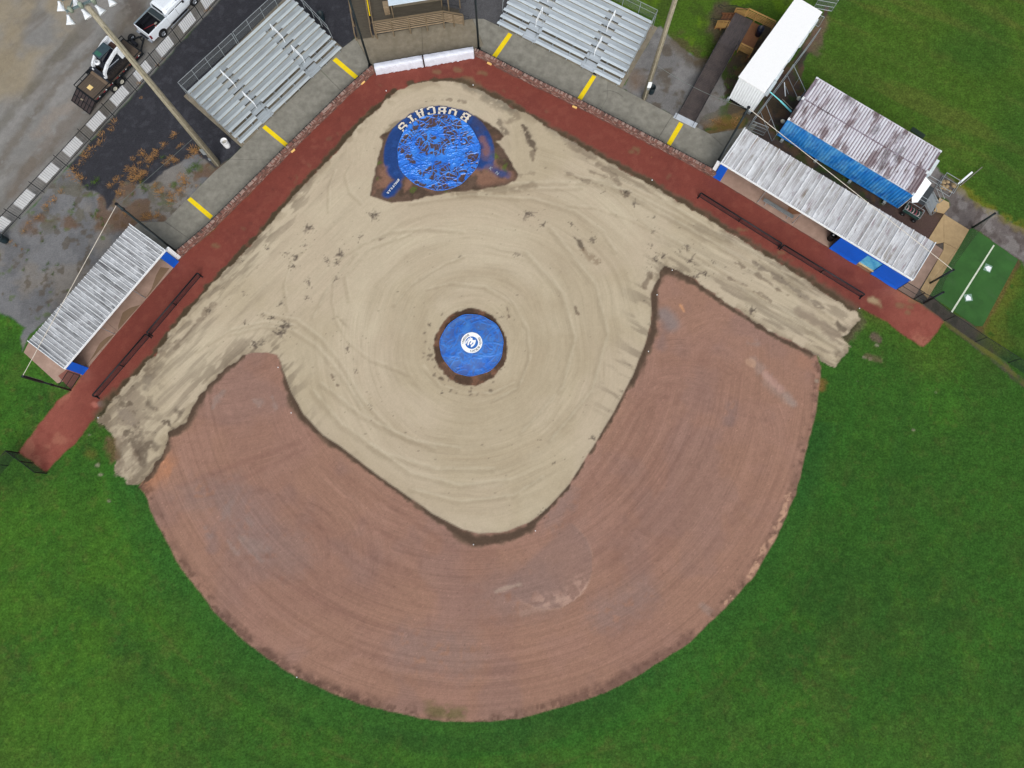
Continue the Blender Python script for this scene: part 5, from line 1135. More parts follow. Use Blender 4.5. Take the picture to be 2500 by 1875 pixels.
def corrug(mb, x0_, x1_, n, amp, fn):
    """fn(x, off) -> two points; builds a folded sheet"""
    vs = []; sp = (x1_-x0_)/n
    for i in range(n):
        xa = x0_+i*sp
        for fx, o in ((0, 0), (.32, 0), (.45, amp), (.87, amp)): p, q = fn(xa+fx*sp, o); vs += [p, q]
    p, q = fn(x1_, 0); vs += [p, q]; m = len(vs)//2
    mb.add(vs, [(2*j, 2*j+2, 2*j+3, 2*j+1) for j in range(m-1)])
def container(yo, label):
    T = TC @ Matrix.Translation((0, yo, 0)); b = T.translation
    rt = thing('shipping_container', label, 'container', tuple(b), fang(TC), 'shipping containers standing side by side')
    L_ = 12.19; W = 2.425; zb = .26; zt = 2.86
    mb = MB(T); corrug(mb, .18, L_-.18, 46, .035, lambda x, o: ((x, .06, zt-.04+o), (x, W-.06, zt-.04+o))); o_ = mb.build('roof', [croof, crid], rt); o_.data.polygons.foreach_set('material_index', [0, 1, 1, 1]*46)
    for y in (0, W-.11): MB(T).box(.02, L_-.02, y+(.0 if y < 1 else .05), y+(.06 if y < 1 else .11), zt-.09, zt).build('roof_rail', crid if (y < 1) == (yo < 1) else croof, rt)
    MB(T).box(0, .17, .001, W-.001, zt-.12, zt+.002).build('roof_header', croof, rt); MB(T).box(L_-.17, L_, .001, W-.001, zt-.12, zt+.002).build('roof_header', croof, rt)
    for y, s_ in ((.03, 1), (W-.03, -1)):
        mb = MB(T); corrug(mb, .15, L_-.15, 44, .04*s_, lambda x, o: ((x, y+o, zb+.14), (x, y+o, zt-.09)))
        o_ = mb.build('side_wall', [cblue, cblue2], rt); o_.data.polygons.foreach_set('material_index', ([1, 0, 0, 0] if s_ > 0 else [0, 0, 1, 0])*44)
        MB(T).box(.02, L_-.02, y-.02 if s_ > 0 else y-.06, y+.06 if s_ > 0 else y+.02, zb, zb+.138).build('bottom_rail', cblue, rt)
    for x in (.03, L_-.06):
        MB(T).box(x, x+.03, .1, W-.1, zb+.02, zt-.12).build('end_wall', cblue if x < 1 else white, rt)
    for x in (0, L_-.16):
        for y in (-.003, W-.16):
            MB(T).box(x-.01, x+.17, y-.004, y+.167, zt-.11, zt+.015).build('corner_casting', white, rt)
            MB(T).box(x, x+.15, y+.004, y+.15, zb, zt-.11).build('corner_post', cblue, rt)
            MB(T).prism([(x+.05, y+.055), (x+.11, y+.055), (x+.11, y+.1), (x+.05, y+.1)], zt+.016, zt+.019).build('casting_hole', dark, rt)
    for k in range(4):
        for y in (.05, W-.45): MB(T).box(.5+k*3.45, .75+k*3.45, y-.28 if y < 1 else y, y+.35, .0, zb).build('support_block', solid('block_grey', C(150, 156, 152)), rt)
    return rt
c1 = container(0, 'faded blue shipping container nearer the right dugout'); c2_ = container(2.435, 'stained shipping container next to the grass field')
MB(TC).box(12.2, 12.23, -.02, 1.5, .35, 2.6).build('open_door', white, c1)
MB(TC).add([(12.19, -.1, 2.6), (12.19, 2.1, 2.75), (13.0, 2.2, 2.3), (12.9, .1, 2.2), (12.5, -.25, 2.25)], [(0, 4, 3, 2, 1)]).add([(12.19, -.1, 2.57), (12.19, 2.1, 2.72), (13.0, 2.2, 2.27), (12.9, .1, 2.17), (12.5, -.25, 2.22)], [(0, 1, 2, 3, 4)]).build('door_awning', white, c1)
MB(TC).box(12.2, 12.5, 2.55, 4.1, 1.2, 2.7).build('vent_unit', solid('pale_unit', C(206, 216, 220)), c2_)
MB(TC).ball((-.25, 1.0, .9), .22, 8, (1, .7, 1)).ball((-.22, 3.9, .7), .2, 8).build('propane_cap', solid('cap_cream', C(220, 214, 190)), c1, True)
# loose black mat behind, in the grass
o = MB(frame(G(2223,318), G(2250,336))).box(0, 1.3, -.1, .35, .02, .12).build('planter_box', solid('box_dark_green', C(36, 52, 40))); tag(o, 'dark low box in the grass behind the container', 'box')

# ------------------------------------------------------------------ white trailer building with deck
WB0 = G(1776,244); WB1 = G(1834,280); TW = frame(WB0, WB1)
b = TW.translation; wt = thing('site_trailer', 'long white ribbed trailer building between ramp and containers', 'building', tuple(b), fang(TW))
W = 2.55; LW = 9.55
MB(TW).box(-.06, W+.03, -.02, LW, 3.30, 3.38).build('roof', solid('bright_roof', (.93, .95, .96), .35, 0, .01), wt)
mb = MB(TW); corrug(mb, .03, W-.03, 11, .03, lambda x, o: ((x, .03+o, .32), (x, .03+o, 3.29))); mb.build('end_wall', white, wt)
MB(TW).box(.02, W-.02, LW-.06, LW-.03, .3, 3.29).build('end_wall', white, wt)
for x, s_ in ((.02, 1), (W-.03, -1)):
    mb = MB(TW); corrug(mb, .06, LW-.08, 40, .03*s_, lambda y, o: ((x+o, y, .32), (x+o, y, 3.29))); mb.build('side_wall', white, wt)
MB(TW).box(.0, W, 0, LW-.05, .12, .318).build('chassis', dark, wt)
for x in (.02, W-.3):
    MB(TW).box(x-.12, x+.14, -.1, .12, 0, .32).build('corner_foot', galv, wt)
for y, dx in ((2.2, .22), (4.6, .12), (6.4, .16), (8.2, .12)): MB(TW).box(W+.002, W+.002+dx, y, y+.7, 2.2, 3.2).build('wall_unit', solid('pale_unit', C(206, 216, 220)), wt)
o = MB(TW).box(W+.05, W+.28, .9, 2.1, 1.9, 2.6).build('air_conditioner', solid('ac_grey', C(180, 190, 196)), wt)
# cyan pipe
o = MB().tube(G(1875,220,2.3), G(1905,246,1.9), .05).tube(G(1905,246,1.9), G(1932,273,1.6), .075).build('pipe', solid('cyan_pipe', C(120, 206, 210), .4)); tag(o, 'cyan pipe running from trailer to the blue container', 'pipe')

pine = wood('new_pine', C(172, 136, 78), C(122, 84, 46), R(-29)); pine2 = wood('stained_pine', C(124, 82, 50), C(88, 56, 38), R(60))
oldb = streaked('grey_boards', C(76, 68, 66), [(C(56, 50, 52), .7, 1.5, .42, .62, 1, 1), (C(98, 90, 84), .5, 3, .52, .66, 1, 6)], R(-29), .8)
oldb2 = streaked('grey_boards_long', C(74, 68, 68), [(C(52, 48, 52), .7, 1.5, .42, .62, 6, 1), (C(100, 88, 84), .6, 3, .50, .66, 9, .6)], R(-29), .8)
TRm = frame(G(1657.6,280), G(1695,298.5))
b = TRm.translation; dk = thing('wooden_ramp', 'dark plank ramp with black rails climbing to trailer deck', 'ramp', tuple(b), fang(TRm))
RW = 1.55; RLn = 7.55; zl = .95
n = 54; bd = None
for k in range(n):
    y = .02+k*RLn/n; z = .06+zl*k/n
    MB(TRm @ Matrix.Translation((0, 0, 0))).bar((0, y+.065, z), (RW, y+.065, z), .128, .035).build('board', oldb, dk)
for x in (-.03, RW+.03):
    MB(TRm).bar((x, 0, 0.02), (x, RLn, zl-.1), .05, .2).build('stringer', oldb2, dk)
    MB(TRm).path([(x, .0, .9), (x, .1, 1.0), (x, RLn, zl+.92), (x, RLn+(1.6 if x < 0 else .3), zl+.92)], .028).build('handrail', black, dk)
    MB(TRm).bar((x, 0, .45), (x, RLn, zl+.4), .03, .1).build('mid_rail', oldb2, dk)
    for k in range(6): y = .15+k*RLn/5.2; MB(TRm).bar((x, y, 0), (x, y, 1.0+zl*y/RLn), .07, .07).build('rail_post', oldb2, dk)
MB(TRm).box(-.32, RW+.3, -.55, .0, .062, .085).build('threshold_plate', solid('plate_alu', C(208, 216, 224), .4, .3), dk)
for x in (-.12, RW+.02): MB(TRm).path([(x, -.5, .09), (x, -.5, .35), (x, -.1, .35), (x, -.05, .95)], .02).build('rail_loop', black, dk)
# landing
dk2 = thing('wooden_deck', 'yellow pine deck with railings and steps beside trailer', 'deck', tuple(TRm @ Vector((1, 9, 0))), fang(TRm))
for k in range(13): MB(TRm).box(-.0+k*.135, .128+k*.135, RLn+.02, 11.0, zl-.0, zl+.035).build('board', oldb2, dk2)
for k in range(9): MB(TRm).box(1.76+k*.135, 1.888+k*.135, RLn+.4, 10.9, zl-.0, zl+.034).build('board', pine2, dk2)
for x in (.05, 1.6, 2.9):
    for y in (RLn+.1, 9.3, 10.9): MB(TRm).box(x-.05, x+.05, y-.05, y+.05, 0, zl).build('deck_post', pine2, dk2)
def slat_rail(T, p, q, z0_, h, parent, mat, n=5, posts=3, wd=.09, cap=.14, slope=0.0):
    p = Vector(p); q = Vector(q)
    for k in range(n):
        z = z0_+.12+k*(h-.2)/n
        MB(T).bar((p.x, p.y, z), (q.x, q.y, z+slope), .03, wd).build('slat', mat, parent)
    for k in range(posts):
        t = k/(posts-1); c = p.lerp(q, t); MB(T).bar((c.x, c.y+.04, z0_-.3+slope*t), (c.x, c.y+.04, z0_+h+slope*t-.03), .09, .09).build('post', mat, parent)
    MB(T).bar((p.x, p.y, z0_+h), (q.x, q.y, z0_+h+slope), cap, .035).build('cap_rail', mat, parent)
slat_rail(TRm, (.95, 11.1), (3.6, 11.1), zl, 1.0, dk2, pine, 5, 4)
slat_rail(TRm, (-.1, 11.1), (.9, 11.1), .35, 1.0, dk2, pine, 5, 2, slope=.5)
slat_rail(TRm, (-1.0, 9.35), (-.02, 9.35), .15, .95, dk2, pine, 5, 3, slope=.55)
slat_rail(TRm, (1.85, 7.9), (3.0, 7.9), zl-.3, .95, dk2, pine, 5, 2)
for k in range(4): MB(TRm).box(-.12-k*.28, .15-k*.28, 9.5, 11.0, zl-.2-k*.2, zl-.16-k*.2).build('tread', pine2, dk2)
for y in (9.42, 11.05): MB(TRm).bar((0, y, zl-.2), (-1.1, y, .1), .05, .22).build('stair_stringer', pine2, dk2)
for y in (9.42, 11.0):
    MB(TRm).path([(.9 if y > 10 else 0, y, 1.9), (-.3, y, 1.7), (-1.2, y, 1.05), (-1.55, y+.05, 1.0), (-1.7, y+.02, .85), (-1.55, y, .72), (-1.2, y, .78)], .022).build('metal_handrail', black, dk2)
bin2 = TRm @ Vector((2.75, 9.9, zl+.04)); o = thing('trash_can', 'dark trash can on the deck against white trailer', 'bin', tuple(bin2)); MB().lathe([(.001, 0), (.26, 0), (.31, .8), (.31, .9), (.27, .9), (.24, .2), (.001, .18)], 16, bin2).build('body', solid('bin_navy', C(20, 26, 44), .4), o, True)

# ------------------------------------------------------------------ deck behind home plate with small building
TD = frame(G(920,94), G(1084,68)); b = TD.translation
dh = thing('press_deck', 'weathered wooden deck with slatted railing behind home plate', 'deck', tuple(b), fang(TD))
wold = wood('weathered_wood', C(126, 110, 86), C(92, 78, 60), R(10)); wolds = wood('weathered_slats', C(156, 138, 112), C(118, 100, 78), R(10)); wdeck = wood('deck_boards', C(88, 82, 70), C(62, 58, 52), R(10))
zd = .84
for k in range(30): MB(TD).box(.0, 6.35+(0 if k > 8 else 0), .02+k*.14, .152+k*.14, zd-.04, zd).build('board', wdeck, dh)
MB(TD).box(-.02, 6.37, -.075, -.035, zd-.10, zd+.02).build('rim_joist', wolds, dh)
for k in range(5):
    x = .05+k*1.555
    MB(TD).bar((x, -.08, .05), (x, -.08, 2.15), .1, .1).build('post', wold, dh)
for k in range(5): MB(TD).bar((.0, -.02, zd+.2+k*.22), (6.3, -.02, zd+.2+k*.22), .035, .09).build('slat', wolds, dh)
MB(TD).bar((-.05, -.02, 2.18), (6.35, -.02, 2.18), .16, .04).build('cap_rail', wold, dh)
for x, zz in ((7.2, 1.7), (8.08, 1.3)): MB(TD).bar((x, -.08, .05), (x, -.08, zz), .1, .1).build('post', wold, dh)
for k in range(6): MB(TD).bar((6.35, -.02, zd+.05+k*.2), (8.08, -.02, .15+k*.185), .035, .1).build('slat', wolds, dh)
MB(TD).bar((6.3, -.02, 2.2), (8.1, -.02, 1.35), .16, .04).build('cap_rail', wold, dh)
MB(TD).bar((6.3, 1.75, 2.2), (8.1, 1.75, 1.35), .14, .04).build('cap_rail', wold, dh)
for x, zz in ((6.4, 2.15), (8.05, 1.35)): MB(TD).bar((x, 1.75, .05), (x, 1.75, zz), .1, .1).build('post', wold, dh)
for k in range(5): MB(TD).box(6.4+k*.3, 6.72+k*.3, .1, 1.65, zd-.16-k*.16, zd-.12-k*.16).build('tread', wdeck, dh)
for y in (-.0, 1.75): MB(TD).path([(8.1, y, 1.2), (8.6, y, 1.0), (8.62, y, .75), (8.2, y, .7)], .018).build('handrail', black, dh)
MB(TD).bar((6.5, 1.0, 1.9), (7.9, 1.0, 1.2), .03, .03).build('handrail', black, dh)
# side ramp
for k in range(46): MB(TD).bar((-1.72, .2+k*.14, .1+.74*k/46), (-.42, .2+k*.14, .1+.74*k/46), .13, .035).build('ramp_board', wdeck, dh)
for x in (-1.85, -.36, -.05):
    MB(TD).bar((x, .0 if x < -1 else .05, 1.0), (x, 6.5, 1.95), .1, .06).build('ramp_rail', wold, dh)
    for k in range(5): MB(TD).bar((x, .1+k*1.5, 0), (x, .1+k*1.5, 1.0+.95*(.1+k*1.5)/6.5), .09, .09).build('post', wold, dh)
MB(TD).bar((-.22, 1.6, 1.05), (-.22, 5.5, 1.6), .1, .05).build('yellow_board', yellow, dh)
pb = thing('press_building', 'small building with pale roof at top edge behind home', 'building', tuple(TD @ Vector((3, 3, 0))), fang(TD))
MB(TD).box(1.72, 7.2, .62, 6.5, 3.05, 3.15).build('roof', solid('pale_roof', C(206, 222, 234), .5, 0, .05, 1), pb)
MB(TD).box(2.0, 6.9, 2.2, 6.2, zd, 3.05).build('wall', solid('press_wall', C(120, 112, 96), .8), pb)
MB(TD).box(2.9, 4.4, 2.16, 2.2, 1.5, 2.5).build('window', dark, pb)
for x in (1.85, 6.9): MB(TD).box(x, x+.1, .8, .9, zd, 3.05).build('canopy_post', wold, pb)
st_ = thing('stacked_crates', 'short stack of wooden slats left of the pale roof', 'crate', tuple(TD @ Vector((1.4, 1.6, zd))), fang(TD))
for k in range(5): MB(TD).box(1.15, 1.65, 1.55+(k % 2)*.03, 2.15, zd+.02+k*.22, zd+.17+k*.22).build('slat', wolds, st_)

# ------------------------------------------------------------------ galvanised fence and loose panels by the trailer
GA = 'galvanised pipe frames beside the white trailer'
mesh_fence([(1824.5,316),(1856,274),(1921,186),(1950,147),(1984,100)], 1.75, 'galvanised fence run behind the white trailer', galv, netting('faint_mesh', C(110, 116, 118), .12), None, 'pipe_fence', (1.0, .05), r=.03)
gate((1921,183), (1950,246), 1.5, 'galvanised gate frame nearest the stained container', galv, (.5,), name='pipe_gate', group=GA)
gate((1856,273), (1884,345.6), 1.35, 'galvanised gate frame crossed by the pale cable', galv, (.5,), name='pipe_gate', group=GA)
gate((1826,317), (1863,331.5), 1.4, 'small galvanised panel behind the right dugout roof', galv, (.35, .7), name='fence_panel', horiz=True, net=netg, group=GA)
gate((1986,20), (2030,28), 1.5, 'galvanised panel above the far end of white roof', galv, (.35, .7), name='fence_panel', horiz=True, net=netg, group=GA)
gate((1985,60), (1998,66), 1.3, 'short galvanised panel beside the white roof edge', galv, (.5,), name='fence_panel', net=netg, group=GA)
o = MB().bar(G(1915,201,.06), G(1917.5,235,.06), .07, .05).build('white_pipe', white); tag(o, 'thicker white pipe lying on soil by trailer', 'pipe')
o = MB().bar(G(1918,211,.05), G(1925,229,.05), .035, .03).build('thin_pipe', galv); tag(o, 'thin grey pipe lying beside the white pipe', 'pipe')
o = MB().bar(G(1910,242,.05), G(1934,266,.05), .045, .04).build('timber', solid('pale_timber', C(170, 164, 146))); tag(o, 'pale timber strip lying by the cyan pipe', 'timber')

# ------------------------------------------------------------------ metal landing and stairs at the container end
TS = TC; ms = thing('metal_landing', 'dark steel landing with galvanised rails at container end', 'stairs', tuple(TC @ Vector((13, 2, 0))), fang(TC))
zl2 = 1.05
for k in range(14): MB(TS).box(12.35+k*.0, 13.75, .95+k*.14, 1.07+k*.14, zl2-.03, zl2).build('grating_bar', solid('grating', C(70, 76, 80), .6, .2), ms)
for x, y in ((12.4, .95), (13.75, .95), (12.4, 2.9), (13.75, 2.9)): MB(TS).tube((x, y, 0), (x, y, zl2+1.0), .03).build('post', galv, ms)
for y in (.9, 2.95):
    for z in (.55, 1.0): MB(TS).tube((12.3, y, zl2+z), (13.75, y, zl2+z), .026).build('rail', galv, ms)
for k in range(4): MB(TS).box(13.8+k*.26, 14.04+k*.26, 1.3, 2.5, zl2-.22-k*.21, zl2-.19-k*.21).build('tread', galv, ms)
for y in (1.25, 2.6):
    MB(TS).path([(13.75, y, zl2+.95), (14.9, y, 1.0), (14.95, y, .1)], .028).build('stair_rail', galv, ms); MB(TS).path([(13.75, y, zl2+.5), (14.9, y, .55)], .02).build('stair_rail', galv, ms)
    MB(TS).bar((13.75, y, zl2-.1), (14.9, y, .1), .04, .2).build('stringer', galv, ms)
for k in range(2):
    pass
cr = thing('stone_crate', 'wire crate of tan stones behind the metal landing', 'crate', tuple(TC @ Vector((14.6, 4.6, 0))), fang(TC))
MB(TS).path([(14.0, 3.7, .7), (15.4, 3.7, .7), (15.4, 5.1, .7), (14.0, 5.1, .7), (14.0, 3.7, .7)], .03).path([(14.0, 3.7, .1), (15.4, 3.7, .1), (15.4, 5.1, .1), (14.0, 5.1, .1), (14.0, 3.7, .1)], .03).build('wire_frame', galv, cr)
rr = random.Random(4)
for k in range(16):
    x = 14.2+rr.random()*1.05; y = 3.85+rr.random()*1.1; w_ = rr.uniform(.1, .2)
    MB(TS).ball((x, y, .15+rr.random()*.4), w_, 6, (1.2, .9, .6)).build('stone', solid('tan_stone', C(160, 140, 108), .9, 0, .2, 3), cr)
# garden cart
cc = G(2221,522); gc = thing('hose_cart', 'green garden cart carrying red and white hose coils', 'cart', (cc.x, cc.y, 0), R(-35))
Tg = MW[gc.name]; gm = solid('cart_green', C(44, 72, 66), .5)
MB(Tg).box(-.75, .75, -.42, .42, .38, .44).build('bed', gm, gc)
MB(Tg).path([(-.75, -.42, .46), (-.75, -.42, .8), (.75, -.42, .8), (.75, -.42, .46)], .025).path([(-.75, .42, .46), (-.75, .42, .8), (.75, .42, .8), (.75, .42, .46)], .025).path([(-.75, -.42, .8), (-.75, .42, .8)], .025).path([(.75, -.42, .8), (.75, .42, .8)], .025).build('side_rail', galv, gc)
for x in (-.55, .55):
    for y in (-.5, .5):
        MB(Tg).tube((x, y-.06, .2), (x, y+.06, .2), .2, 14).build('wheel', rubber, gc); MB(Tg).tube((x, y-.065, .2), (x, y+.065, .2), .07, 8).build('hub', galv, gc)
for k in range(5): MB(Tg).path([(-.6+k*.26+.1*math.cos(t*.7), .36*math.sin(t*.7), .55+.2*math.cos(t*.7+1)) for t in range(10)], .045).build('hose', solid('hose_red', C(170, 84, 96)) if k % 2 else solid('hose_pale', C(196, 176, 176)), gc)
# flat white trolley on the grass edge
tt = G(2363,434); tr2 = thing('folding_tables', 'narrow white and grey boards propped at the grass edge', 'board', (tt.x, tt.y, 0), 0)
MB().bar(G(2340,449,.3), G(2374,420,.5), .16, .05).build('white_board', white, tr2); MB().bar(G(2346,452,.1), G(2398,408,.3), .07, .06).build('grey_bar', solid('bar_grey', C(120, 116, 112)), tr2)
MB().bar(G(2338,450,.08), G(2348,441,.1), .05, .03).bar(G(2345,453,.06), G(2352,446,.06), .05, .03).build('end_strip', white, tr2)

# ------------------------------------------------------------------ pickup truck
tw = G(397,81,.4); th_ = fang(frame(G(397,81,.4), G(472.5,3.5,.4)))
pk_ = thing('pickup_truck', 'white pickup truck with a dark open bed towing trailer', 'pickup truck', (tw.x, tw.y, 0), th_)
T = MW[pk_.name]; paint = solid('truck_white', C(228, 236, 244), .25, 0, .02, 1, spec=.5); trim = solid('truck_trim', C(24, 26, 32), .5); glass = solid('truck_glass', C(16, 18, 30), .08, 0, .02, 1, spec=.7); chrome = solid('chrome', C(190, 196, 204), .2, .8)
WY0, WY1 = -.08, 1.92; YM = (WY0+WY1)/2; xr, xf = -1.18, 4.78
def loft(sections, mat, name, parent, bev=0):
    """sections: (x, ymin, ymax, z0, z1, inset at top)"""
    mb = MB(T); vs = []; n = 8
    for (x, ya, yb_, z0_, z1_, ins) in sections:
        r_ = .09
        vs += [(x, ya+.04, z0_), (x, ya, z0_+.18), (x, ya, z0_+(z1_-z0_)*.62), (x, ya+ins+r_*.3, z1_-r_*.5), (x, ya+ins+r_*1.3, z1_), (x, yb_-ins-r_*1.3, z1_), (x, yb_-ins-r_*.3, z1_-r_*.5), (x, yb_, z0_+(z1_-z0_)*.62), (x, yb_, z0_+.18), (x, yb_-.04, z0_)]
    m = 10; k = len(sections)
    fs = [(i*m+j, i*m+(j+1) % m, (i+1)*m+(j+1) % m, (i+1)*m+j) for i in range(k-1) for j in range(m)]
    fs += [tuple(range(m-1, -1, -1)), tuple((k-1)*m+j for j in range(m))]
    mb.add(vs, fs); return mb.build(name, mat, parent, False, bev)
# bed: floor, inner liner, two walls, tailgate
MB(T).box(xr+.1, 1.02, WY0+.14, WY1-.14, .62, .68).build('bed_floor', trim, pk_)
for ya, yb_ in ((WY0, WY0+.13), (WY1-.13, WY1)):
    s_ = -1 if ya < .5 else 1
    mb = MB(T)
    # side wall with wheel arch cut
    prof = [(xr+.04, .55), (-.55, .55)]+[(-.5*math.cos(t*PI/8), .42+.5*math.sin(t*PI/8)) for t in range(0, 9)]+[(.55, .5), (1.1, .5), (1.1, 1.33), (xr+.04, 1.31)]
    prof = [p for p in prof if p[1] >= .5 or True]
    n = len(prof); ye = (ya, yb_)
    vs = [(x, ye[0]+(.0 if True else 0), z) for x, z in prof]+[(x, ye[1], z) for x, z in prof]
    tri = tessellate_polygon([[Vector((x, z, 0)) for x, z in prof]])
    fs = [tuple(t) for t in tri]+[tuple(i+n for i in t[::-1]) for t in tri]+[(i, (i+1) % n, n+(i+1) % n, n+i) for i in range(n)]
    mb.add(vs, fs); mb.build('bed_side', paint, pk_)
    MB(T).box(xr+.05, 1.08, ya+.0, yb_+.0, 1.332, 1.352).build('bed_rail_cap', paint if s_ < 0 else solid('cap_grey', C(120, 136, 146)), pk_)
    MB(T).box(-.6, .6, (WY0+.13) if s_ < 0 else (WY1-.38), (WY0+.38) if s_ < 0 else (WY1-.13), .68, .95).build('wheel_well', trim, pk_)
    MB(T).box(xr+.1, 1.05, (WY0+.131) if s_ < 0 else (WY1-.14), (WY0+.14) if s_ < 0 else (WY1-.131), .68, 1.32).build('bed_liner', trim, pk_)
MB(T).box(xr, xr+.07, WY0+.1, WY1-.1, .6, 1.34).build('tailgate', paint, pk_, bevel=.02); MB(T).box(xr+.075, xr+.09, WY0+.14, WY1-.14, .68, 1.3).build('tailgate_liner', trim, pk_)
for y in (WY0, WY1-.15): MB(T).box(xr-.01, xr+.14, y-.01, y+.1, .85, 1.25).build('tail_light', solid('tail_red', C(110, 20, 34), .3), pk_)
MB(T).box(xr-.22, xr-.02, WY0+.03, WY1-.03, .45, .62).build('rear_bumper', chrome, pk_, bevel=.03)
MB(T).box(xr-.20, xr-.04, WY0+.5, WY1-.5, .621, .64).build('bumper_step', trim, pk_)
MB(T).box(xr-.222, xr-.225, YM-.16, YM+.16, .48, .6).build('number_plate', trim, pk_)
MB(T).box(.55, 1.04, WY0+.18, WY1-.18, .95, 1.36).build('tool_box', solid('toolbox', C(52, 62, 66), .5), pk_, bevel=.02)
MB(T).box(.53, .55, WY0+.18, WY1-.18, 1.33, 1.38).build('tool_box_lip', solid('lip_grey', C(150, 156, 156)), pk_)
# body forward of the bed
loft([(1.12, WY0+.01, WY1-.01, .48, 1.36, .0), (3.3, WY0, WY1, .48, 1.38, .0), (3.36, WY0, WY1, .5, 1.36, .02), (4.5, WY0+.03, WY1-.03, .5, 1.28, .05), (4.78, WY0+.12, WY1-.12, .5, 1.15, .06)], paint, 'body', pk_, .015)
loft([(1.14, WY0+.02, WY1-.02, 1.3, 1.36, .02), (1.22, WY0+.05, WY1-.05, 1.3, 1.9, .17), (1.5, WY0+.05, WY1-.05, 1.3, 1.97, .2), (2.7, WY0+.05, WY1-.05, 1.3, 1.97, .2), (3.0, WY0+.05, WY1-.05, 1.3, 1.88, .2), (3.75, WY0+.05, WY1-.05, 1.3, 1.4, .1)], paint, 'cab', pk_, .01)
MB(T).add([(1.135, WY0+.3, 1.42), (1.135, WY1-.3, 1.42), (1.19, WY1-.36, 1.84), (1.19, WY0+.36, 1.84)], [(3, 2, 1, 0)]).add([(1.14, WY0+.3, 1.42), (1.14, WY1-.3, 1.42), (1.2, WY1-.36, 1.84), (1.2, WY0+.36, 1.84)], [(0, 1, 2, 3)]).build('rear_window', glass, pk_)
MB(T).add([(3.02, WY0+.32, 1.875), (3.02, WY1-.32, 1.875), (3.72, WY1-.22, 1.425), (3.72, WY0+.22, 1.425)], [(0, 3, 2, 1)]).build('windscreen', glass, pk_)
for s_, y_ in ((-1, WY0), (1, WY1)):
    for xa, xb in ((1.42, 2.22), (2.3, 3.05)):
        q = [(xa, y_-s_*.045, 1.4), (xb+.2 if xb > 3 else xb, y_-s_*.045, 1.4), (xb, y_-s_*.18, 1.82), (xa+.08, y_-s_*.18, 1.84)]
        q = [(x, yy+s_*.012, z) for x, yy, z in q]
        MB(T).add(q, [(0, 1, 2, 3) if s_ < 0 else (3, 2, 1, 0)]).build('side_window', glass, pk_)
    MB(T).box(1.3, 3.2, y_-.09 if s_ < 0 else y_-.06, y_+.06 if s_ < 0 else y_+.09, .36, .44).build('running_board', trim, pk_)
    MB(T).tube((.8, y_+s_*.12, .38), (3.3, y_+s_*.12, .38), .035).build('step_bar', chrome, pk_)
    MB(T).box(2.25, 2.27, y_+(s_*.003)-.002, y_+(s_*.003)+.002, .7, 1.36).build('door_seam', trim, pk_)
    MB(T).box(3.1, 3.3, y_+s_*.05-.1, y_+s_*.15+.1, 1.35, 1.55).build('mirror', trim, pk_, bevel=.02)
def wheel(T, x, y, r, w_, parent, tyre=None, rim=None, side=-1):
    prof = [(r*.55, -w_/2), (r*.92, -w_/2), (r, -w_*.35), (r, w_*.35), (r*.92, w_/2), (r*.55, w_/2)]
    Q = T @ Matrix.Translation((x, y, r)) @ Matrix.Rotation(PI/2, 4, 'X')
    o = MB(Q).lathe(prof, 24).build('wheel', tyre or rubber, parent, True)
    MB(Q).lathe([(.001, w_*.25*-side*0+w_*.30), (r*.3, w_*.32), (r*.35, w_*.2), (r*.5, w_*.28), (r*.58, w_*.5), (r*.58, -w_*.5), (r*.5, -w_*.28), (r*.3, -w_*.32), (.001, -w_*.3)], 16).build('rim', rim or chrome, o)
    if rim is None:
        for k in range(6):
            a = k*PI/3
            for zz in (w_*.36, -w_*.36): MB(Q).bar((0, 0, zz), (r*.52*math.cos(a), r*.52*math.sin(a), zz), .05, .03).build('spoke', chrome, o)
    return o
for x in (0, 4.16):
    for y in (WY0+.1, WY1-.1): wheel(T, x, y, .40, .26, pk_)
for x, y in ((4.16, WY0), (4.16, WY1)):
    MB(T).path([(x+.47*math.cos(t), y, .42+.47*math.sin(t)) for t in [k*PI/8 for k in range(9)]], .03).build('wheel_arch', trim, pk_)
for y in (WY0+.2, WY1-.5): MB(T).box(4.7, 4.8, y, y+.3, .85, 1.05).build('headlight', chrome, pk_)
MB(T).box(4.76, 4.86, WY0+.1, WY1-.1, .45, .65).build('front_bumper', chrome, pk_)
sh = thing('shovel', 'red handled shovel lying in the truck bed', 'shovel', tuple(T @ Vector((0, .9, .7))), th_)
MB(T).tube((-.85, 1.35, .72), (.15, .95, .74), .02).build('handle', solid('handle_red', C(150, 40, 44)), sh); MB(T).ball((.28, .9, .74), .13, 8, (1.3, .9, .25)).build('blade', solid('blade_grey', C(160, 160, 150)), sh, True)
jg = thing('jug', 'white jug with red top in the truck bed', 'jug', tuple(T @ Vector((.1, .3, .7))), th_)
MB(T).lathe([(.001, .0), (.15, .0), (.16, .3), (.06, .38), (.001, .38)], 12, (-.02, .32, .7)).build('body', white, jg, True); MB(T).lathe([(.001, .38), (.06, .38), (.06, .45), (.001, .45)], 10, (-.02, .32, .7)).build('cap', solid('cap_red', C(160, 60, 50)), jg)
bk = thing('brick_pair', 'rusty brown block beside the jug in truck bed', 'block', tuple(T @ Vector((.35, .35, .7))), th_); MB(T).box(.2, .42, .25, .5, .69, .85).build('block', solid('rust_block', C(140, 92, 76)), bk, bevel=.02)
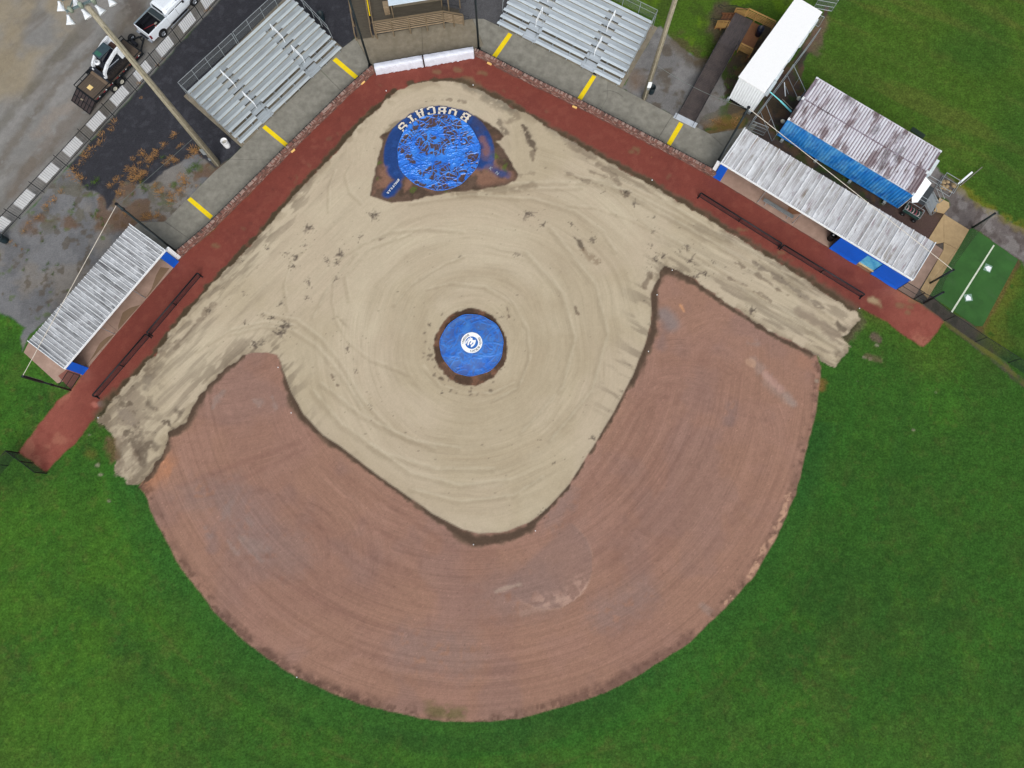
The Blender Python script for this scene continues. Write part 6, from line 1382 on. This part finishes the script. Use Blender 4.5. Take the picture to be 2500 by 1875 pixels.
# trailer
a = G(233,249,.7); b = G(348,129,.7); TT = frame(a, b); TT.translation.z = 0; tl_ang = fang(TT)
tl = thing('flatbed_trailer', 'black flatbed trailer with wooden deck and rear ramp', 'trailer', tuple(TT.translation), tl_ang)
tdeck = wood('trailer_planks', C(92, 80, 68), C(70, 60, 52), tl_ang)
TWd = 2.4; TLn = 6.2
for k in range(9):
    MB(TT).box(.02, TLn-.02, .1+k*.248, .1+k*.248+.236, .64, .69).build('deck_plank', tdeck, tl)
for y in (0.0, TWd-.08): MB(TT).box(0, TLn, y, y+.08, .48, .72).build('side_beam', black, tl)
for x in (0, TLn-.1): MB(TT).box(x, x+.1, .082, TWd-.082, .48, .715).build('end_beam', black, tl)
for y in (.02, TWd-.02):
    MB(TT).bar((0, y, 1.05), (TLn, y, 1.05), .05, .05).build('side_rail', black, tl)
    for k in range(9): MB(TT).bar((.02+k*(TLn-.04)/8, y, .7), (.02+k*(TLn-.04)/8, y, 1.05), .05, .05).build('stake', black, tl)
redr = solid('reflector_red', C(150, 30, 44), .4)
for k in range(7):
    x = .25+k*.85
    MB(TT).box(x, x+.26, .01, .07, .722, .728).build('reflector', redr, tl); MB(TT).box(x+.30, x+.42, .01, .07, .722, .728).build('reflector', white, tl)
for y in (-.12, TWd+.12):
    for x in (2.05, 2.92): wheel(TT, x, y, .39, .24, tl, None, solid('rim_cream', C(206, 204, 190), .5))
    MB(TT).box(1.55, 3.42, y-.14, y+.14, .80, .83).build('mudguard', black, tl) if y > 0 else None
# ramp gate lowered at the rear
TG_ = [(-.02, .05, .62), (-.02, TWd-.05, .62), (-1.15, TWd-.05, .12), (-1.15, .05, .12)]
gt = MB(TT).add(TG_, [(0, 1, 2, 3)]).add([(x, y, z-.03) for x, y, z in TG_], [(3, 2, 1, 0)]).build('rear_ramp', solid('ramp_mat', C(62, 54, 54), .8, 0, .1, 4), tl)
for k in range(7): y = .08+k*(TWd-.16)/6; MB(TT).bar((-.02, y, .65), (-1.15, y, .15), .04, .04).build('ramp_bar', black, gt)
for k in range(3): x = -.02-k*.56; MB(TT).bar((x, .05, .655-k*.25), (x, TWd-.05, .655-k*.25), .05, .04).build('ramp_crossbar', black, gt)
MB(TT).bar((-.55, 1.5, .46), (-.5, 1.2, .48), .12, .02).build('ramp_tag', solid('tag_pale', C(150, 138, 120)), gt)
MB(TT).bar((TLn, .35, .58), (7.5, 1.15, .55), .1, .12).bar((TLn, TWd-.35, .58), (7.5, 1.25, .55), .1, .12).build('drawbar', black, tl)
MB(TT).tube((7.1, 1.2, .15), (7.1, 1.2, .95), .05).build('jack', black, tl); MB(TT).bar((7.5, 1.2, .55), (7.9, 1.2, .5), .08, .08).build('coupler', trim, tl)
o = wheel(TT, 6.75, 2.15, .36, .22, tl); 
MB(TT).box(6.25, 6.55, .9, 1.5, .6, .9).build('battery_box', trim, tl)
pc = MB(TT).box(.55, .95, 1.15, 1.6, .692, .72).build('plywood_piece', solid('plywood', C(232, 204, 140), .7)); tag(pc, 'pale square of plywood on the trailer deck', 'plywood')
pl_ = MB(TT).bar((1.55, .7, .74), (2.1, 2.3, .74), .1, .08)
# skid steer on the trailer: faces the rear (its bucket end towards -x)
sk = thing('skid_steer', 'white compact track loader strapped on the trailer', 'loader', tuple(TT @ Vector((3.4, 1.2, .7))), tl_ang)
Tk = TT @ Matrix.Translation((3.72, 1.2, .7)); bw = solid('loader_white', C(226, 232, 238), .4, 0, .05, 2, dirt=C(150, 140, 130), dirtamt=.2); bgrey = solid('loader_grey', C(44, 48, 56), .6); org = solid('loader_orange', C(196, 84, 60), .5)
for y in (-.95, .62):
    n = 12; mb = MB(Tk)
    pr = [(-1.15+.3*math.cos(t)*1, .3+.3*math.sin(t)) for t in [PI/2+k*PI/6 for k in range(7)]]+[(1.0+.3*math.cos(t), .3+.3*math.sin(t)) for t in [-PI/2+k*PI/6 for k in range(7)]]
    m = len(pr); vs = [(x, y, z) for x, z in pr]+[(x, y+.33, z) for x, z in pr]
    mb.add(vs, [tuple(range(m)), tuple(m+i for i in range(m-1, -1, -1))]+[(i, m+i, m+(i+1) % m, (i+1) % m) for i in range(m)]); mb.build('track', solid('track_muddy', C(46, 42, 40), .9, 0, .3, 4), sk)
    for k in range(12): x = -1.15+k*.195; MB(Tk).box(x, x+.09, y-.005, y+.335, .6, .625).build('track_lug', rubber, sk)
MB(Tk).box(-1.0, 1.3, -.6, .6, .25, .95).build('chassis', bgrey, sk)
MB(Tk).box(.75, 1.55, -.78, .78, .6, 1.5).build('engine_cover', bw, sk, bevel=.06)
MB(Tk).box(.8, 1.25, -.42, .42, 1.505, 1.53).build('engine_grille', solid('grille_brown', C(72, 50, 44), .8), sk)
MB(Tk).box(1.5, 1.6, -.7, .8, 1.35, 1.52).build('tail_trim', org, sk); 
cabm = solid('cab_teal', C(56, 74, 82), .5)
MB(Tk).box(-.75, .68, -.45, .45, 1.96, 2.03).build('cab_roof', cabm, sk, bevel=.04)
MB(Tk).box(-.62, -.25, -.3, .3, 2.032, 2.045).build('roof_hatch', solid('hatch_green', C(58, 108, 92), .15), sk)
for x in (-.72, .6):
    for y in (-.43, .39): MB(Tk).box(x, x+.06, y, y+.05, .9, 1.96).build('cab_post', bgrey, sk)
for y in (-.45, .43): MB(Tk).box(-.65, .6, y, y+.015, 1.0, 1.94).build('cab_glass', glass, sk)
MB(Tk).box(.0, .4, -.25, .25, 1.1, 1.25).build('seat', bgrey, sk); MB(Tk).box(.35, .45, -.25, .25, 1.2, 1.7).build('seat_back', bgrey, sk)
for y in (-.82, .62):
    MB(Tk).add([], []) if False else None
    s_ = [(1.35, 1.75), (.7, 1.7), (-.6, 1.35), (-1.25, .95), (-1.5, .45)]
    mb = MB(Tk)
    for (xa, za), (xb, zb_) in zip(s_[:-1], s_[1:]): mb.bar((xa, y+.1, za), (xb, y+.1, zb_), .2, .22)
    mb.bar((1.35, y+.1, 1.75), (1.45, y+.1, 1.2), .2, .25); mb.build('lift_arm', bw, sk)
    MB(Tk).tube((.5, y+.1, .9), (-.9, y+.1, 1.05), .05).build('cylinder', chrome, sk)
MB(Tk).bar((-1.45, -.8, .55), (-1.45, .8, .55), .15, .45).build('coupler_plate', bgrey, sk)
MB(Tk).box(-1.65, -1.55, -1.15, 1.15, .02, .5).build('bucket_back', bgrey, sk); MB(Tk).box(-1.9, -1.65, -1.15, 1.15, .0, .04).build('bucket_edge', solid('edge_brown', C(120, 104, 88)), sk)
MB(Tk).lathe([(.12, 0), (.24, .02), (.28, .1), (.24, .18), (.12, .2)], 14, (-.98, .12, 1.25)).build('headlamp_guard', bw, sk, True)

# ------------------------------------------------------------------ home plate cover: wrinkled blue tarp with muddy water in its folds
def tarp(cx, cy, rx_px, label, amp, step, zbase, seed, hfun, name, blue1, blue2, mud, mudamt):
    c = G(cx, cy); r = (G(cx+rx_px, cy)-c).length
    n = int(2*r/step)+1; xs = np.linspace(-r, r, n).astype(np.float32); XX, YY = np.meshgrid(xs, xs); rr_ = np.sqrt(XX**2+YY**2); an = np.arctan2(YY, XX)
    edge = r*(1+.012*np.sin(an*5+seed)+.008*np.sin(an*11))
    sc = np.where(rr_ > edge, edge/np.maximum(rr_, 1e-6), 1); XX = XX*sc; YY = YY*sc
    def crease(x, y, s, sd_, w_): return np.exp(-((vnoise(x/s, y/s, sd_)-.5)/w_)**2)
    wx = XX+(fbm(XX, YY, .7, 3, seed)-.5)*1.2; wy = YY+(fbm(XX+9, YY, .7, 3, seed+1)-.5)*1.2
    c_ = np.maximum(crease(wx, wy*1.3, .9, seed, .045), .75*crease(wx*1.2+5, wy, .55, seed+2, .045)); c_ = np.maximum(c_, .4*crease(wx, wy+3, .3, seed+3, .06))
    rs = random.Random(seed)
    for k in range(110 if amp > .1 else 14):
        t0 = rs.uniform(0, 6.28); q0 = r*math.sqrt(rs.random())*.98; px_, py_ = q0*math.cos(t0), q0*math.sin(t0); ta = rs.gauss(.5, 1.1); L_ = rs.uniform(.3, 1.6)*(1.6 if k < 14 else 1)
        dx_, dy_ = math.cos(ta), math.sin(ta); al = (XX-px_)*dx_+(YY-py_)*dy_; ac = -(XX-px_)*dy_+(YY-py_)*dx_+.12*np.sin(al*2.2+k)
        c_ = np.maximum(c_, np.exp(-(ac/.035)**2)*sstep(L_, L_*.6, np.abs(al)))
    lowf = fbm(XX, YY, 1.8, 4, seed+5); rough = .35+.65*sstep(.35, .6, lowf+.35*(rr_/r)-.1)
    h = c_*rough*.75+.25*fbm(XX, YY, .35, 3, seed)
    lip = sstep(r-.35, r-.1, rr_)
    z = zbase+h*amp+lip*.03*sstep(r, r-.02, rr_)
    hh = hfun(XX, YY)
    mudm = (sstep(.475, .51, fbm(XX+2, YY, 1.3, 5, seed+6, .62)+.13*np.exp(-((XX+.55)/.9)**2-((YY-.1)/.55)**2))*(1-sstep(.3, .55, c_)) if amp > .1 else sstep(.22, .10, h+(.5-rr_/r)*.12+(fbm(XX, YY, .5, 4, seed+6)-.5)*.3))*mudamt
    col = np.empty(XX.shape+(3,), np.float32); b1 = np.array(blue1); b2 = np.array(blue2)
    t = np.clip(fbm(XX, YY, .6, 4, seed+4)*1.6-.3, 0, 1)[..., None]; col[:] = b1*(1-t)+b2*t
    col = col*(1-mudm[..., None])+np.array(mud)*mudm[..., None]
    co = np.stack([XX+c.x, YY+c.y, z+hh], -1).reshape(-1, 3).astype(np.float32)
    ii = np.arange(n*n).reshape(n, n); q = np.stack([ii[:-1, :-1], ii[:-1, 1:], ii[1:, 1:], ii[1:, :-1]], -1).reshape(-1, 4)
    ins = (rr_ <= edge*1.0+step*.9).reshape(-1); q = q[ins[q].all(1)]
    u, inv = np.unique(q.reshape(-1), return_inverse=True)
    root = thing(name, label, 'tarp', (c.x, c.y, 0))
    mt = painted(name+'_vinyl', .28, .05, 5, .25, 6, .55)
    co2 = co[u].copy(); co2[:, 0] -= c.x; co2[:, 1] -= c.y
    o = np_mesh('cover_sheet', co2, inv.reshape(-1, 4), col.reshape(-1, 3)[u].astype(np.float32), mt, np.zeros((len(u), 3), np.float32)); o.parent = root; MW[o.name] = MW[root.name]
    pts = [(c.x+r*(1+.012*math.sin(a_*5+seed)+.008*math.sin(a_*11))*math.cos(a_), c.y+r*(1+.012*math.sin(a_*5+seed)+.008*math.sin(a_*11))*math.sin(a_), zbase+.045+float(_gh(c.x+r*math.cos(a_), c.y+r*math.sin(a_)))*0+_hb(name)) for a_ in [k*PI/48 for k in range(97)]]
    MB().path(pts, .025, 5).build('hem', solid('hem_blue', C(58, 128, 226), .4), root, True)
    return root, c, r
def _gh(x, y): return 0
def _hb(name): return .0 if 'home' in name else .08
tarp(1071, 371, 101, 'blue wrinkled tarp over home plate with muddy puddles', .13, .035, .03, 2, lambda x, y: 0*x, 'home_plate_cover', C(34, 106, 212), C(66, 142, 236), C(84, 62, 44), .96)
mt_, mc_, mr_ = tarp(1152, 843, 77, 'round blue mound cover with white baseball crest', .045, .045, .03, 5, lambda x, y: np.clip(.26*sstep(3.4, .6, np.sqrt(x*x+y*y)), 0, 1), 'mound_cover', C(40, 104, 202), C(72, 134, 214), C(92, 80, 74), .35)
# crest on the mound cover
zc = .26+.03+.055
Tm = Matrix.Translation((mc_.x, mc_.y, 0)); Tm = Matrix.Translation(G(1152, 839)) 
cw = solid('crest_white', C(250, 252, 252), .5, 0, .01); cbl = solid('crest_blue', C(52, 110, 190), .45); ctx = solid('crest_text', C(120, 124, 132), .6)
def ringm(r0_, r1_, z, mat, name, n=48):
    vs = []; 
    for k in range(n): a_ = 2*PI*k/n; vs += [(r0_*math.cos(a_), r0_*math.sin(a_), z), (r1_*math.cos(a_), r1_*math.sin(a_), z)]
    return MB(Tm).add(vs, [(2*k, 2*k+1, (2*k+3) % (2*n), (2*k+2) % (2*n)) for k in range(n)]).build(name, mat, mt_)
sc_ = (G(1180, 839)-G(1152, 839)).x/28     # metres per photo pixel here
ringm(15.6*sc_, 26*sc_, zc, cw, 'crest_ring'); ringm(.001, 15.7*sc_, zc-.004, cbl, 'crest_disc')
def crest_xy(u, v): return ((u-755)/23.7*sc_, -(v-830)/23.7*sc_*1.03)
E_ = [(765,548),(800,560),(808,600),(800,650),(850,680),(895,690),(935,668),(985,670),(998,700),(990,780),(975,830),(940,920),(880,1000),(800,1070),(740,1095),(712,1075),(712,985),(765,960),(830,900),(868,845),(830,815),(785,860),(755,925),(720,945),(660,915),(655,880),(700,810),(722,765),(700,742),(665,760),(625,830),(608,890),(600,960),(560,985),(515,985),(508,930),(520,860),(560,760),(620,670),(690,600)]
MB(Tm).prism([crest_xy(*p) for p in E_], zc+.002, zc+.006).build('crest_letter_e', cw, mt_)
text_part('Bobcats', .26, Tm @ Matrix.Translation((*crest_xy(545, 705), zc+.005)) @ Matrix.Rotation(R(53+180), 4, 'Z') @ Matrix.Scale(.85, 4, (1, 0, 0)), cw, 'crest_script', mt_, .012)
def ring_text(txt, a0, step, rad, size, inward, mat, parent, T0, z, name, bold=.004):
    for k, ch in enumerate(txt):
        if ch == ' ': continue
        a_ = R(a0+step*k)
        rot = a_-PI/2 if not inward else a_+PI/2
        text_part(ch, size, T0 @ Matrix.Translation((rad*math.cos(a_), rad*math.sin(a_), z)) @ Matrix.Rotation(rot, 4, 'Z'), mat, name, parent, bold)
ring_text('ERATH BOBCATS', 32, -10.6, 20.6*sc_, .26, False, ctx, mt_, Tm, zc+.003, 'crest_text')
ring_text('BASEBALL', 113, 10.2, 20.6*sc_, .26, True, ctx, mt_, Tm, zc+.003, 'crest_text')

# ------------------------------------------------------------------ chalk lettering painted round home plate
ltr = thing('painted_lettering', 'cream painted letters BOBCATS on blue dirt above home plate', 'lettering', (Hc.x, Hc.y, 0))
cream = solid('letter_cream', C(228, 222, 206), .8, 0, .06, 4, dirt=C(190, 160, 140), dirtamt=.3); outl = solid('letter_outline', C(24, 40, 78), .8)
def rects(ch):
    s = .2
    D = {'B': [(0,0,.62,.17),(0,.83,.62,1),(.08,.1,.3,.9),(0,.43,.6,.57),(.58,.1,.8,.45),(.58,.55,.8,.9),(0,0,.12,.17)],
         'O': [(.14,0,.66,.18),(.14,.82,.66,1),(0,.14,.22,.86),(.58,.14,.8,.86)],
         'C': [(.14,0,.66,.18),(.14,.82,.66,1),(0,.14,.22,.86),(.58,.66,.8,.88),(.58,.12,.8,.34)],
         'A': [(-.02,0,.3,.15),(.5,0,.82,.15),(.05,.1,.25,.55),(.55,.1,.75,.55),(.12,.5,.32,1),(.48,.5,.68,1),(.2,.83,.6,1),(.15,.3,.65,.44)],
         'T': [(0,.82,.8,1),(0,.62,.16,.9),(.64,.62,.8,.9),(.29,.1,.51,.9),(.18,0,.62,.15)],
         'S': [(.1,0,.68,.18),(.1,.82,.68,1),(.1,.42,.68,.58),(0,.5,.22,.88),(.58,.12,.8,.5),(0,.1,.2,.34),(.6,.66,.8,.9)]}
    return D[ch]
lr = 4.42
for k, ch in enumerate('BOBCATS'):
    px = [(1137,286),(1105,276),(1080,271),(1053,270),(1026,277),(1005,291),(984,310)][k]
    pos = G(*px); rad = (pos-Hc); a_ = math.atan2(rad.y, rad.x); rot = a_+PI/2
    T = Matrix.Translation((pos.x, pos.y, 0)) @ Matrix.Rotation(rot, 4, 'Z'); hgt_ = .88; pos = pos-rad.normalized()*.05; T = Matrix.Translation((pos.x, pos.y, 0)) @ Matrix.Rotation(rot, 4, 'Z')
    for grow, z, mt in ((.03, .045, outl), (0, .052, cream)):
        mb = MB(T)
        for j, (xa, ya, xb, yb_) in enumerate(rects(ch)):
            zz = z+j*.0004
            mb.add([((xa-.4)*.92-grow, (ya-.5)*hgt_-grow, zz), ((xb-.4)*.92+grow, (ya-.5)*hgt_-grow, zz), ((xb-.4)*.92+grow, (yb_-.5)*hgt_+grow, zz), ((xa-.4)*.92-grow, (yb_-.5)*hgt_+grow, zz)], [(0, 1, 2, 3)])
        mb.build('letter_outline' if grow else 'letter', mt, ltr)
tg = thing('painted_hashtag', 'small white painted hashtag on the lower left blue tail', 'lettering', tuple(G(959,453)))
a = G(973,440); b = G(947,471); d_ = b-a
for k, ch in enumerate('#WUPKAR'):
    p = a.lerp(b, k/6); text_part(ch, .29, Matrix.Translation((p.x, p.y, .05)) @ Matrix.Rotation(math.atan2(d_.y, d_.x), 4, 'Z'), solid('letter_pale', C(206, 210, 216), .8), 'letter', tg, .012)
tg = thing('painted_letters', 'two faint white letters on the right blue tail', 'lettering', tuple(G(1206,418)))
for (px, py, ch) in ((1198, 412, 'K'), (1213.5, 423.5, 'N')):
    p = G(px, py); text_part(ch, .42, Matrix.Translation((p.x, p.y, .05)) @ Matrix.Rotation(R(-40), 4, 'Z'), solid('letter_faint', C(150, 160, 176), .8), 'letter', tg, .008)

# ------------------------------------------------------------------ base anchor plugs
for k, (px, py, lab) in enumerate([(1156,1329.5,'small white plug in dark soil at bottom sand corner'), (1307,1296,'small white plug right of the bottom sand corner'), (1604,720,'small white plug near the right dirt peak'), (1583,858,'small white plug halfway down right dark edge'),
        (1641,660,'small white plug at the tip of right dirt'), (711,1008,'small white plug on the left dark edge'), (679,897,'small white plug near the left dirt peak'), (725,1653,'small white plug on the lower left grass edge'),
        (1155,208,'small white plug on track above home plate'), (943,222,'tiny white scrap on the track left of home plate'), (1592,440,'tiny white scrap on the upper right track edge'), (2098,753,'tiny white scrap where right track meets grass'), (240,1020,'tiny white scrap where left track meets grass')]):
    c = G(px, py); o = MB().lathe([(.001, .07), (.035, .07), (.045, .05), (.045, .0)], 8, (c.x, c.y, .0)).build('anchor_plug', white); tag(o, lab, 'plug')

# ------------------------------------------------------------------ weeds
og = solid('dry_weed', C(172, 134, 88), .9, 0, .25, 6); ob2 = solid('dry_weed_brown', C(150, 118, 80), .9, 0, .25, 6); gr = solid('green_weed', C(84, 112, 44), .9, 0, .25, 6)
def weed_mesh(seed, mat, nb=42):
    r_ = random.Random(seed); mb = MB()
    for k in range(nb):
        a_ = r_.uniform(0, 2*PI); rad = .5*r_.random()**1.3; L_ = r_.uniform(.25, .6); bx = rad*math.cos(a_); by = rad*math.sin(a_); a2_ = a_+r_.uniform(-.6, .6); lean = r_.uniform(.3, 1.1)
        p = Vector((bx, by, 0)); q = p+Vector((math.cos(a2_)*L_*lean*.7, math.sin(a2_)*L_*lean*.7, L_*.6)); s_ = Vector((-math.sin(a2_), math.cos(a2_), 0))*.013
        mb.add([p-s_, p+s_, (p+q)/2+s_*1.2+Vector((0, 0, .04)), q, (p+q)/2-s_*1.2+Vector((0, 0, .04))], [(0, 1, 2, 3, 4)])
    me = bpy.data.meshes.new('weed'); me.from_pydata([tuple(v) for v in mb.v], [], mb.f); me.materials.append(mat); return me
wm = [weed_mesh(k, og) for k in range(4)]+[weed_mesh(9, ob2), weed_mesh(10, ob2)]; gmh = [weed_mesh(20, gr), weed_mesh(21, gr)]
W_ = [(424,330,1.1),(402,355,1.0),(442,355,.9),(472,368,1.3),(480,375,1.2),(350,380,.9),(372,385,1.1),(368,395,1.1),(384,372,.9),(322,388,.6),(344,398,.7),(315,415,1),(328,418,1.2),(340,430,1.2),(350,426,1.0),(322,432,1.1),(335,440,1.2),(286,438,.8),(297,448,.8),(270,455,.8),(290,472,1),
      (420,388,1.1),(408,402,1),(430,395,.9),(445,435,1.1),(452,448,1.1),(380,452,1),(392,470,1.2),(415,475,1),(440,470,1),(420,492,1.1),(370,530,1.2),(385,528,1.2),(358,535,1.1),(305,520,.8),(245,485,.6),
      (280,300,1.1),(272,318,.9),(250,330,1),(245,350,1.1),(222,365,1.1),(205,378,1.1),(212,385,1),(195,400,1),(180,415,1.1),(190,430,1.1),(200,438,1),(170,430,.8),(150,470,.9),(130,490,1),(115,505,.9),(95,530,.9),(70,545,.8),(60,565,.8),(386,160,.6),(342,205,.7),(400,145,.5),(512,22,.7),(505,28,.6),(345,240,.5),
      (415,455,.9),(480,455,.7),(362,408,.7),(460,385,.9),(300,430,.7),(1755,300,1),(1770,306,.9),(1790,300,1),(1740,296,.8),(1800,290,.8),(1715,330,.5),(40,600,.7),(55,610,.6),(28,590,.6),(1590,385,.3),(1728,425,.6)]
rw = random.Random(8)
for k, (px, py, s_) in enumerate(W_):
    for j in range(2 if k < 36 else 1):
        c = G(px+rw.uniform(-6, 6)*j, py+rw.uniform(-5, 5)*j); o = bpy.data.objects.new('dry_weed', wm[rw.randrange(4) if k < 60 or rw.random() < .5 else 4+rw.randrange(2)]); COL.objects.link(o)
        o.location = (c.x, c.y, .0); o.rotation_euler = (0, 0, rw.uniform(0, 6.28)); q_ = s_*rw.uniform(.55, .85); o.scale = (q_, q_*rw.uniform(.7, 1.1), q_*.6)
        tag(o, 'spiky dry orange weed growing through the gravel', 'weed', 'dry orange weeds in the gravel')
for (px, py, s_) in [(472,412,1.1),(465,420,1.1),(480,405,.9),(490,362,.6),(350,455,.9),(358,465,.9),(345,445,.7),(430,452,.8),(325,475,.5),(232,448,.8),(240,440,.8),(215,455,.7),(398,385,.6),(228,530,.7),(250,535,.6),(240,515,.5),(252,550,.5),(135,555,.5),(70,612,.5),(118,645,.6),(110,660,.6),(130,670,.5),(142,648,.5),(182,500,.5),(175,525,.4),(100,570,.5),(105,590,.5),(180,512,.5),(67,635,.4),(58,660,.5),(1795,170,1),(1785,190,1.1),(1778,215,1.0),(1800,195,.9),(1765,240,.8),(1930,360,.8),(2010,415,.8),(2060,440,.8),(2110,490,.8),(1960,375,.7)]:
    c = G(px, py); o = bpy.data.objects.new('green_weed', gmh[rw.randrange(2)]); COL.objects.link(o); o.location = (c.x, c.y, 0); o.rotation_euler = (0, 0, rw.uniform(0, 6.28)); o.scale = (s_*.8, s_*.8, s_*.6)
    tag(o, 'small green weed growing through the gravel or soil', 'weed', 'green weeds in the gravel')
